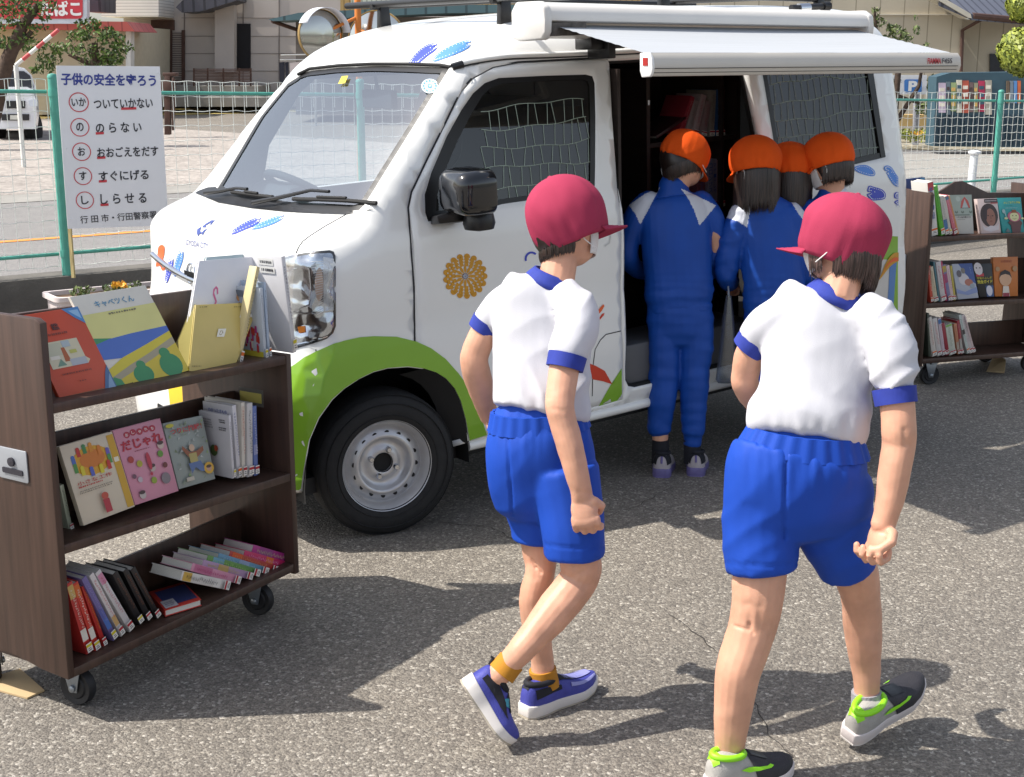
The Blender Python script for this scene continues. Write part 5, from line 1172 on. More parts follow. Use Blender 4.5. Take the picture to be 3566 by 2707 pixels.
class Art:
    """flat print on a cover: s to the right, t up, both 0..1"""
    def __init__(s, A, N, parent, off=.0007): s.A, s.N, s.p, s.off = A, -N, parent, off; s.mb = MB(); s.ms = []; s.z = 0
    def q(s, a, b, e=0): A = s.A; return (A[0]*(1-a)*(1-b)+A[1]*a*(1-b)+A[2]*a*b+A[3]*(1-a)*b)+s.N*(s.off+e)
    def m(s, c):
        mm = cov(c) if isinstance(c, str) else c
        if mm not in s.ms: s.ms.append(mm)
        return s.ms.index(mm)
    def poly(s, P, c):
        s.z += .00012; s.mb.add([s.q(a, b, s.z) for a, b in P], [tuple(range(len(P)))], s.m(c)); return s
    def rect(s, x0, y0, x1, y1, c): return s.poly([(x0, y0), (x1, y0), (x1, y1), (x0, y1)], c)
    def ell(s, x, y, rx, ry, c, n=20): return s.poly([(x+rx*cos(2*pi*i/n), y+ry*sin(2*pi*i/n)) for i in range(n)], c)
    def text(s, w, x, y, wd, h, c, bold=.01, rot=0.):
        V, F = text2d(w, bold); 
        if not V: return s
        s.z += .00012; x0, x1 = min(v[0] for v in V), max(v[0] for v in V); y0, y1 = min(v[1] for v in V), max(v[1] for v in V)
        cr, sr = cos(rot), sin(rot); out = []
        for a, b in V:
            p, q_ = (a-(x0+x1)/2)/(x1-x0)*wd, (b-(y0+y1)/2)/(y1-y0)*h
            out.append(s.q(x+p*cr-q_*sr, y+p*sr+q_*cr, s.z))
        s.mb.add(out, F, s.m(c)); return s
    def lines(s, x0, y0, x1, y1, n, c, seed=1):
        R = random.Random(seed)
        for i in range(n):
            y = y0+(y1-y0)*(i+.2)/n; x = x0
            while x < x1-.02:
                w_ = R.uniform(.01, .03); s.rect(x, y, min(x+w_, x1), y+(y1-y0)/n*.55, c); x += w_+R.uniform(.005, .02)
        return s
    def done(s, name='cover_print'):
        if s.mb.v: s.mb.build(name, s.ms, s.p, fixn=False)
def stand(c, label, group, bot, top, wpx, cm, depth=.17, wf=.03, spine=(), labelc='r', title='#3a3440', text=None, name='book', maxth=.05, seed=0, hscale=1., tcol=None):
    """book standing (or leaning) spine outwards; bot / top: photo pixels of the ends of the spine's centre line, wpx its width in pixels"""
    b0 = Vector(c.uz(*bot, wf)); b1 = Vector(c.uz(*top, wf)); H = (b1-b0); h = H.length*hscale; H.normalize(); T = Vector((H.y, -H.x))
    dx = Vector(c.uz(bot[0]+wpx/2, bot[1], wf))-Vector(c.uz(bot[0]-wpx/2, bot[1], wf)); th = min(maxth, max(.004, abs(dx.dot(T)) if abs(T.x) > .55 else dx.length*.85))
    k3 = c.k; W3 = lambda v, w_: c.P(v.x, w_, v.y)
    o = b0-T*th/2
    def X(a, b, w_): v = o+T*a+H*b; return c.P(v.x, wf+w_, v.y)
    t = book_thing(name, label, group, X(th/2, 0, 0)); bb = .002
    m = MB()
    def bl(a0, a1, b0_, b1_, w0, w1): m.loft([[X(a0, b0_, w0), X(a1, b0_, w0), X(a1, b0_, w1), X(a0, b0_, w1)], [X(a0, b1_, w0), X(a1, b1_, w0), X(a1, b1_, w1), X(a0, b1_, w1)]])
    bl(0, bb, 0, h, bb+.0001, depth); bl(th-bb, th, 0, h, bb+.0001, depth); bl(0, th, 0, h, 0, bb)
    m.build('cover', cm, t, bevel=.0006)
    m = MB(); bl(bb+.0001, th-bb-.0001, .003, h-.003, bb+.0002, depth-.003); m.build('pages', M_page, t)
    A = [X(.0, .0, 0), X(th, .0, 0), X(th, h, 0), X(0, h, 0)]; N = (X(0, 0, .01)-X(0, 0, 0)).normalized()
    a = Art(A, N, t, .0004); R = random.Random(seed*31+int(bot[0]))
    for (y0, y1, cc) in spine: a.rect(.04, y0, .96, y1, cc)
    if text: 
        n = len(text); y1 = .92; st = .62/n
        for i, ch in enumerate(text): a.text(ch, .5, y1-st*(i+.5), .62, st*.82, tcol or title, .01)
    elif title:
        y = .90
        while y > .32:
            hh = R.uniform(.018, .034)
            for j in range(3):
                x0 = R.uniform(.22, .5); a.rect(x0, y-hh*(j+1)/3.6, x0+R.uniform(.15, .32), y-hh*(j+.45)/3.6, title)
            y -= hh*1.28
    if labelc:
        a.rect(.03, .03, .97, .15, M_stk); a.rect(.03, .10, .97, .135, {'r': M_stkr, 'y': M_stky, 'o': M_stko}[labelc]); a.rect(.2, .05, .8, .06, M_ink); a.rect(.25, .075, .7, .083, M_ink)
    a.done('spine_print'); return t, X, th, h
def face(c, k, label, group, TL, TR, BR, BL, wb, ang, th, cm, spine='L', name='book'):
    q = [c.lean(k, *p, wb, ang) for p in (TL, TR, BR, BL)]; N = c.w*cos(ang)-UPZ*sin(ang)
    t = book_thing(name, label, group, (q[2]+q[3])/2); A = slab_book(t, *q, N, th, cm, spine); return Art(A, N, t), t, A, N
Cart.k = UPZ
# ---- left cart, top shelf
g1 = 'picture books shown on the top shelf of the left cart'
a, *_ = face(LC, 0, 'red orange picture book with blue corner bands leaning behind the end panel', g1, (72, 1100), (270, 1068), (411, 1356), (214, 1400), .05, .35, .012, cov('#c04a2c'))
a.poly([(.70, 1), (1, 1), (1, .80), (.86, .88)], '#4f86bd').poly([(.80, .97), (.97, .97), (.97, .86), (.90, .90)], '#8fb9dc').poly([(.76, 0), (1, 0), (1, .30), (.92, .22)], '#4b6d94').poly([(.84, .02), (.98, .02), (.98, .2), (.93, .14)], '#86a3c0').rect(0, 0, .78, .05, '#8a5a34')
a.rect(.10, .36, .72, .66, '#c9c2a6').poly([(.72, .36), (.78, .40), (.72, .44)], '#c9c2a6').rect(.12, .50, .4, .64, '#b9b8a0').poly([(.36, .42), (.46, .42), (.44, .58), (.38, .58)], '#a65a2f').rect(.44, .36, .72, .44, '#a9aeb4').poly([(.2, .38), (.36, .38), (.3, .46)], '#6f8f7c').rect(.5, .50, .62, .54, '#b4b35a').rect(.42, .58, .56, .65, '#a8b4b8').rect(.14, .46, .30, .50, '#d8d2c4')
a.text('鑑', .45, .82, .13, .075, '#4a2420', .02).lines(.22, .72, .62, .76, 1, '#7a3a2a', 3).lines(.2, .27, .72, .30, 1, '#7a3a2a', 4).lines(.42, .17, .56, .19, 1, '#6a2a22', 5).done()
a, t_, A_, N_ = face(LC, 0, 'cream picture book with a blue, yellow and green landscape cover', g1, (243, 1035), (506, 994), (659, 1290), (413, 1362), .055, .33, .009, cov('#d6d2c6'))
a.rect(.0, .52, 1, .80, '#d3cf86').poly([(0, .44), (.12, .48), (.25, .52), (0, .56)], '#3f8c5c').poly([(0, .33), (0, .49), (.2, .52), (.5, .53), (1, .53), (1, .43), (.6, .36), (.3, .30)], '#4a6cb8').poly([(0, .22), (.25, .31), (.6, .38), (1, .47), (1, .40), (.6, .29), (.25, .20), (0, .14)], '#cdbe3c').poly([(0, .14), (.3, .22), (.6, .29), (1, .40), (1, .32), (.55, .2), (.2, .10), (0, .08)], '#a39a80').poly([(0, .08), (.3, .15), (.6, .22), (1, .33), (1, 0), (0, 0)], '#cdb83a')
a.poly([(.0, .0), (.12, .0), (.10, .10), (.03, .14), (0, .13)], '#3f8c5c')
a.ell(.40, .09, .13, .10, '#3c8a58').ell(.42, .19, .06, .05, '#3c8a58').ell(.80, .11, .15, .13, '#3c8a58').ell(.79, .25, .07, .06, '#3c8a58')
a.text('キャベツくん', .50, .885, .52, .07, '#4f8db0', .015).text('長新太・文と絵'[:0] or '・ ・・', .55, .775, .34, .012, '#6a6a58').lines(.35, .755, .72, .785, 1, '#7d7a60', 6).lines(.04, .03, .22, .05, 1, '#4a4632', 7).done()
a, *_ = face(LC, 0, 'white picture book back cover with a pink flamingo and a boy', g1, (694, 909), (891, 894), (830, 1292), (628, 1300), .10, .18, .010, cov('#dcdde2'), 'R')
a.poly([(.10, .50), (.30, .50), (.33, .56), (.22, .60), (.10, .55)], '#c95a8a').poly([(.28, .53), (.36, .57), (.39, .62), (.33, .68), (.32, .73), (.36, .76), (.40, .74), (.42, .69), (.40, .68), (.38, .73), (.355, .735), (.345, .70), (.42, .62), (.39, .55), (.30, .505)], '#d4689a')
a.poly([(.66, .50), (.90, .50), (.89, .57), (.82, .60), (.72, .57)], '#b96a32').ell(.82, .66, .07, .05, '#d9a06a').ell(.845, .695, .08, .045, '#8a4a34').poly([(.52, .55), (.56, .58), (.64, .53), (.70, .54), (.68, .51), (.62, .51)], '#d9a06a').done()
a, *_ = face(LC, 0, 'pale blue grey picture book standing behind the flamingo book', g1, (719, 896), (896, 882), (842, 1290), (650, 1300), .135, .18, .010, cov('#9fb0b4'), 'R'); a.done()
a, t_, A_, N_ = face(LC, 0, 'yellow picture book back cover held ajar in front of the flamingo book', g1, (682, 1062), (904, 1053), (812, 1294), (659, 1293), .05, .28, .008, cov('#c9b56c'), 'R')
a.lines(.06, .95, .2, .975, 1, '#7a6c3a', 8).lines(.6, .93, .85, .96, 1, '#8f8350', 9).rect(.74, .78, .98, .98, '#e2e0d8').lines(.80, .82, .95, .95, 2, M_ink, 10).rect(.42, .50, .56, .62, '#e2dfd0').text('ひ', .49, .56, .07, .07, '#8a7a4a').lines(.04, .06, .25, .085, 1, '#7a6c3a', 11).done()
q0, q1 = LC.lean(0, 682, 1062, .052, .28), LC.lean(0, 659, 1293, .052, .28); q2, q3 = LC.lean(0, 668, 1064, .16, .28), LC.lean(0, 606, 1215, .14, .28)
m = MB(); m.loft([[q1, q3, q2, q0], [p+Vector((0, 0, .002)) for p in (q1, q3, q2, q0)]]); m.build('open_cover', cov('#8f8650'), t_)
def slab_stand(c, *a_, **k_): return stand(c, *a_, **k_)
stand(LC, 'thin cream book with a red and yellow label beside the yellow back cover', g1, (831, 1273), (900, 930), 11, cov('#c8b98a'), .03, .055, labelc='o', seed=1)
t_, X, th, h = stand(LC, 'white book with a red crowd of figures along the foot of its cover', g1, (925, 1252), (910, 1004), 10, cov('#b9c0c8'), .13, .04, labelc='y', seed=2)
A = [X(-.0005, 0, .13), X(-.0005, 0, 0), X(-.0005, h, 0), X(-.0005, h, .13)]; aa = Art(A, (X(.01, 0, 0)-X(0, 0, 0)).normalized(), t_)
R = random.Random(3); aa.rect(0, 0, 1, .11, '#c4b43c')
for i in range(26): x, y = R.uniform(.05, .95), R.uniform(.14, .42); aa.rect(x-.03, y-.05, x+.03, y+.05, R.choice(['#b8342c', '#a8327a', '#c9c4b8', '#b8342c']))
aa.rect(.1, .86, .5, .95, '#6a7078').done()
stand(LC, 'pale blue book with an orange label next to the crowd book', g1, (938, 1248), (922, 985), 8, cov('#a9b9cc'), .15, .045, labelc='o', seed=3)
t_, X, th, h = stand(LC, 'tall white book with barcodes at the right end of the top shelf', g1, (1026, 1228), (986, 893), 13, cov('#d3d2d4'), .20, .03, labelc='y', seed=4)
A = [X(-.0005, 0, .20), X(-.0005, 0, 0), X(-.0005, h, 0), X(-.0005, h, .20)]; aa = Art(A, (X(.01, 0, 0)-X(0, 0, 0)).normalized(), t_)
aa.rect(.52, .90, .82, .97, '#dddcd8').lines(.56, .91, .80, .96, 1, M_ink, 12).rect(.54, .82, .84, .89, '#dddcd8').lines(.58, .83, .82, .88, 1, M_ink, 13).lines(.1, .88, .4, .93, 2, '#8a8a8e', 14).done()
# ---- left cart, middle shelf
g2 = 'books on the middle shelf of the left cart'
a, *_ = face(LC, 1, 'cream craft book with a yellow round of wooden figures and an ochre band', g2, (206, 1556), (390, 1503), (470, 1764), (292, 1831), .045, .22, .016, cov('#d0c3ac'))
a.rect(.86, .02, .99, .97, '#c69a2c').rect(.88, .62, .97, .68, '#ded6c2').ell(.48, .73, .36, .18, '#cf9a28').ell(.5, .75, .24, .11, '#c9762a')
for x, y, c_ in ((.16, .78, '#4a6ab0'), (.16, .68, '#4f8c44'), (.28, .86, '#b8342c'), (.40, .88, '#3f7f4a'), (.52, .88, '#cf8a2c'), (.66, .82, '#cf7a2a'), (.80, .76, '#6a5ab0'), (.80, .68, '#4f8c44'), (.26, .63, '#d1c232'), (.42, .59, '#5560b0'), (.60, .59, '#d1c232'), (.75, .61, '#b8342c')): a.rect(x-.035, y-.05, x+.035, y+.03, c_).ell(x, y+.045, .035, .025, c_)
a.text('小さな工作', .42, .50, .66, .05, '#b8403a', .01).lines(.1, .44, .55, .47, 1, '#b8403a', 15).lines(.08, .37, .7, .42, 2, '#8a8070', 16).ell(.48, .27, .065, .045, '#b8503c').rect(.42, .06, .54, .23, '#a8323a').done()
a, *_ = face(LC, 1, 'pink joke book with red dajare title and scattered little pictures', g2, (392, 1500), (557, 1457), (622, 1710), (471, 1760), .050, .21, .012, cov('#c98a9c'))
for i, ch in enumerate('おしゃれな'): a.ell(.24+i*.135, .90+.012*(i % 2), .065, .042, '#a82a40').text(ch, .24+i*.135, .90+.012*(i % 2), .06, .04, '#e6dada')
a.text('だじゃれ', .50, .765, .88, .135, '#b01e34', .035).lines(.3, .66, .65, .68, 1, '#8a3a4a', 17)
for x, y, r, c_ in ((.17, .58, .06, '#a83a34'), (.32, .50, .06, '#a8a032'), (.80, .55, .06, '#5f8a34'), (.84, .39, .05, '#6a3430'), (.56, .40, .065, '#b9a9a0'), (.85, .66, .07, '#c4b0a4'), (.14, .36, .04, '#6a4a5a'), (.24, .30, .05, '#b9aab0'), (.52, .24, .06, '#8a9a34'), (.20, .10, .07, '#b9aca6'), (.78, .22, .10, '#7f7478')): a.ell(x, y, r, r*.75, c_)
for x, y in ((.56, .43), (.85, .69), (.20, .135)): a.ell(x, y, .065, .025, '#4a3434')
a.ell(.52, .50, .045, .12, '#b03044').ell(.50, .33, .03, .022, '#b03044').done()
a, *_ = face(LC, 1, 'grey green fishing book with a red title and a smiling angler', g2, (567, 1476), (704, 1447), (750, 1668), (624, 1704), .055, .20, .012, cov('#8f9690'))
R = random.Random(9)
for i in range(60): x, y = R.uniform(.03, .95), R.uniform(.05, .95); a.poly([(x, y), (x+R.uniform(.04, .10), y+R.uniform(-.02, .03)), (x+R.uniform(.02, .08), y+R.uniform(.02, .05))], R.choice(['#7f8a78', '#a3a8a4', '#b4b6b2', '#6c7a5e', '#8aa06a']))
a.ell(.10, .95, .10, .03, '#b9b238').text('つりに挑戦！', .48, .855, .80, .09, '#b03038', .02).poly([(.28, .62), (.45, .50), (.62, .50), (.80, .55), (.80, .48), (.60, .40), (.40, .42), (.26, .56)], '#8a5238').rect(.40, .32, .60, .48, '#a89a5e').ell(.51, .56, .07, .055, '#c4a58c').poly([(.34, .34), (.66, .34), (.78, .16), (.62, .18), (.50, .26), (.38, .18)], '#566a94').ell(.84, .20, .13, .09, '#c79a2e').ell(.84, .20, .07, .05, '#b9907a').ell(.84, .225, .07, .025, '#4a3428').rect(.2, .08, .40, .14, '#b9b0a0').done()
t_, X, th, h = stand(LC, 'white book with a blue title on its cover, tallest of the middle row', g2, (833, 1664), (815, 1412), 13, cov('#cfcccf'), .12, .05, labelc='o', title='#4a5a94', seed=5)
A = [X(-.0005, 0, .12), X(-.0005, 0, 0), X(-.0005, h, 0), X(-.0005, h, .12)]; aa = Art(A, (X(.01, 0, 0)-X(0, 0, 0)).normalized(), t_)
aa.text('わかったさんの', .5, .90, .62, .05, '#4356a0', .01).ell(.85, .85, .05, .03, '#7a3a44').done()
t_, X, th, h = stand(LC, 'white paperback showing two barcodes in front of the blue titled book', g2, (814, 1666), (800, 1447), 8, cov('#c9c6c9'), .12, .028, labelc='y', seed=6)
A = [X(-.0005, 0, .12), X(-.0005, 0, 0), X(-.0005, h, 0), X(-.0005, h, .12)]; aa = Art(A, (X(.01, 0, 0)-X(0, 0, 0)).normalized(), t_)
aa.lines(.68, .86, .90, .93, 2, M_ink, 18).lines(.68, .74, .92, .81, 2, M_ink, 19).lines(.2, .76, .5, .92, 4, '#8d8a8e', 20).ell(.5, .42, .12, .09, '#4a5a34').ell(.58, .46, .06, .05, '#a04a34').done()
stand(LC, 'book with a yellow cover top and white and red spine', g2, (849, 1662), (846, 1402), 12, cov('#cfc8bc'), .15, .045, [(.55, .95, '#c9bcae')], 'r', '#b0483a', seed=7)
stand(LC, 'white book with black spine letters and a red label on the middle shelf', g2, (871, 1660), (870, 1404), 18, cov('#c6c2c0'), .15, .04, labelc='r', title='#3a3a3e', seed=8)
stand(LC, 'blue book at the right end of the middle row', g2, (892, 1656), (886, 1415), 14, cov('#5a6ca4'), .15, .04, [(.3, .45, '#8a8fb4')], 'r', '#c9c9d4', seed=9)
stand(LC, 'thin pale green book slumped in the left corner of the middle shelf', g2, (247, 1845), (215, 1690), 14, cov('#b4b8a0'), .17, .10, labelc='r', seed=10)
m = MB(); A = [LC.uz(x, y, .12) for x, y in ((857, 1357), (919, 1370), (921, 1418), (859, 1402))]; m.add([LC.P(.8985, .25-.03*i, z) for i, (u_, z) in enumerate([(0, .70), (2, .70), (2, .65), (0, .65)])], [(0, 1, 2, 3)])
c0 = LC.P(.893, .14, .655)
m = MB(); m.prism([(0, 0), (.10, 0), (.10, .055), (0, .055)], LC.P(.8995, .10, .655), LC.w, UPZ, .003); hb = m.build('shelf_label_holder', mat('clear label holder', '#6d6a64', .2), LC.t)
m = MB(); m.prism([(.006, .012), (.094, .012), (.094, .043), (.006, .043)], LC.P(.8962, .10, .655), LC.w, UPZ, .0012); m.build('yellow_card', cov('#c9bb62'), hb)
# ---- left cart, bottom shelf
g3 = 'books leaning on the bottom shelf of the left cart'
sp = [((312, 2274), (240, 2030), 24, '#b83430', 'red and white paperback nearest the left panel, gold at its top', '#d8cfc0', 'y', [(.78, .96, '#c2a25e'), (.18, .34, '#d6d0c4')]),
      ((340, 2265), (262, 2030), 22, '#c23a2e', 'red and white paperback with an orange top, second in the left group', '#e0d6c8', 'y', [(.80, .97, '#c9622c'), (.18, .34, '#d6d0c4')]),
      ((366, 2250), (290, 2040), 16, '#b02a26', 'plain red book third in the left group', '#c9892c', 'r', []),
      ((402, 2226), (292, 2012), 22, '#6f6496', 'purple book with a blue foot fading up the spine', '#8f86b4', 'y', [(.18, .34, '#4a6cb0'), (.34, .5, '#5a62a0')]),
      ((428, 2212), (318, 2000), 20, '#cfc8c4', 'white book with red letters beside the purple one', '#b8343c', 'r', [(.17, .32, '#c4a06a')]),
      ((460, 2194), (340, 1990), 26, '#cbc6c4', 'white book with multicoloured letters left of the black books', '#b8505a', 'r', [(.8, .95, '#c98aa4')]),
      ((493, 2170), (400, 1995), 24, '#1d1a1c', 'black book with brown letters, first of the three dark ones', '#7a4a34', 'y', []),
      ((521, 2158), (436, 1985), 22, '#1b191b', 'black book with brown letters, middle of the three dark ones', '#7a4a34', 'r', []),
      ((552, 2150), (462, 1980), 22, '#1d1b1c', 'black book with brown letters, last of the three dark ones', '#7a4a34', 'r', [])]
for i, (b_, t__, w_, c_, lb_, ti, lc, bands) in enumerate(sp): stand(LC, lb_, g3, b_, t__, w_, cov(c_), .125, .035+.004*(i % 3), bands, lc, ti, seed=20+i)
sp = [((800, 2040), (632, 2005), 26, '#cfc9c2', 'white paperback lying lowest of the slumped right hand row', '#2f2c30', [(.8, .97, '#c9a24a'), (.2, .34, '#dad4cc')]),
      ((838, 2022), (668, 1975), 22, '#c98aa0', 'pink striped paperback second in the slumped row', '#b03470', [(.6, .95, '#b86a8a')]),
      ((880, 2008), (706, 1962), 20, '#a88aa8', 'lilac and tan paperback third in the slumped row', '#b9a83c', [(.5, .7, '#b99a6a')]),
      ((906, 1997), (722, 1946), 20, '#5f8a4a', 'green paperback in the slumped row', '#9ac06a', [(.7, .9, '#6a9ab4')]),
      ((935, 1990), (760, 1938), 18, '#5f8aa4', 'blue paperback in the slumped row', '#8fb0c0', [(.4, .6, '#8a98b4')]),
      ((970, 1986), (800, 1930), 18, '#a83a34', 'brick red paperback in the slumped row', '#c9885a', [(.75, .95, '#c4532c')]),
      ((1015, 1975), (850, 1930), 20, '#b8285c', 'crimson paperback resting near the top of the slumped row', '#d98ab0', [(.4, .55, '#c96a2c')]),
      ((1030, 1955), (880, 1912), 22, '#a02a78', 'magenta paperback on top of the slumped row', '#b4b48a', [(.55, .85, '#8a3a7a')])]
for i, (b_, t__, w_, c_, lb_, ti, bands) in enumerate(sp): stand(LC, lb_, g3, b_, t__, w_, cov(c_), .125, .02+.003*i, bands, 'r', ti, seed=40+i)
qs = [LC.P(*LC_) for LC_ in ()]
def on_shelf(c, k, px, py, h=0.):
    z = c.zs(k, .5)+h; return G(px, py, z)
q = [on_shelf(LC, 2, x, y, .022) for x, y in ((516, 2062), (640, 2026), (786, 2060), (574, 2126))]
q[2] = q[1]+(q[3]-q[0])
t_ = book_thing('book', 'red picture book with a blue middle lying flat under the slumped row', g3, q[3])
A = slab_book(t_, q[0], q[1], q[2], q[3], Vector((0, 0, -1)), .020, cov('#c23a30'), 'L'); aa = Art(A, Vector((0, 0, -1)), t_); aa.rect(.12, .12, .95, .88, '#34406e').rect(.05, .05, .4, .4, '#c9c4c4').lines(.1, .1, .35, .3, 3, '#8a8a94', 31).done()
# ---- right cart
g4 = 'books on the top shelf of the right cart'
t_ = None
def RC_px(x, y): return (3100+x/4.663, 600+y/4.663)
def R2(x, y): return (3100+x/3.498, 880+y/3.498)
a, *_ = face(RC, 0, 'large navy book standing up behind the left panel of the right cart', g4, RC_px(230, 120), RC_px(562, 82), RC_px(640, 700), RC_px(300, 700), .24, .02, .02, cov('#24386e'), 'L'); a.rect(.78, .72, .99, .99, '#4f8db4').rect(.82, .88, .95, .96, '#3f78a4').rect(.82, .75, .95, .84, '#3f78a4').done()
sp = [((727, 1030), (650, 160), 100, '#cfccc6', 'tall white book with a red tab and blue letters in the top row', '#3f5590', 'o', [(.84, .99, '#c04a4c')]),
      ((855, 1025), (738, 225), 66, '#58a832', 'bright green book in the top row', '#2f6a20', 'o', []),
      ((925, 1015), (838, 395), 62, '#bdb8ae', 'grey white book after the green one', '#8a8a86', 'o', [(.15, .4, '#3f6f9c')]),
      ((985, 1012), (880, 400), 40, '#c9c4b8', 'thin white book before the pink one', '#9a9a92', 'y', []),
      ((1062, 1008), (915, 385), 60, '#c46a78', 'pink book leaning in the top row', '#d8b0b4', 'r', [(.9, .98, '#5a7a90')]),
      ((1108, 1005), (955, 388), 26, '#c98a5a', 'thin orange tan book at the end of the leaning top row', '#a86a3a', None, [])]
for i, (b_, t__, w_, c_, lb_, ti, lc, bands) in enumerate(sp): stand(RC, lb_, g4, RC_px(*b_), RC_px(*t__), w_/4.663, cov(c_), .13, .025, bands, lc, ti, seed=60+i, text='鉄道・船' if i == 0 else None)
a, *_ = face(RC, 0, 'pale green grey storybook with a red tent drawing on its cover', g4, RC_px(960, 372), RC_px(1320, 365), RC_px(1358, 998), RC_px(1068, 1003), .05, .16, .014, cov('#b9b7b0'))
a.rect(.0, .46, 1, 1, '#9aa59a').ell(.36, .90, .10, .07, '#aeb8ae').poly([(.42, .66), (.50, .84), (.66, .95), (.82, .84), (.90, .66), (.82, .66), (.66, .88), (.50, .66)], '#b8504a').poly([(.50, .66), (.66, .89), (.80, .66)], '#a9b3b0').rect(.42, .655, .90, .667, '#4a4a4a')
for x in (.2, .5, .9): a.poly([(x-.08, .55), (x-.05, .60), (x, .56), (x+.05, .60), (x+.08, .55), (x, .52)], '#6a746a')
a.text('ーミン谷の夏まつり', .52, .425, .72, .05, '#2f2c30', .012).lines(.2, .36, .6, .375, 1, '#4a4a4a', 33).rect(.1, .475, .82, .495, '#6a706a').done()
a, *_ = face(RC, 0, 'white book with a dark haired portrait photo on its cover', g4, RC_px(1412, 435), RC_px(1735, 422), RC_px(1800, 985), RC_px(1482, 1000), .045, .14, .026, cov('#cbb8b4'))
a.ell(.50, .52, .44, .34, '#3a2a2a', 28).ell(.56, .46, .24, .25, '#8f6253', 28).poly([(.10, .25), (.25, .16), (.5, .22), (.8, .20), (.95, .28), (.9, .10), (.5, .04), (.15, .1)], '#c9c0c2').poly([(.2, .62), (.34, .80), (.52, .80), (.42, .66), (.36, .42), (.26, .34)], '#33242a').ell(.66, .50, .045, .014, '#2a1c1c').ell(.44, .51, .045, .014, '#2a1c1c').poly([(.53, .42), (.60, .42), (.57, .54)], '#7d5044').ell(.56, .35, .07, .015, '#7a4038').rect(.33, .88, .98, .985, '#2c2426').lines(.37, .90, .95, .97, 1, '#b9aeb0', 34).rect(.62, .85, .98, .875, '#a8343a').done()
a, *_ = face(RC, 0, 'teal storybook with a yellow title and a hatted man on its cover', g4, RC_px(1737, 420), RC_px(2122, 410), RC_px(2178, 985), RC_px(1832, 990), .045, .14, .022, cov('#2f9494'))
a.text('ふしぎな笛ふき猫', .58, .865, .72, .06, '#cfd042', .02).lines(.22, .77, .62, .785, 1, '#256a70', 35).lines(.26, .70, .80, .72, 1, '#c9d4d4', 36).poly([(.28, .30), (.40, .36), (.62, .38), (.84, .36), (.94, .28), (.86, .20), (.80, 0), (.42, 0), (.40, .22)], '#5f3a3a').ell(.60, .47, .30, .15, '#b8607a').ell(.60, .46, .20, .125, '#cfcf9a').poly([(.44, .57), (.78, .57), (.72, .60), (.70, .65), (.54, .66), (.50, .60)], '#8a4a2a').ell(.53, .49, .025, .015, '#3a3028').ell(.68, .49, .025, .015, '#3a3028').poly([(.48, .42), (.60, .40), (.72, .42), (.60, .385)], '#7a4a3a').ell(.16, .62, .07, .06, '#9ab4b4').poly([(.16, .6), (.22, .44), (.26, .44), (.22, .6)], '#8fb0b0').ell(.22, .42, .08, .03, '#cfcf9a').ell(.95, .41, .06, .03, '#cfcf9a').poly([(.1, .04), (.22, .14), (.34, .04), (.24, .02)], '#5a6a6c').done()
g5 = 'books on the middle shelf of the right cart'
sp = [((507, 605), (474, 165), 34, '#c04a38', 'red and white book first in the middle row of the right cart', '#d8c4b4', 'o', []),
      ((558, 598), (497, 175), 52, '#c2b49a', 'cream paperback second in the middle row of the right cart', '#8a7a5a', 'r', []),
      ((600, 594), (533, 118), 20, '#3f6a74', 'thin teal book in the middle row of the right cart', '#5a8a94', None, []),
      ((650, 590), (586, 112), 62, '#c4bcba', 'white book with red letters in the middle row of the right cart', '#b4484c', 'r', []),
      ((688, 588), (624, 110), 22, '#b0345a', 'thin crimson book in the middle row of the right cart', '#d08a9a', None, []),
      ((726, 585), (650, 150), 44, '#7f7a9a', 'multicoloured book with a yellow top in the middle row of the right cart', '#4a6ab0', 'r', [(.8, .97, '#b9a03c'), (.5, .75, '#a84a6a')]),
      ((760, 583), (700, 158), 40, '#cdb4b4', 'pinkish white book in the middle row of the right cart', '#b06070', 'r', []),
      ((790, 580), (742, 165), 24, '#b9a648', 'thin yellow book at the end of the middle row of the right cart', '#5a5a4a', 'r', [])]
for i, (b_, t__, w_, c_, lb_, ti, lc, bands) in enumerate(sp): stand(RC, lb_, g5, R2(*b_), R2(*t__), w_/3.498, cov(c_), .12, .025, bands, lc, ti, seed=80+i)
a, *_ = face(RC, 1, 'blue and white storybook with soft watercolour figures on its cover', g5, R2(752, 140), R2(995, 130), R2(1078, 550), R2(826, 572), .035, .16, .014, cov('#a9adb8'))
a.poly([(.30, 1), (1, 1), (1, .40), (.75, .52), (.5, .8)], '#3c5490').text('クジラ', .85, .80, .05, .22, '#8aa0cc').ell(.45, .55, .26, .16, '#c4bec0').ell(.66, .46, .20, .10, '#a86a58').ell(.26, .72, .12, .10, '#5f5a62').ell(.48, .80, .10, .08, '#7a746c').poly([(0, .30), (.4, .20), (1, .32), (1, .16), (.5, .10), (0, .18)], '#7f8cb4').ell(.80, .35, .12, .07, '#8f9aa4').done()
a, *_ = face(RC, 1, 'black guide book with yellow title letters on the right cart', g5, R2(1000, 140), R2(1240, 132), R2(1264, 535), R2(1092, 543), .04, .14, .014, cov('#17181c'))
a.ell(.25, .84, .22, .20, '#cfc6c6', 24).poly([(.05, .62), (.5, .62), (.5, .72), (.42, .70), (.25, .66), (.1, .70)], '#b8343c').ell(.16, .88, .035, .02, '#3a3434').ell(.34, .88, .035, .02, '#3a3434').poly([(.5, 0), (1, 0), (1, .34), (.5, .34)], '#2f4a7a').ell(.72, .18, .20, .16, '#c9c6cc', 24).text('宇宙のふしぎ', .5, .57, .86, .075, '#c9b42e', .01).text('完全ガイド', .5, .46, .9, .11, '#d4c63c', .025).done()
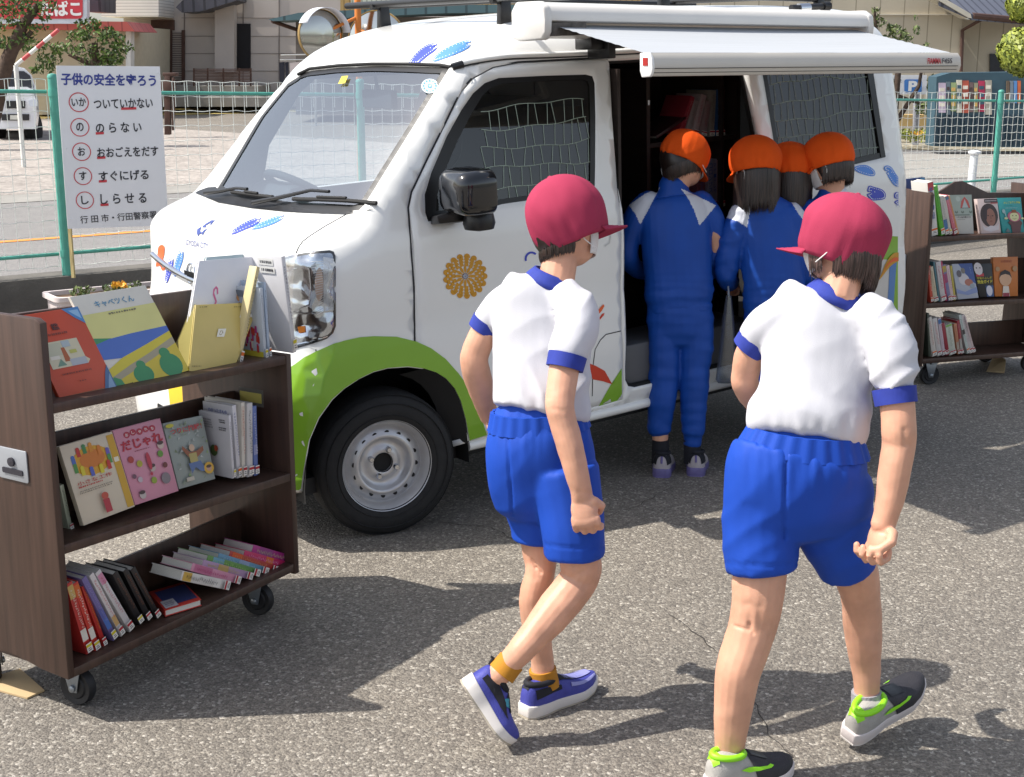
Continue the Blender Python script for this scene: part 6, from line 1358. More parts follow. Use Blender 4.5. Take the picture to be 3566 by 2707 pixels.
a, *_ = face(RC, 1, 'orange storybook with a plain red and cream cover picture', g5, R2(1252, 58), R2(1555, 50), R2(1556, 530), R2(1278, 536), .04, .12, .02, cov('#b86a2c'))
a.lines(.3, .86, .75, .92, 2, '#8f3a24', 37).ell(.45, .46, .26, .20, '#c9a080', 24).poly([(.18, .46), (.26, .62), (.45, .68), (.64, .62), (.72, .46), (.62, .54), (.45, .57), (.28, .54)], '#2c2224').poly([(.30, .0), (.62, .0), (.58, .26), (.34, .26)], '#d2c8bc').rect(.32, .0, .60, .09, '#8f2c40').ell(.14, .70, .09, .06, '#a8825c').ell(.85, .70, .10, .07, '#a8825c').done()
g6 = 'books on the bottom shelf of the right cart'
sp = [((480, 1268), (462, 740), 26, '#3c4238', 'dark green book against the left panel on the bottom shelf', '#6a7a5a', None, []),
      ((540, 1262), (478, 790), 56, '#cbc2b8', 'white book with red letters first on the bottom shelf of the right cart', '#b86a5a', 'o', []),
      ((602, 1256), (540, 800), 56, '#c9c2bc', 'white book with pink letters second on the bottom shelf of the right cart', '#c05a5a', 'r', []),
      ((655, 1250), (598, 800), 40, '#c4b2b8', 'pale pink book with a blue top on the bottom shelf', '#a88a9a', 'r', [(.85, .97, '#3f6fa4')]),
      ((705, 1246), (640, 862), 44, '#8f2234', 'dark red book on the bottom shelf', None, 'r', []),
      ((762, 1240), (712, 872), 80, '#c2c4b4', 'wide white and green book on the bottom shelf', '#8a8f80', 'r', [(.92, .99, '#7fae5a')]),
      ((838, 1236), (792, 864), 36, '#b87a5a', 'orange brown book on the bottom shelf', '#8a5a44', 'r', [(.15, .4, '#a89a8a')]),
      ((876, 1234), (828, 826), 32, '#9c2c38', 'second dark red book leaning on the bottom shelf', '#b9a09a', 'r', [(.15, .45, '#a8a49a')]),
      ((952, 1228), (850, 760), 34, '#bcc4bc', 'pale green white book leaning at the right of the bottom row', '#5a5a54', 'o', [(.5, .62, '#4a4444')]),
      ((990, 1224), (882, 760), 40, '#c8bcb8', 'white book with orange label leaning at the right of the bottom row', '#8a7a7a', 'r', []),
      ((1024, 1218), (905, 775), 30, '#c9b4b0', 'pink white book last of the leaning bottom row', '#a06a6a', 'r', [])]
for i, (b_, t__, w_, c_, lb_, ti, lc, bands) in enumerate(sp): stand(RC, lb_, g6, R2(*b_), R2(*t__), w_/3.498, cov(c_), .13, .02, bands, lc, ti, seed=100+i)
# sheets of cardboard under the casters
M_cb = mat('cardboard', '#b79f78', .85, var=.1, scale=5)
m = MB(); P_ = [G(-60, 2375), G(70, 2335), G(155, 2410), G(95, 2437), G(-60, 2395)]; m.loft([[p+UPZ*.001 for p in P_], [p+UPZ*.006 for p in P_]])
tag(m.build('cardboard_wedge', M_cb), 'flat cardboard sheet under the back left caster of the left cart', 'cardboard')
m = MB(); P_ = [G(3435, 1296), G(3462, 1262), G(3500, 1290), G(3497, 1302)]; m.loft([[p+UPZ*.002 for p in P_], [P_[0]+UPZ*.004, P_[1]+UPZ*.06, P_[2]+UPZ*.06, P_[3]+UPZ*.012]])
tag(m.build('wooden_wedge', M_cb), 'pale wooden wedge block under the right cart', 'wedge')
# ---- books in the van
class VanShelf:
    k = (VM.to_3x3() @ Vector((0, 0, 1))); w = Vector((0, 1, 0))
    def P(s, u, w, z): return VM @ Vector((u, w, z))
    def uz(s, px, py, w=0.): v = VY(px, py, w); return v.x, v.z
VS = VanShelf()
def Z3(x, y): return (1800+x/2.209, y/2.209)
g7 = 'books on the upper shelf inside the van'
sp = [((1075, 1060), (1300, 905), 20, '#3c2226', 'dark book slumped lowest on the upper van shelf', '#5a3a3a'),
      ((1260, 1035), (1355, 745), 34, '#8f2c38', 'dark red book leaning on the upper van shelf', '#b08a8a'),
      ((1310, 1040), (1385, 775), 42, '#8f8684', 'grey white book leaning right of the dark red one in the van', '#6a5a5a'),
      ((1365, 1045), (1440, 730), 44, '#a89a9a', 'white book with a red title oval on the upper van shelf', '#a03040'),
      ((1430, 1050), (1480, 780), 46, '#93807f', 'pinkish book leaning near the upright ones in the van', '#a05a60'),
      ((1495, 1055), (1515, 695), 40, '#8f8a80', 'upright cream book on the upper van shelf', '#5a5048'),
      ((1545, 1055), (1552, 690), 42, '#28507c', 'upright blue book on the upper van shelf', '#4a78a4'),
      ((1580, 1055), (1585, 680), 26, '#7a3434', 'upright maroon book at the end of the upper van shelf', '#9a6a6a')]
for i, (b_, t__, w_, c_, lb_, ti) in enumerate(sp): stand(VS, lb_, g7, Z3(*b_), Z3(*t__), w_/2.209, cov(c_), .16, .385, [], 'r' if i > 1 else None, ti, seed=120+i)
g8 = 'books on the lower shelf inside the van'
sp = [((1420, 1600), (1415, 1240), 60, '#7d4a52', 'rose coloured book on the lower van shelf', '#5a6aa4', None), ((1492, 1600), (1490, 1225), 44, '#8a8a9a', 'grey book with tall blue letters on the lower van shelf', '#34508c', 'コロンブス'),
      ((1525, 1600), (1522, 1225), 30, '#8a8490', 'white book with blue letters beside the tall lettered one in the van', '#34508c', 'マザーテレサ'), ((1553, 1598), (1552, 1230), 26, '#8f7a7a', 'pale brown book on the lower van shelf', '#7a4a4a', None), ((1582, 1598), (1582, 1220), 28, '#7a3a40', 'red book at the end of the lower van shelf', '#a07a7a', None)]
for i, (b_, t__, w_, c_, lb_, ti, tx) in enumerate(sp): stand(VS, lb_, g8, Z3(*b_), Z3(*t__), w_/2.209, cov(c_), .16, .385, [], 'r', ti, tx, seed=140+i)
# ================================================================== people
FWv = Vector(FW)
class Org:
    """soft body built from elliptical tubes measured in the photo, fused into one surface"""
    def __init__(s): s.mb = MB()
    def chain(s, pts, n=18, flat=False):
        """pts: (px, py, dist, half width in px, half depth in metres or factor)"""
        pts = smooth_poly([tuple(q) if len(q) > 4 else tuple(q)+(1.,) for q in pts], 5, False)
        P = [PD(a, b, d) for a, b, d, *_ in pts]; k = len(P); rings = []
        for i, q in enumerate(pts):
            t = (P[min(i+1, k-1)]-P[max(i-1, 0)]).normalized(); A = t.cross(FWv); A = A.normalized() if A.length > .2 else RTv; B = t.cross(A).normalized()
            r = q[3]*((P[i]-Vector(CAM)).dot(FWv))/FPX; rb = r*q[4] if len(q) > 4 else r
            rings.append((P[i], A, B, t, r, rb))
        out = []
        def ring(c, A, B, ra, rb): return [c+A*ra*cos(2*pi*j/n)+B*rb*sin(2*pi*j/n) for j in range(n)]
        c, A, B, t, ra, rb = rings[0]; e = .004 if flat else min(ra, rb)
        for f in (.15, .45, .75): out.append(ring(c-t*e*sqrt(1-f*f)*.8, A, B, ra*f, rb*f))
        for c, A, B, t, ra, rb in rings: out.append(ring(c, A, B, ra, rb))
        e = .004 if flat else min(ra, rb)
        for f in (.75, .45, .15): out.append(ring(c+t*e*sqrt(1-f*f)*.8, A, B, ra*f, rb*f))
        s.mb.loft(out); return s
    def ball(s, c, ax, r, n=20):
        """ellipsoid: centre, three axes (orthonormal), radii"""
        c = Vector(c); V = []; F = []; m = n//2
        for i in range(m+1):
            f = pi*i/m
            for j in range(n):
                t = 2*pi*j/n; V.append(c+ax[0]*r[0]*sin(f)*cos(t)+ax[1]*r[1]*sin(f)*sin(t)+ax[2]*r[2]*cos(f))
        for i in range(m):
            for j in range(n): F.append((i*n+j, i*n+(j+1) % n, (i+1)*n+(j+1) % n, (i+1)*n+j))
        s.mb.add(V, F); return s
    def tube(s, pts, rr, n=10):
        s.mb.tube(pts, rr, n); 
        for p, r in ((pts[0], rr[0]), (pts[-1], rr[-1])): s.ball(p, (Vector((1, 0, 0)), Vector((0, 1, 0)), Vector((0, 0, 1))), (r, r, r), 10)
        return s
    def mesh(s, name, mats, parent, voxel=.006, smooth=4, disp=None, pick=None, sfac=.5):
        me = bpy.data.meshes.new('raw'); me.from_pydata(s.mb.v, [], s.mb.f); b = bmesh.new(); b.from_mesh(me); bmesh.ops.recalc_face_normals(b, faces=b.faces); b.to_mesh(me); b.free()
        o = bpy.data.objects.new('raw', me); COL.objects.link(o)
        r = o.modifiers.new('r', 'REMESH'); r.mode = 'VOXEL'; r.voxel_size = voxel
        if smooth: q = o.modifiers.new('s', 'SMOOTH'); q.iterations = smooth; q.factor = sfac
        bpy.context.view_layer.update(); dg = bpy.context.evaluated_depsgraph_get(); m2 = bpy.data.meshes.new_from_object(o.evaluated_get(dg)); bpy.data.objects.remove(o); bpy.data.meshes.remove(me)
        m2.name = name
        if disp:
            m2.update(); nn = [v.normal.copy() for v in m2.vertices]
            for v, n_ in zip(m2.vertices, nn): v.co = v.co+n_*disp(v.co, n_)
            m2.update()
        mats = mats if isinstance(mats, (list, tuple)) else [mats]
        m2.materials.clear()
        for q in mats: m2.materials.append(q)
        if pick:
            for p in m2.polygons: p.material_index = pick(p.center, p.normal)
        return finish(m2, name, parent, smooth=180, fixn=False)
def toimg(p):
    d = Vector(p)-Vector(CAM); z = d.dot(FWv); return PCX+FPX*d.dot(RTv)/z, PCY-FPX*d.dot(Vector(UP))/z
def skin_mat():
    m = mat('child skin', '#cc9a80', .5, var=.13, scale=16, sss=.12, bump=.04, bscale=260, spec=.4); return m
M_skin = skin_mat(); M_nail = mat('finger nail', '#dba48e', .35)
M_shirt = mat('white sports shirt', '#c2c2c8', .85, var=.02, scale=14, bump=.10, bscale=420, spec=.15); M_trim = mat('blue rib trim', '#23348f', .8, var=.1, scale=40, bump=.1, bscale=300)
M_short = mat('royal blue shorts', '#1c46a8', .62, var=.06, scale=10, bump=.06, bscale=350, spec=.2); M_track = mat('blue tracksuit', '#15479e', .5, var=.08, scale=9, bump=.08, bscale=300, spec=.3); M_twhite = mat('white tracksuit panel', '#c9ccd6', .6, var=.03, bump=.05, bscale=300)
M_red = mat('crimson cotton cap', '#9c3650', .82, var=.05, scale=14, bump=.12, bscale=500, spec=.12); M_orc = mat('orange cotton cap', '#e0561a', .8, var=.06, scale=14, bump=.12, bscale=500, spec=.12)
M_mask = mat('white mask cloth', '#d9d8d6', .8, var=.03)
def hair_mat(name, c0, c1):
    m = leaf_mat(name, c0, c1); b_ = m.node_tree.nodes['Principled BSDF']; b_.inputs['Roughness'].default_value = .38; b_.inputs['Specular IOR Level'].default_value = .6; return m
M_hair = hair_mat('dark brown hair', '#17110f', '#3a2a24')
def fold(p, f=(9, 9, 4), a=.004, seed=0.):
    q = Vector((p.x*f[0]+seed, p.y*f[1]+seed*2, p.z*f[2])); return a*(noise.noise(q)+.5*noise.noise(q*2.3))
def ridge(q): return .5-abs(noise.noise(q))*1.6
def axes(up, front):
    u = Vector(up).normalized(); f = Vector(front); f = (f-u*f.dot(u)).normalized(); return f, u.cross(f).normalized(), u     # front, left, up
def imgdir(r, u, away=0.): return (RTv*r+Vector(UP)*u+FHv*away).normalized()
def cap(parent, c, up, front, r, m, low=-.30, seed=0, brim=.055, tail=1.):
    """gathered school cap: dome cut below its rim, with brim; r = radii front/back, sideways, up"""
    f, l, u = axes(up, front); n, k = 72, 22; V = []; F = []; c = Vector(c)
    k1_ = 14
    def hv(i):
        if i <= k1_: ph = pi/2*i/k1_; return sin(ph), cos(ph), 0
        t = (i-k1_)/(k-k1_); return 1-.13*t**2.2, low*t, t
    def pt(j, i):
        t = 2*pi*j/n; back = max(0, -cos(t)); ho, ve, lo = hv(i); rad = 1.0; edge = min(1, i/8)
        sm = abs(((t/(2*pi)*6) % 1)-.5)*2; rad -= .020*max(0, 1-((1-sm)/.11))*min(1, i/5)*(1-.5*lo)
        rad += .050*noise.noise(Vector((cos(t)*1.5+seed, sin(t)*1.5, ve*1.4+seed)))*edge+.020*noise.noise(Vector((cos(t)*4+seed, sin(t)*4, ve*2.2)))*edge
        rad += (.012+.022*back)*lo*sin(t*19+seed+3*noise.noise(Vector((cos(t)*2, sin(t)*2, seed))))+.016*back*edge*noise.noise(Vector((t*7, ve*1.2, seed)))-.035*max(0, lo-.7)/.3
        return c+f*r[0]*rad*ho*cos(t)*(1+.02*back)+l*r[1]*rad*ho*sin(t)+u*r[2]*ve*(1+.03*noise.noise(Vector((cos(t)*2, sin(t)*2, seed+5)))*edge)
    for i in range(k+1):
        for j in range(n): V.append(pt(j, i))
    for i in range(k):
        for j in range(n): F.append((i*n+j, i*n+(j+1) % n, (i+1)*n+(j+1) % n, (i+1)*n+j))
    mb = MB(); mb.add(V, F); o = mb.build('cap', m, parent, smooth=180, weld=.0004); md = o.modifiers.new('t', 'SOLIDIFY'); md.thickness = .002; md.offset = -1
    mb = MB(); V = []; F = []; nb = 26; kb = 8
    zr = low+.10; rr_ = .90
    for i in range(kb+1):
        for j in range(nb+1):
            t = radians(-64+128*j/nb); e = i/kb; ext = brim*(max(0, cos(t*1.35))**.8)*e
            p = c+f*(r[0]*rr_*cos(t)*.985+ext)+l*(r[1]*rr_*sin(t)*.985)+u*(r[2]*zr-ext*.30-.006*e*(sin(t)**2)*2)
            V.append(p+u*(.0008*sin(e*26)))
    for i in range(kb):
        for j in range(nb): a = i*(nb+1)+j; F.append((a, a+1, a+nb+2, a+nb+1))
    mb.add(V, F); b_ = mb.build('brim', m, o, smooth=180); md = b_.modifiers.new('t', 'SOLIDIFY'); md.thickness = .003
    mb = MB(); mb.tube([pt(0, 0)-u*.001, pt(0, 0)+u*.003], [.008, .003], 10); mb.build('button', m, o, smooth=60)
    return o, (f, l, u)
def hair(parent, c, fr, r, az, z0, ln, n, seed, wd=.007, fall=.35, m=None, name='hair'):
    """locks hanging from a line around the head; az range in degrees (0 = front, 180 = back); ln(az) length"""
    f, l, u = fr; R = random.Random(seed); mb = MB(); c = Vector(c)
    for q in range(n):
        a = radians(R.uniform(*az)); L_ = ln(math.degrees(a))*(R.uniform(.72, 1.04) if R.random() < .85 else R.uniform(.5, 1.15)); e0 = R.uniform(.97, 1.03); z = z0+R.uniform(-.03, .05)
        rr_ = sqrt(max(.05, 1-min(.98, abs(z))**2)); p = c+(f*cos(a)*r[0]+l*sin(a)*r[1])*rr_*e0+u*r[2]*z; out = (f*cos(a)+l*sin(a)).normalized(); side = out.cross(UPZ).normalized()
        d = (-u*.9-UPZ*.3+out*.05).normalized(); k = 7; S = []; st = L_/k; w_ = wd*R.uniform(.6, 1.3); sw = R.uniform(-.25, .25)
        for i in range(k+1):
            S.append(p.copy()); rel = p-c; tgt = (-UPZ-out*fall*(i/k)**1.2*R.uniform(.6, 1.3)+side*sw*(i/k)).normalized(); d = (d*.5+tgt*.5).normalized(); p = p+d*st
        V = []; 
        for i, s_ in enumerate(S): ww = w_*(1 if i < k-1 else (.55 if i == k-1 else .1)); V += [s_-side*ww/2, s_+out*w_*.25, s_+side*ww/2]
        mb.add(V, [t for i in range(k) for t in ((3*i, 3*i+1, 3*i+4, 3*i+3), (3*i+1, 3*i+2, 3*i+5, 3*i+4))])
    return mb.build(name, m or M_hair, parent, smooth=60, fixn=False)
def scalp(parent, c, fr, r, low, name='hair'):
    f, l, u = fr; mb = MB(); n, k = 40, 14; V = []; c = Vector(c)
    for i in range(k+1):
        for j in range(n):
            t = 2*pi*j/n; lo = low(math.degrees(t)); ph = (pi/2-math.asin(lo))*i/k; V.append(c+f*r[0]*sin(ph)*cos(t)+l*r[1]*sin(ph)*sin(t)+u*r[2]*cos(ph))
    mb.add(V, [(i*n+j, i*n+(j+1) % n, (i+1)*n+(j+1) % n, (i+1)*n+j) for i in range(k) for j in range(n)]); return mb.build(name, M_hair, parent, smooth=180, weld=.0003)
def band(parent, name, m, pts, n=40, rib=0, off=1., thick=.004):
    """cloth band around a limb: pts like Org.chain (two or more rings)"""
    P = [PD(a, b, d) for a, b, d, *_ in pts]; k = len(P); R_o = []; mb = MB()
    t = (P[-1]-P[0]).normalized(); A = t.cross(FWv).normalized(); B = t.cross(A).normalized()
    def ring(i, extra):
        r = pts[i][3]*((P[i]-Vector(CAM)).dot(FWv))/FPX; rb = r*(pts[i][4] if len(pts[i]) > 4 else 1)
        return [P[i]+A*(r+extra+(rib*sin(j*2*pi/n*24) if rib else 0))*cos(2*pi*j/n)+B*(rb+extra+(rib*sin(j*2*pi/n*24) if rib else 0))*sin(2*pi*j/n) for j in range(n)]
    rings = [ring(0, -.006)]+[ring(0, 0)]+[ring(i, .0015) for i in range(k)]+[ring(k-1, 0)]+[ring(k-1, -.006)]
    mb.loft(rings, caps=False); return mb.build(name, m, parent, smooth=60)
def collar(parent, c, A, B, ra, rb):
    A, B = A.normalized(), B.normalized(); N_ = A.cross(B).normalized(); N_ = N_ if N_.z > 0 else -N_; mb = MB(); n = 44
    mb.loft([[c+A*ra*k*cos(2*pi*j/n)+B*rb*k*sin(2*pi*j/n)+N_*h for j in range(n)] for k, h in ((.80, .006), (.85, .012), (.91, .012), (1.02, .002), (1.14, -.010), (1.20, -.020), (1.12, -.026))], caps=False)
    return mb.build('collar', M_trim, parent, smooth=70)
def head(org, c, fr, r, neck, ear=True, nr=.045):
    f, l, u = fr; c = Vector(c)
    org.ball(c, (f, l, u), r); org.ball(c-u*r[2]*.45+f*r[0]*.22, (f, l, u), (r[0]*.70, r[1]*.74, r[2]*.62))          # skull, jaw
    org.ball(c+f*r[0]*.98-u*r[2]*.20, (f, l, u), (.012, .010, .018))                                                    # nose
    org.ball(c+f*r[0]*.84-u*r[2]*.62, (f, l, u), (.010, .018, .006))                                                    # lips
    org.tube([c-u*r[2]*.5-f*r[0]*.15, neck], [nr, nr*1.05], 14)
    for sg in (-1, 1):
        e = c+l*sg*r[1]*.98-u*r[2]*.22-f*r[0]*.05
        org.ball(e, ((f*.5+l*sg).normalized(), u.cross((f*.5+l*sg).normalized()), u), (.008, .016, .029), 14); org.ball(e-u*.022+f*.004, (f, l, u), (.008, .007, .010), 10)
def face_bits(parent, c, fr, r):
    f, l, u = fr; c = Vector(c)
    for sg in (-1, 1):
        mb = MB(); mb.lathe([(.0, .003), (.006, .002), (.011, 0)], c+f*r[0]*.93+l*sg*r[1]*.36+u*r[2]*.02, (f+l*sg*.3).normalized(), 14); mb.build('eye', M_ink, parent, smooth=60)
    mb = MB(); n, k = 22, 10; V = []
    for i in range(k+1):
        for j in range(n+1):
            a = radians(-72+144*j/n); z = -.10-.78*i/k; rr_ = .90*sqrt(max(.1, 1-(z*.72)**2))+.05
            V.append(c+f*r[0]*cos(a)*rr_*1.06+l*r[1]*sin(a)*rr_*1.02+u*r[2]*z+f*(.012*cos(a)**6*(1-abs(i/k-.3))))
    mb.add(V, [(i*(n+1)+j, i*(n+1)+j+1, (i+1)*(n+1)+j+1, (i+1)*(n+1)+j) for i in range(k) for j in range(n)]); mo = mb.build('mask', M_mask, parent, smooth=180); md = mo.modifiers.new('t', 'SOLIDIFY'); md.thickness = .002
    for sg in (-1, 1):
        e = c+l*sg*r[1]*1.0-u*r[2]*.22-f*r[0]*.05; mb = MB()
        A_ = c+f*r[0]*.40+l*sg*r[1]*.95-u*r[2]*.28; B_ = c+f*r[0]*.33+l*sg*r[1]*.86-u*r[2]*.80
        P_ = smooth_poly([tuple(A_+l*sg*.004), tuple(e+u*.030+f*.006+l*sg*.008), tuple(e-f*.014+l*sg*.010+u*.006), tuple(e-f*.012-u*.030+l*sg*.006), tuple(B_+l*sg*.006)], 6, False); mb.tube(P_, .0016, 6); mb.build('mask_loop', M_mask, mo, smooth=60)
def hand(org, wrist, dirv, palm_n, spread, fing, thumb, size=1., curl=1.4, r=.0072):
    """palm from the wrist along dirv; palm_n = direction the palm faces; spread = direction from little to index finger"""
    d, n_, s = Vector(dirv).normalized(), Vector(palm_n).normalized(), Vector(spread).normalized(); w0 = Vector(wrist); tips = []
    org.ball(w0+d*.034*size, (s, n_, d), (.030*size, .0135*size, .040*size)); org.ball(w0+d*.056*size, (s, n_, d), (.033*size, .0125*size, .018*size))
    for i in range(4):
        k = -.0245+.0163*i; L_ = (.050, .060, .063, .056)[i]*size*fing; b = w0+d*(.062+(.0, .005, .006, .003)[i])*size+s*k*size; P = [b-d*.012*size, b]; a = .35; q = b
        for j, sg in enumerate((.42, .32, .26)):
            a += curl*(.55, .75, .55)[j]*(1+.06*i-.05*((i+j) % 2)); v = d*cos(a)+n_*sin(a)+s*(.03*(i-1.5)); q = q+v.normalized()*L_*sg; P.append(q)
        org.tube(P, [r*size*x for x in (1.1, 1.15, 1.08, 1.0, .9)], 10); tips.append((q, v.normalized()))
    t0 = w0+d*.018*size+s*.024*size; P = [t0, t0+(d*.5+s*.45+n_*.5).normalized()*.024*size]; P.append(P[-1]+(d*.6-s*thumb*.5+n_*.7).normalized()*.024*size); P.append(P[-1]+(d*.5-s*thumb*1.2+n_*.4).normalized()*.02*size)
    org.tube(P, [.0115*size, .010*size, .0085*size, .0072*size], 10); return tips
class Shoe:
    HW = [(0, .45), (.06, .74), (.2, .82), (.38, .76), (.55, .88), (.72, 1.), (.86, .88), (.95, .60), (1, .30)]
    HT = [(0, .80), (.05, 1.0), (.2, 1.04), (.34, 1.0), (.48, .92), (.62, .70), (.8, .52), (.93, .40), (1, .22)]
    def __init__(s, parent, heel, toe, up, width, ht, mu, ms, mo, lace=None, name='shoe', rock=.10):
        s.h = Vector(heel); s.x = (Vector(toe)-s.h); s.L = s.x.length; s.x.normalize(); u = Vector(up); s.u = (u-s.x*u.dot(s.x)).normalized(); s.y = s.u.cross(s.x); s.w = width/2; s.ht = ht; s.rock = rock; s.t0 = .024
        rings = []; N_ = 22
        mb = MB()
        for i in range(N_+1):
            f = i/N_; rings.append([s.up_(f, a) for a in np.linspace(0, pi, 15)])
        n = 15; V = [p for r in rings for p in r]; F = [(i*n+j, i*n+j+1, (i+1)*n+j+1, (i+1)*n+j) for i in range(N_) for j in range(n-1)]+[tuple(range(n)), tuple(N_*n+j for j in range(n))]
        mb.add(V, F); s.o = mb.build(name, mu, parent, smooth=60)
        for nm, z0, z1, k, mm in (('sole', .004, s.t0+.004, 1.09, ms), ('outsole', 0, .0045, 1.05, mo)):
            mb = MB(); top = []; bot = []
            for i in range(N_+1): f = i/N_; hw = np.interp(f, *zip(*s.HW))*s.w*k; fx = -.035+1.07*f; rk = s.rk(f); zz = z1*(1.35-.5*f) if nm == 'sole' else z1; top.append((s.P(fx, hw*.98, zz+rk), s.P(fx, -hw*.98, zz+rk))); bot.append((s.P(fx, hw, z0+rk), s.P(fx, -hw, z0+rk)))
            R4 = [[a[0], a[1], b[1], b[0]] for a, b in zip(top, bot)]; mb.loft(R4); mb.build(nm, mm, s.o, bevel=.0035 if nm == 'sole' else 0)
        mb = MB(); P_ = [s.up_(.03, pi/2)+s.u*.0]; ring = []
        for j in range(24):
            t = 2*pi*j/24; fx = .215+.185*cos(t); ring.append(s.P(fx, s.w*.60*sin(t), s.t0+s.ht*(1.0-.06*cos(t))+.002))
        mb.tube(ring, .0085, 8, closed=True); mb.build('collar', lace or M_blk, s.o, smooth=60)
        mb = MB(); mb.add([q-s.u*.004 for q in ring], [tuple(range(24))]); mb.build('lining', lace or M_blk, s.o)
    def rk(s, f): return s.rock*s.L*max(0, (f-.62)/.38)**2*.8
    def P(s, fx, y, z): return s.h+s.x*s.L*fx+s.y*y+s.u*z
    def up_(s, f, a, off=0.):
        hw = np.interp(f, *zip(*s.HW))*s.w+off; h = np.interp(f, *zip(*s.HT))*s.ht+off; fx = -.01+1.02*f; c, q = cos(a), sin(a)
        return s.P(fx, hw*(abs(c)**.75)*(1 if c > 0 else -1), s.t0*(1.3-.5*f)+s.rk(f)+h*(q**.8 if q > 0 else 0))
    def both(s, P, m, off=.0022):
        s.decal(P, m, off); s.decal([(f, pi-a) for f, a in P], m, off)
    def decal(s, P, m, off=.0022, name='trim'):
        V2, F = cdt(P, [], .06); mb = MB(); mb.add([s.up_(min(max(f, 0), 1), min(max(a, 0), pi), off) for f, a in V2], F); return mb.build(name, m, s.o, smooth=60, fixn=False)
def person(label, base, group=None): return thing('person', label, 'person', base, group=group)

# ------------------------------------------------------------------ boy with the crimson cap walking in the middle
D1 = HD(G(1905, 2462)); DT = HD(G(1752, 2612))
k1 = person('boy in crimson cap, white shirt and blue shorts stepping forward, brim pointing right', G(1905, 2490))
hc = PD(1962, 790, D1+.12); fr1 = axes(imgdir(-.22, 1, .12), imgdir(.88, .05, .75)); hr = (.090, .076, .100)
b = Org(); head(b, hc, fr1, hr, PD(1935, 985, D1+.07), nr=.044)
b.chain([(1905, 1010, D1+.07, 110, .55), (1890, 1150, D1+.05, 140, .6), (1885, 1350, D1+.0, 135, .6), (1880, 1550, D1-.02, 125, .5), (1882, 1650, D1-.01, 105, .5)])
b.chain([(2005, 1050, D1-.02, 50), (1985, 1180, D1-.07, 54), (1962, 1300, D1-.115, 53), (1949, 1405, D1-.15, 51), (1958, 1460, D1-.16, 49), (1978, 1530, D1-.17, 48), (2004, 1630, D1-.18, 44), (2022, 1700, D1-.185, 38, .85), (2030, 1745, D1-.185, 42, .6)])
w_ = PD(2026, 1722, D1-.185); tp1 = hand(b, w_, imgdir(.16, -1, .02), imgdir(.15, -.1, 1), imgdir(1, .16, -.1), .80, .7, 1.16, .70, .0070)
b.chain([(1755, 1050, D1+.10, 48), (1700, 1130, D1+.11, 48), (1660, 1215, D1+.11, 50), (1652, 1262, D1+.11, 49), (1668, 1330, D1+.13, 49), (1685, 1395, D1+.16, 38), (1705, 1455, D1+.19, 32)])
hand(b, PD(1703, 1450, D1+.19), imgdir(.25, -1, .1), imgdir(1, 0, .3), imgdir(.2, .1, 1), 1., .6, .95, 1.1)
b.chain([(1850, 1700, D1+.01, 60), (1868, 1850, D1+.01, 60), (1881, 1930, D1+.01, 60), (1881, 1995, D1+.0, 52), (1862, 2080, D1-.0, 54), (1866, 2160, D1-.0, 51), (1878, 2240, D1+.0, 44), (1888, 2300, D1+.0, 41), (1893, 2360, D1+.0, 42), (1905, 2410, D1+.0, 44)])
b.chain([(1955, 1720, D1-.05, 64), (2000, 1870, D1-.085, 72), (2022, 1965, D1-.09, 74), (2016, 2015, D1-.09, 70), (1975, 2075, D1-.11, 70), (1920, 2142, D1-.14, 66), (1868, 2205, D1-.17, 57), (1812, 2268, D1-.20, 48), (1768, 2316, DT+.04, 43), (1735, 2352, DT+.03, 44)])
def groove(p, lines):
    x, y = toimg(p); d = 0
    for (x0, y0, x1, y1, w_, a) in lines:
        L2 = (x1-x0)**2+(y1-y0)**2; t = max(0, min(1, ((x-x0)*(x1-x0)+(y-y0)*(y1-y0))/L2)); q = hypot(x-x0-(x1-x0)*t, y-y0-(y1-y0)*t)/w_
        if q < 3: d -= a*math.exp(-q*q)
    return d+.0009*noise.noise(Vector(p)*38)+.0018*noise.noise(Vector(p)*15)
KL = [(1852, 1950, 1862, 1978, 5, .003), (1868, 1978, 1884, 1995, 5, .004), (1858, 1965, 1868, 2010, 14, .003), (1995, 2010, 2035, 1990, 10, .002), (2020, 1712, 2062, 1722, 8, .0015), (1930, 1425, 1960, 1432, 10, .0015)]
body1 = b.mesh('body', M_skin, k1, .0032, 4, lambda p, n_: groove(p, KL))
face_bits(k1, hc, fr1, hr)
cap1, _ = cap(k1, PD(1966, 744, D1+.12), imgdir(-.42, 1, -.02), imgdir(.9, .3, .5), (.104, .100, .101), M_red, -.80, 1.3, .062)
scalp(k1, hc, fr1, (.0935, .0800, .1035), lambda a: -.52-.16*max(0, -cos(radians(a))) if 95 < a < 265 else .0, 'hair')
hair(k1, hc, fr1, (.094, .081, .104), (112, 248), -.58, lambda a: .026, 360, 5, .0035, .5)
s = Org()
s.chain([(1915, 975, D1+.075, 62, .8), (1905, 1000, D1+.07, 120, .56), (1892, 1030, D1+.065, 160, .54), (1889, 1090, D1+.06, 172, .56), (1889, 1170, D1+.05, 172, .6), (1889, 1260, D1+.03, 168, .62), (1889, 1330, D1+.01, 168, .64), (1889, 1400, D1-.01, 172, .64), (1882, 1440, D1-.02, 168, .64)], 28, flat=True)
s.chain([(1960, 1015, D1+.03, 62), (2003, 1075, D1-.02, 76), (2005, 1140, D1-.06, 76), (1985, 1205, D1-.09, 73), (1972, 1250, D1-.105, 67)], flat=True)
s.chain([(1810, 1015, D1+.08, 60), (1758, 1055, D1+.10, 62), (1718, 1100, D1+.11, 58), (1694, 1132, D1+.115, 52)], flat=True)
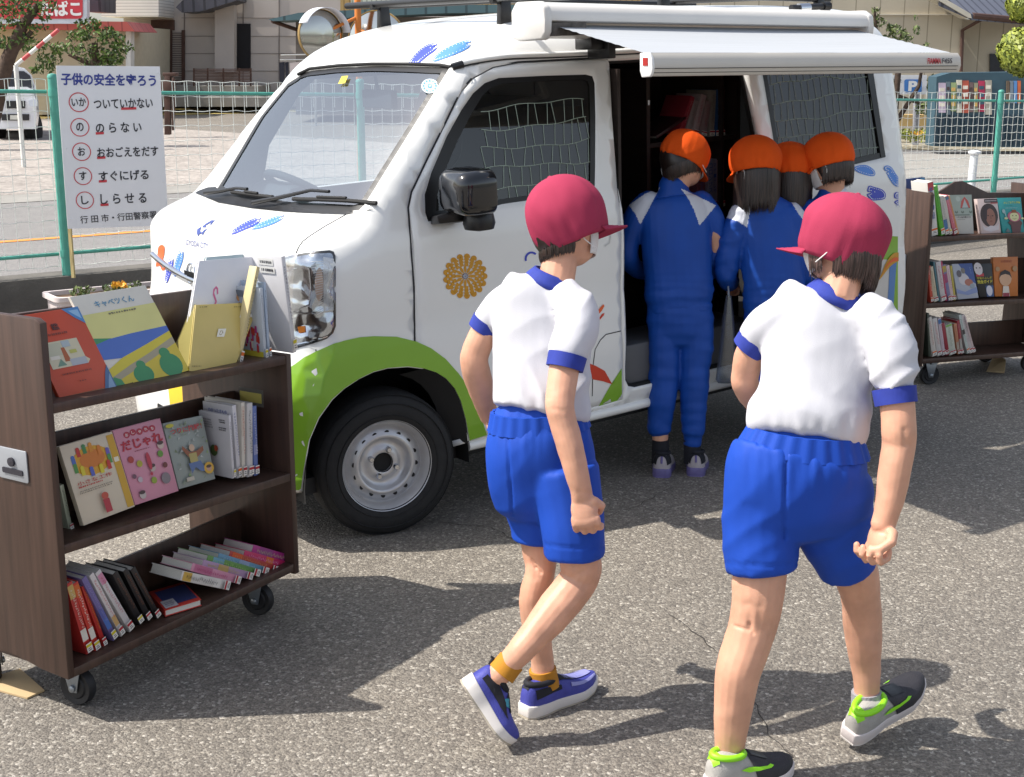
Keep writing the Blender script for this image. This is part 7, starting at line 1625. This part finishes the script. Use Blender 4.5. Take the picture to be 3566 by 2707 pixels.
def dis1(p, n_):
    x, y = toimg(p); g = max(0, 1-abs(y-1420)/55); side = max(0, min(1, (x-1955)/70)); lo = max(0, min(1, (y-1180)/160))*max(0, min(1, (2020-x)/100))
    a = fold(p, (6, 6, 3), .005, 3)+.011*ridge(Vector(((x*.8+y*.6)*.013, (y*.8-x*.6)*.0035, 2)))*side
    a += .008*ridge(Vector(((x-y*.30)*.011, (y+x*.3)*.0028, 12)))*lo+.003*ridge(Vector((x*.006, y*.008, 5)))
    return a+.006*g*noise.noise(Vector((x*.03, 0, 1)))
shirt1 = s.mesh('shirt', M_shirt, k1, .0065, 6, dis1)
band(k1, 'cuff', M_trim, [(1977, 1236, D1-.102, 67), (1966, 1284, D1-.113, 64)]); band(k1, 'cuff', M_trim, [(1700, 1118, D1+.113, 55), (1680, 1152, D1+.115, 52)])
collar(k1, PD(1926, 968, D1+.078), imgdir(1, -.40, .12), FHv, .060, .056)
s = Org()
s.chain([(1876, 1440, D1-.01, 160, .68), (1877, 1500, D1-.01, 178, .70), (1880, 1580, D1-.02, 190, .68), (1888, 1670, D1-.02, 190, .62), (1900, 1740, D1-.02, 180, .55)], 28)
s.chain([(1850, 1640, D1+.02, 118, .9), (1855, 1760, D1+.02, 100), (1862, 1840, D1+.01, 88), (1864, 1872, D1+.01, 90)], flat=True)
s.chain([(1958, 1640, D1-.05, 130, .85), (1985, 1760, D1-.07, 120, .9), (1996, 1860, D1-.085, 110), (2000, 1934, D1-.09, 106)], flat=True)
def dis2(p, n_):
    x, y = toimg(p); leg = max(0, min(1, (y-1660)/120))
    return fold(p, (7, 7, 4), .005, 8)+.004*noise.noise(Vector((x*.05, y*.006, 3)))*max(0, 1-abs(y-1510)/120)-.006*max(0, 1-abs(x-(1765+(y-1500)*.07))/7)*(1480 < y < 1800)+.008*ridge(Vector(((x*.8+y*.55)*.009, (y*.8-x*.55)*.0028, 21)))*(.45+.55*leg)-.0025*(1 if abs(y-(1905+(x-2000)*.06)) < 4 and x > 1900 else 0)
s.mesh('shorts', M_short, k1, .0065, 5, dis2)
band(k1, 'waistband', M_short, [(1874, 1428, D1-.01, 163, .69), (1876, 1462, D1-.01, 170, .70), (1877, 1492, D1-.01, 178, .70)], 120, .0018)
M_sock1 = mat('mustard sock', '#b0781c', .85, var=.1, bump=.1, bscale=300); M_blueshoe = mat('blue violet mesh shoe', '#3b3f94', .6, var=.12, scale=40, bump=.2, bscale=260); M_sole = mat('white rubber sole', '#d2cdc9', .5, var=.06); M_tan = mat('tan outsole', '#a89f8f', .7, var=.2, scale=20); M_navy = mat('black navy lining', '#15161f', .8, var=.2); M_lil = mat('lilac overlay', '#8a8cc4', .5, var=.1); M_tq = mat('turquoise trim', '#2f8aa0', .5)
band(k1, 'sock', M_sock1, [(1889, 2330, D1, 46), (1894, 2362, D1, 47), (1899, 2390, D1, 50)], 48, .0006); band(k1, 'sock', M_sock1, [(1782, 2302, DT+.045, 47), (1762, 2326, DT+.04, 48), (1746, 2346, DT+.035, 50)], 48, .0006)
s_ = Shoe(k1, G(1830, 2497), G(2062, 2398, .0), UPZ, .082, .062, M_blueshoe, M_sole, M_tan, M_navy)
for P_, mm in (([(.55, .55), (.95, .75), (.97, 1.0), (.56, .85)], M_lil), ([(.5, 1.2), (.92, 1.35), (.92, 1.7), (.5, 1.8)], M_lil), ([(.42, 1.0), (.62, 1.15), (.62, 2.0), (.42, 2.1)], M_navy), ([(.0, 1.2), (.10, 1.3), (.10, 1.8), (.0, 1.9)], M_navy), ([(.06, .3), (.42, .45), (.42, .7), (.06, .8)], M_navy)): s_.both(P_, mm)
hp_, tp_ = PD(1618, 2372, DT+.03), PD(1752, 2598, DT-.0); n_ = imgdir(.86, .50, .10)
s_ = Shoe(k1, PD(1608, 2382, DT+.02), tp_, n_, .080, .062, M_blueshoe, M_sole, M_tan, M_navy)
for P_, mm in (([(.06, .25), (.5, .35), (.7, .6), (.5, .75), (.06, .55)], M_navy), ([(.45, .7), (.55, .75), (.62, 1.2), (.5, 1.2)], M_tq), ([(.45, 1.0), (.66, 1.1), (.66, 2.1), (.45, 2.1)], M_navy), ([(.06, 2.3), (.5, 2.4), (.66, 2.6), (.3, 2.8)], M_navy)): s_.both(P_, mm)
m = MB(); q = s_.up_(.0, pi/2); m.tube([q+s_.u*.004, q+s_.u*.022-s_.x*.008, q+s_.u*.018-s_.x*.014], .004, 6); m.build('pull_tab', M_navy, s_.o)

# ------------------------------------------------------------------ child with the crimson cap at the right
D2 = HD(G(2560, 2712)); DR = HD(G(3000, 2585))
k2 = person('child in crimson cap and bobbed hair striding in blue shorts and neon trimmed shoes', G(2760, 2640))
hc = PD(2940, 830, D2+.16); fr2 = axes(imgdir(.13, 1, .28), imgdir(-.78, .18, .85)); hr = (.090, .077, .100)
b = Org(); head(b, hc, fr2, hr, PD(2915, 1040, D2+.10), nr=.044)
b.chain([(2890, 1075, D2+.11, 130, .55), (2862, 1180, D2+.09, 170, .56), (2835, 1350, D2+.05, 165, .58), (2800, 1550, D2+.02, 150, .5), (2785, 1680, D2+.02, 140, .4)])
b.chain([(3060, 1130, D2+.05, 58), (3100, 1250, D2+.0, 62), (3122, 1390, D2-.03, 60), (3130, 1500, D2-.05, 60), (3130, 1545, D2-.05, 58), (3117, 1625, D2-.06, 57), (3102, 1725, D2-.07, 51), (3086, 1795, D2-.075, 44), (3074, 1835, D2-.08, 44, .8)])
hand(b, PD(3078, 1818, D2-.08), imgdir(-.22, -1, -.04), imgdir(-.80, .1, -.6), imgdir(.6, .05, -.8), .92, .9, 1.18, 1.45, .0070)
b.chain([(2690, 1130, D2+.12, 44), (2618, 1215, D2+.14, 50), (2596, 1300, D2+.16, 50), (2596, 1340, D2+.17, 48), (2625, 1395, D2+.22, 40), (2655, 1440, D2+.26, 34)])
hand(b, PD(2655, 1440, D2+.26), imgdir(.5, -.6, .6), imgdir(1, .2, .2), imgdir(.2, .9, .2), 1., .6, .95, 1.1)
b.chain([(2655, 1800, D2+.03, 80), (2650, 1940, D2+.02, 90), (2643, 2030, D2+.01, 94), (2636, 2100, D2+.0, 89), (2622, 2175, D2+.0, 85), (2600, 2246, D2-.01, 83), (2574, 2323, D2-.02, 80), (2560, 2405, D2-.02, 74), (2549, 2500, D2-.02, 63), (2541, 2590, D2-.01, 54), (2540, 2650, D2+.0, 52), (2555, 2700, D2+.01, 54)])
b.chain([(2915, 1810, D2+.06, 80), (2965, 1950, D2+.10, 82), (2984, 2010, D2+.12, 78), (2997, 2080, D2+.14, 68), (3003, 2165, DR-.02, 67), (3008, 2235, DR-.01, 63), (3014, 2310, DR, 53), (3018, 2370, DR, 46), (3018, 2430, DR, 43), (3022, 2475, DR, 45)])
KR = [(2560, 2180, 2608, 2196, 5, .003), (2608, 2176, 2622, 2206, 7, .004), (2600, 2110, 2612, 2180, 18, .004), (2640, 2120, 2650, 2190, 18, .003), (2985, 2010, 2990, 2090, 16, .003), (3150, 1500, 3156, 1545, 12, .003), (3055, 1850, 3095, 1862, 5, .0015)]
b.mesh('body', M_skin, k2, .0034, 4, lambda p, n_: groove(p, KR))
face_bits(k2, hc, fr2, hr)
cap(k2, PD(2945, 806, D2+.16), imgdir(.30, 1, -.16), imgdir(-.82, .22, .7), (.105, .101, .090), M_red, -.84, 4.1, .060)
M_hair2 = hair_mat('brown bobbed hair', '#241a17', '#5a4540')
o_ = scalp(k2, hc, fr2, (.0945, .0815, .1045), lambda a: -.62 if 100 < a < 260 else (-.35 if 78 < a < 282 else .05), 'hair'); o_.data.materials[0] = M_hair2
hair(k2, hc, fr2, (.098, .085, .108), (100, 262), -.50, lambda a: .082-.02*abs(a-180)/80, 1700, 8, .0030, .55, M_hair2)
hair(k2, hc, fr2, (.097, .088, .108), (62, 84), -.22, lambda a: .085, 90, 9, .006, .1, M_hair2)
s = Org()
s.chain([(2905, 1030, D2+.12, 66, .8), (2892, 1058, D2+.115, 140, .56), (2872, 1090, D2+.11, 190, .52), (2862, 1150, D2+.10, 204, .53), (2856, 1230, D2+.085, 205, .55), (2844, 1320, D2+.065, 196, .58), (2832, 1390, D2+.05, 198, .60), (2820, 1450, D2+.035, 212, .60), (2808, 1502, D2+.03, 206, .60), (2804, 1525, D2+.025, 196, .60)], 28, flat=True)
s.chain([(2990, 1078, D2+.08, 76), (3058, 1130, D2+.045, 84), (3098, 1210, D2+.01, 86), (3112, 1300, D2-.015, 80), (3117, 1356, D2-.025, 74)], flat=True)
s.chain([(2740, 1090, D2+.11, 76), (2680, 1130, D2+.12, 74), (2640, 1172, D2+.135, 66), (2622, 1192, D2+.14, 60)], flat=True)
def dis3(p, n_):
    x, y = toimg(p); sl = max(0, min(1, (x-2990)/60)); lo = max(0, min(1, (y-1230)/150)); g = max(0, 1-abs(y-1490)/55)
    return fold(p, (6, 6, 3), .0055, 13)+.014*ridge(Vector(((y*.85+x*.5)*.013, (x*.85-y*.5)*.0045, 5)))*sl+.010*ridge(Vector(((x*.9-y*.5)*.0085, (y+x*.4)*.0026, 7)))*lo*(1-sl)+.003*ridge(Vector((x*.005, y*.007, 9)))+.006*g*noise.noise(Vector((x*.026, 0, 4)))
s.mesh('shirt', M_shirt, k2, .0068, 6, dis3)
band(k2, 'cuff', M_trim, [(3113, 1352, D2-.022, 74), (3121, 1408, D2-.033, 71)]); band(k2, 'cuff', M_trim, [(2634, 1182, D2+.138, 64), (2604, 1218, D2+.145, 58)])
collar(k2, PD(2918, 1020, D2+.118), imgdir(1, -.46, .12), FHv, .062, .056)
s = Org()
s.chain([(2800, 1545, D2+.03, 200, .66), (2794, 1585, D2+.03, 228, .66), (2780, 1640, D2+.02, 252, .60), (2780, 1720, D2+.02, 262, .55), (2780, 1790, D2+.02, 256, .5)], 30)
s.chain([(2660, 1740, D2+.02, 140, .85), (2650, 1840, D2+.02, 134, .9), (2652, 1930, D2+.015, 126), (2655, 1985, D2+.01, 120)], flat=True)
s.chain([(2890, 1730, D2+.04, 150, .8), (2905, 1830, D2+.06, 140, .85), (2930, 1920, D2+.09, 112), (2944, 1975, D2+.11, 96)], flat=True)
def dis4(p, n_):
    x, y = toimg(p); leg = max(0, min(1, (y-1690)/120))
    return fold(p, (7, 7, 4), .005, 18)+.005*noise.noise(Vector((x*.04, y*.005, 4)))*max(0, 1-abs(y-1610)/130)-.007*max(0, 1-abs(x-(2737+(y-1580)*-.02))/8)*(1570 < y < 1880)+.009*ridge(Vector(((x*.62+y*.78)*.0085, (y*.62-x*.78)*.0026, 9)))*(.35+.65*leg)-.0025*(1 if abs(y-(1972-abs(x-2650)*.10)) < 4 and x < 2800 else 0)
s.mesh('shorts', M_short, k2, .007, 5, dis4)
band(k2, 'waistband', M_short, [(2806, 1496, D2+.03, 196, .67), (2800, 1535, D2+.03, 214, .67), (2795, 1572, D2+.03, 232, .66)], 120, .0022)
M_gsock = mat('grey ribbed sock', '#8f8d92', .9, var=.1, bump=.2, bscale=200); M_grey = mat('pale grey mesh shoe', '#a3a09b', .6, var=.1, scale=40, bump=.2, bscale=260); M_neon = mat('neon yellow green', '#8fdc1e', .5, var=.05); M_char = mat('charcoal mesh', '#2a292f', .65, var=.2, scale=30, bump=.2, bscale=260)
band(k2, 'sock', M_gsock, [(3017, 2408, DR, 49), (3018, 2440, DR, 50), (3020, 2475, DR, 54)], 72, .0009); band(k2, 'sock', M_gsock, [(2541, 2636, D2, 56), (2548, 2670, D2+.005, 57), (2556, 2700, D2+.01, 60)], 72, .0009)
def sport(heel, toe, up, d_):
    s_ = Shoe(k2, heel, toe, up, .086, .066, M_grey, mat('pinkish white sole', '#cfc6c4', .5, var=.05), M_sole, M_neon)
    s_.decal([(.50, .0), (.72, .0), (1., .0), (1, pi), (.50, pi), (.42, 2.2), (.40, 1.57), (.42, .9)], M_char, .0018)
    for a in (0, 1):
        g = (lambda x: x) if a == 0 else (lambda x: pi-x)
        s_.decal([(.30, g(.40)), (.40, g(.30)), (.52, g(.38)), (.66, g(.62)), (.70, g(.80)), (.66, g(.88)), (.62, g(.72)), (.52, g(.56)), (.40, g(.52))], M_neon, .0034, 'swoosh')
    s_.decal([(.0, 1.2), (.10, 1.25), (.10, 1.9), (.0, 1.95)], M_neon, .0030, 'heel_tab'); s_.decal([(.0, .9), (.06, .9), (.06, 2.3), (.0, 2.3)], M_neon, .0026)
    s_.decal([(.46, 1.2), (.66, 1.25), (.66, 1.9), (.46, 1.95)], M_black, .0034, 'strap'); return s_
sport(PD(2956, 2575, DR-.04), PD(3192, 2398, DR+.12), imgdir(.0, .8, -.5), 0)
sport(G(2470, 2760), G(2745, 2698), UPZ, 0)

# ------------------------------------------------------------------ children at the van's open door
M_tpick = [M_track, M_twhite]
def jacket_pick(polys):
    def f(c, n):
        x, y = toimg(c); return 1 if any(inpoly(x, y, P) for P in polys) and n.dot(FWv) < .25 else 0
    return f
def dj(sd):
    def f(p, n_):
        x, y = toimg(p); return fold(p, (7, 7, 5), .0055, sd)+.005*noise.noise(Vector((x*.012, y*.045, sd)))*max(0, min(1, (y-930)/80))
    return f
DL = HD(G(2350, 1648))
k3 = person('child in a blue tracksuit and tilted orange cap standing at the van door', G(2355, 1650), 'children in orange caps at the van door')
hc = PD(2372, 560, DL+.06); fr = axes(imgdir(-.36, 1, .1), imgdir(.62, -.45, .9)); hr = (.092, .078, .102)
b = Org(); head(b, hc, fr, hr, PD(2345, 680, DL+.02), nr=.044)
b.chain([(2350, 720, DL+.02, 95, .6), (2360, 900, DL, 90, .7), (2368, 1080, DL, 90, .7)]); 
b.chain([(2311, 1120, DL, 46), (2311, 1320, DL, 38), (2300, 1480, DL, 30), (2300, 1590, DL, 26)]); b.chain([(2422, 1120, DL, 46), (2417, 1320, DL, 38), (2411, 1480, DL, 30), (2410, 1585, DL, 26)])
b.chain([(2225, 740, DL+.02, 38), (2175, 880, DL+.04, 32), (2235, 945, DL+.18, 26), (2280, 930, DL+.26, 22)]); b.chain([(2470, 740, DL+.02, 38), (2495, 880, DL+.04, 32), (2470, 940, DL+.18, 26), (2440, 925, DL+.26, 22)])
hand(b, PD(2280, 930, DL+.26), imgdir(.5, .1, 1), imgdir(.2, -1, .1), imgdir(1, 0, -.4), 1., .6, .9, .5); hand(b, PD(2440, 925, DL+.26), imgdir(-.5, .1, 1), imgdir(.2, -1, .1), imgdir(-1, 0, -.4), 1., .6, .9, .5)
b.mesh('body', M_skin, k3, .005, 4); face_bits(k3, hc, fr, hr)
cap(k3, PD(2388, 530, DL+.06), axes(imgdir(.42, 1, .1), fr[0])[2], imgdir(.75, -.35, .6), (.104, .098, .090), M_orc, -.55, 2.2, .06)
scalp(k3, hc, fr, (.097, .083, .106), lambda a: -.68 if 95 < a < 265 else (-.2 if 70 < a < 290 else .1)); hair(k3, hc, fr, (.099, .085, .108), (85, 275), -.25, lambda a: .058, 900, 15, .0032, .6)
s = Org()
s.chain([(2346, 640, DL+.03, 50, .85), (2346, 668, DL+.02, 54, .85), (2347, 690, DL+.02, 88, .62), (2350, 720, DL+.01, 122, .58), (2354, 790, DL+.0, 126, .62), (2358, 880, DL-.0, 122, .66), (2362, 960, DL-.0, 118, .68), (2366, 1020, DL, 122, .68), (2368, 1048, DL, 114, .68), (2369, 1075, DL, 112, .68)], 26)
s.chain([(2262, 705, DL+.02, 48), (2219, 760, DL+.02, 48), (2190, 830, DL+.03, 43), (2184, 890, DL+.04, 40), (2212, 935, DL+.12, 33), (2250, 945, DL+.20, 32)]); s.chain([(2438, 705, DL+.02, 48), (2476, 760, DL+.02, 46), (2496, 840, DL+.04, 42), (2500, 900, DL+.05, 38), (2478, 940, DL+.13, 33), (2455, 940, DL+.21, 32)])
s.mesh('jacket', M_tpick, k3, .0042, 5, dj(1), jacket_pick([[(2190, 715), (2245, 676), (2300, 652), (2282, 684), (2258, 730), (2230, 782), (2212, 745)], [(2370, 656), (2422, 680), (2494, 716), (2470, 745), (2436, 786), (2418, 734), (2396, 690)]]))
s = Org(); s.chain([(2369, 1060, DL, 112, .68), (2369, 1110, DL, 116, .66), (2368, 1160, DL, 112, .6)], 24)
s.chain([(2315, 1120, DL, 60, 1), (2312, 1220, DL, 55), (2311, 1320, DL, 53), (2304, 1400, DL, 48), (2299, 1470, DL, 43), (2299, 1502, DL, 41), (2300, 1515, DL, 30), (2301, 1545, DL, 28)]); s.chain([(2424, 1120, DL, 60, 1), (2424, 1210, DL, 58), (2418, 1320, DL, 52), (2416, 1400, DL, 47), (2414, 1470, DL, 42), (2412, 1502, DL, 40), (2411, 1515, DL, 31), (2410, 1545, DL, 29)])
s.mesh('trousers', M_track, k3, .0055, 4, lambda p, n_: fold(p, (8, 8, 6), .005, 22)+.006*noise.noise(Vector((toimg(p)[0]*.008, toimg(p)[1]*.03, 6))))
band(k3, 'sock', M_navy, [(2301, 1530, DL, 28), (2300, 1565, DL, 29), (2300, 1612, DL, 30)]); band(k3, 'sock', M_navy, [(2410, 1530, DL, 28), (2411, 1565, DL, 29), (2412, 1610, DL, 30)])
M_w = mat('white lilac shoe', '#a8a0a4', .55, var=.08, scale=30); M_pu = mat('purple sole', '#6a6294', .5, var=.15, scale=30)
for x0, y0 in ((2298, 1650), (2416, 1646)):
    h_ = G(x0, y0)-FHv*.055; s_ = Shoe(k3, h_, h_+FHv*.19+RTv*.035, UPZ, .092, .072, M_w, M_pu, M_pu, M_navy); s_.decal([(0, .3), (.08, .3), (.2, .3), (.2, pi-.3), (0, pi-.3)], M_navy, .003, 'strap'); m = MB(); q = s_.up_(.0, pi/2, .003); m.tube([q, q-s_.u*.03], .005, 6); m.build('pull_tab', M_pu, s_.o)
# girl in the middle with bobbed hair and a shiny sleeve
DG = DL+.02
k4 = person('girl in a blue tracksuit with shoulder length hair and a bag at the door', G(2680, 1650), 'children in orange caps at the van door')
hc = PD(2632, 590, DG+.03); fr = axes(imgdir(-.03, 1, .1), imgdir(-.62, -.15, .9))
b = Org(); head(b, hc, fr, hr, PD(2660, 720, DG+.0)); b.chain([(2675, 760, DG, 85, .6), (2690, 900, DG, 85, .7), (2700, 1080, DG, 85, .7)])
b.chain([(2650, 1120, DG, 46), (2650, 1350, DG, 36), (2650, 1590, DG, 26)]); b.chain([(2740, 1120, DG, 46), (2740, 1350, DG, 36), (2740, 1590, DG, 26)])
b.chain([(2570, 790, DG+.0, 36), (2530, 930, DG+.0, 32), (2535, 985, DG+.10, 26), (2545, 990, DG+.17, 22)]); b.chain([(2780, 790, DG+.0, 36), (2810, 930, DG+.02, 32), (2780, 990, DG+.15, 24)])
hand(b, PD(2545, 990, DG+.17), imgdir(.2, -.3, 1), imgdir(.2, -1, .1), imgdir(1, 0, -.4), 1., .6, .9, 1.2); hand(b, PD(2780, 990, DG+.15), imgdir(-.3, 0, 1), imgdir(.2, -1, .1), imgdir(-1, 0, -.4), 1., .6, .9, 1.2)
b.mesh('body', M_skin, k4, .006, 4); face_bits(k4, hc, fr, hr)
cap(k4, PD(2629, 552, DG+.03), fr[2], fr[0], (.107, .104, .094), M_orc, -.66, 5.5, .05)
scalp(k4, hc, fr, (.099, .085, .108), lambda a: -.75 if 75 < a < 285 else .05); hair(k4, hc, fr, (.102, .09, .110), (62, 298), -.26, lambda a: .165, 1900, 21, .004, .02)
s = Org()
s.chain([(2660, 690, DG+.0, 54, .8), (2665, 725, DG+.0, 92, .6), (2672, 765, DG-.0, 112, .6), (2682, 850, DG-.01, 112, .66), (2690, 950, DG-.01, 108, .68), (2698, 1050, DG-.0, 110, .68), (2700, 1085, DG, 104, .68)], 26)
s.chain([(2590, 740, DG+.0, 48), (2562, 800, DG-.01, 50), (2541, 870, DG-.01, 46), (2530, 930, DG+.0, 43), (2532, 972, DG+.05, 37), (2545, 985, DG+.13, 34)]); s.chain([(2752, 745, DG, 48), (2785, 810, DG, 50), (2805, 900, DG+.01, 46), (2800, 960, DG+.06, 40), (2785, 990, DG+.14, 32)])
s.mesh('jacket', M_tpick, k4, .0042, 5, lambda p, n_: dj(5)(p, n_)+.009*noise.noise(Vector((toimg(p)[0]*.018, toimg(p)[1]*.034, 31)))*(toimg(p)[0] < 2590), jacket_pick([[(2512, 752), (2540, 722), (2580, 708), (2622, 700), (2614, 730), (2606, 765), (2602, 792), (2570, 772)], [(2748, 690), (2780, 712), (2808, 745), (2800, 770), (2770, 730)]]))
s = Org(); s.chain([(2700, 1070, DG, 108, .68), (2700, 1150, DG, 110, .62)], 24)
s.chain([(2650, 1120, DG, 58, 1), (2650, 1320, DG, 50), (2650, 1500, DG, 40), (2650, 1545, DG, 28)]); s.chain([(2745, 1120, DG, 58, 1), (2745, 1320, DG, 50), (2742, 1500, DG, 40), (2742, 1545, DG, 28)])
s.mesh('trousers', M_short, k4, .007, 4, lambda p, n_: fold(p, (8, 8, 6), .005, 27))
for x0 in (2650, 2742): h_ = G(x0, 1652); Shoe(k4, h_, h_+FHv*.19, UPZ, .088, .058, M_w, M_pu, M_pu, M_navy)
# girls further right, mostly hidden
def back_child(label, cx, cy, d_, capc, frd, upd, hl, seed, white=None, azr=(62, 298)):
    k = person(label, G(cx+20, 1660+(d_-DL)*-60), 'children in orange caps at the van door'); hc = PD(cx, cy, d_); fr = axes(upd, frd)
    b = Org(); head(b, hc, fr, hr, PD(cx+14, cy+130, d_-.02)); b.chain([(cx+20, cy+190, d_-.02, 85, .6), (cx+20, cy+500, d_-.02, 85, .7)])
    for sx in (-45, 45): b.chain([(cx+20+sx, cy+540, d_-.02, 44), (cx+20+sx, cy+760, d_-.02, 36), (cx+20+sx, cy+1000, d_-.02, 26)])
    for sx in (-1, 1):
        b.chain([(cx+20+sx*100, cy+210, d_-.02, 36), (cx+20+sx*118, cy+350, d_-.02, 32), (cx+20+sx*80, cy+400, d_+.14, 24)]); hand(b, PD(cx+20+sx*80, cy+400, d_+.14), imgdir(-sx*.4, 0, 1), imgdir(.2, -1, .1), imgdir(-sx, 0, -.4), 1., .6, .9, 1.1)
    b.mesh('body', M_skin, k, .007, 4); face_bits(k, hc, fr, hr); cap(k, PD(*capc, d_), upd, frd, (.106, .102, .092), M_orc, -.62, seed, .05)
    scalp(k, hc, fr, (.099, .085, .108), lambda a: -.75 if 75 < a < 285 else .05); hair(k, hc, fr, (.102, .09, .110), azr, -.25, lambda a: hl, 1100, seed+30, .0045, .05)
    s = Org(); X = cx+20
    s.chain([(X-4, cy+105, d_-.02, 54, .8), (X-2, cy+140, d_-.02, 92, .6), (X, cy+180, d_-.03, 114, .6), (X, cy+300, d_-.03, 112, .66), (X, cy+480, d_-.02, 110, .68)], 24)
    for sx in (-1, 1): s.chain([(X+sx*80, cy+165, d_-.02, 48), (X+sx*108, cy+230, d_-.02, 50), (X+sx*122, cy+330, d_-.01, 46), (X+sx*90, cy+395, d_+.10, 36)])
    s.mesh('jacket', M_tpick, k, .0065, 4, dj(seed), jacket_pick([white] if white else []))
    s = Org(); s.chain([(X, cy+470, d_-.02, 110, .68), (X, cy+560, d_-.02, 110, .62)], 20)
    for sx in (-46, 46): s.chain([(X+sx, cy+530, d_-.02, 58), (X+sx, cy+740, d_-.02, 48), (X+sx, cy+920, d_-.02, 38)])
    s.mesh('trousers', M_track, k, .009, 3)
    for sx in (-46, 46): h_ = G(X+sx, 1665+(d_-DL)*-120); Shoe(k, h_, h_+FHv*.19, UPZ, .088, .058, M_w, M_pu, M_pu, M_navy)
back_child('child with long dark hair and orange cap squeezed between two others at the van', 2752, 600, DG+.16, (2748, 572), imgdir(.3, -.2, .95), imgdir(0, 1, .1), .20, 7)
back_child('child in orange cap and blue jacket leaning forward at the rear side window', 2884, 570, DG+.12, (2880, 540), imgdir(-.80, -.28, .6), imgdir(-.22, 1, .1), .075, 11, [(2920, 668), (2955, 645), (2985, 672), (3005, 720), (2925, 700)], (95, 265))
# clear bag in the girl's hand
M_bag = glass_mat('frosted plastic bag', (.62, .66, .70), .12, .4, .35)
m = MB(); rings = []
for (x0, x1, y, t) in ((2528, 2548, 1030, .012), (2516, 2556, 1110, .03), (2506, 2562, 1200, .04), (2496, 2566, 1290, .045), (2492, 2564, 1322, .035), (2500, 2556, 1334, .01)):
    a_, c_ = PD(x0, y, DG-.05), PD(x1, y, DG-.05); mid = (a_+c_)/2; e = (c_-a_)/2; rings.append([mid+e*cos(q)+FHv*t*sin(q)*(1+.25*noise.noise(Vector((q*2, y*.02, 1)))) for q in np.linspace(0, 2*pi, 19)[:-1]])
m.loft(rings); bg_ = m.build('carrier_bag', M_bag, smooth=60); tag(bg_, 'grey translucent plastic bag hanging beside the girl at the van door', 'bag')
m = MB(); m.tube([PD(2538, 1032, DG-.05), PD(2536, 1000, DG+.0), PD(2545, 985, DG+.16)], .004, 6); m.build('handle', mat('bag handle', '#9aa0a4', .6), bg_)
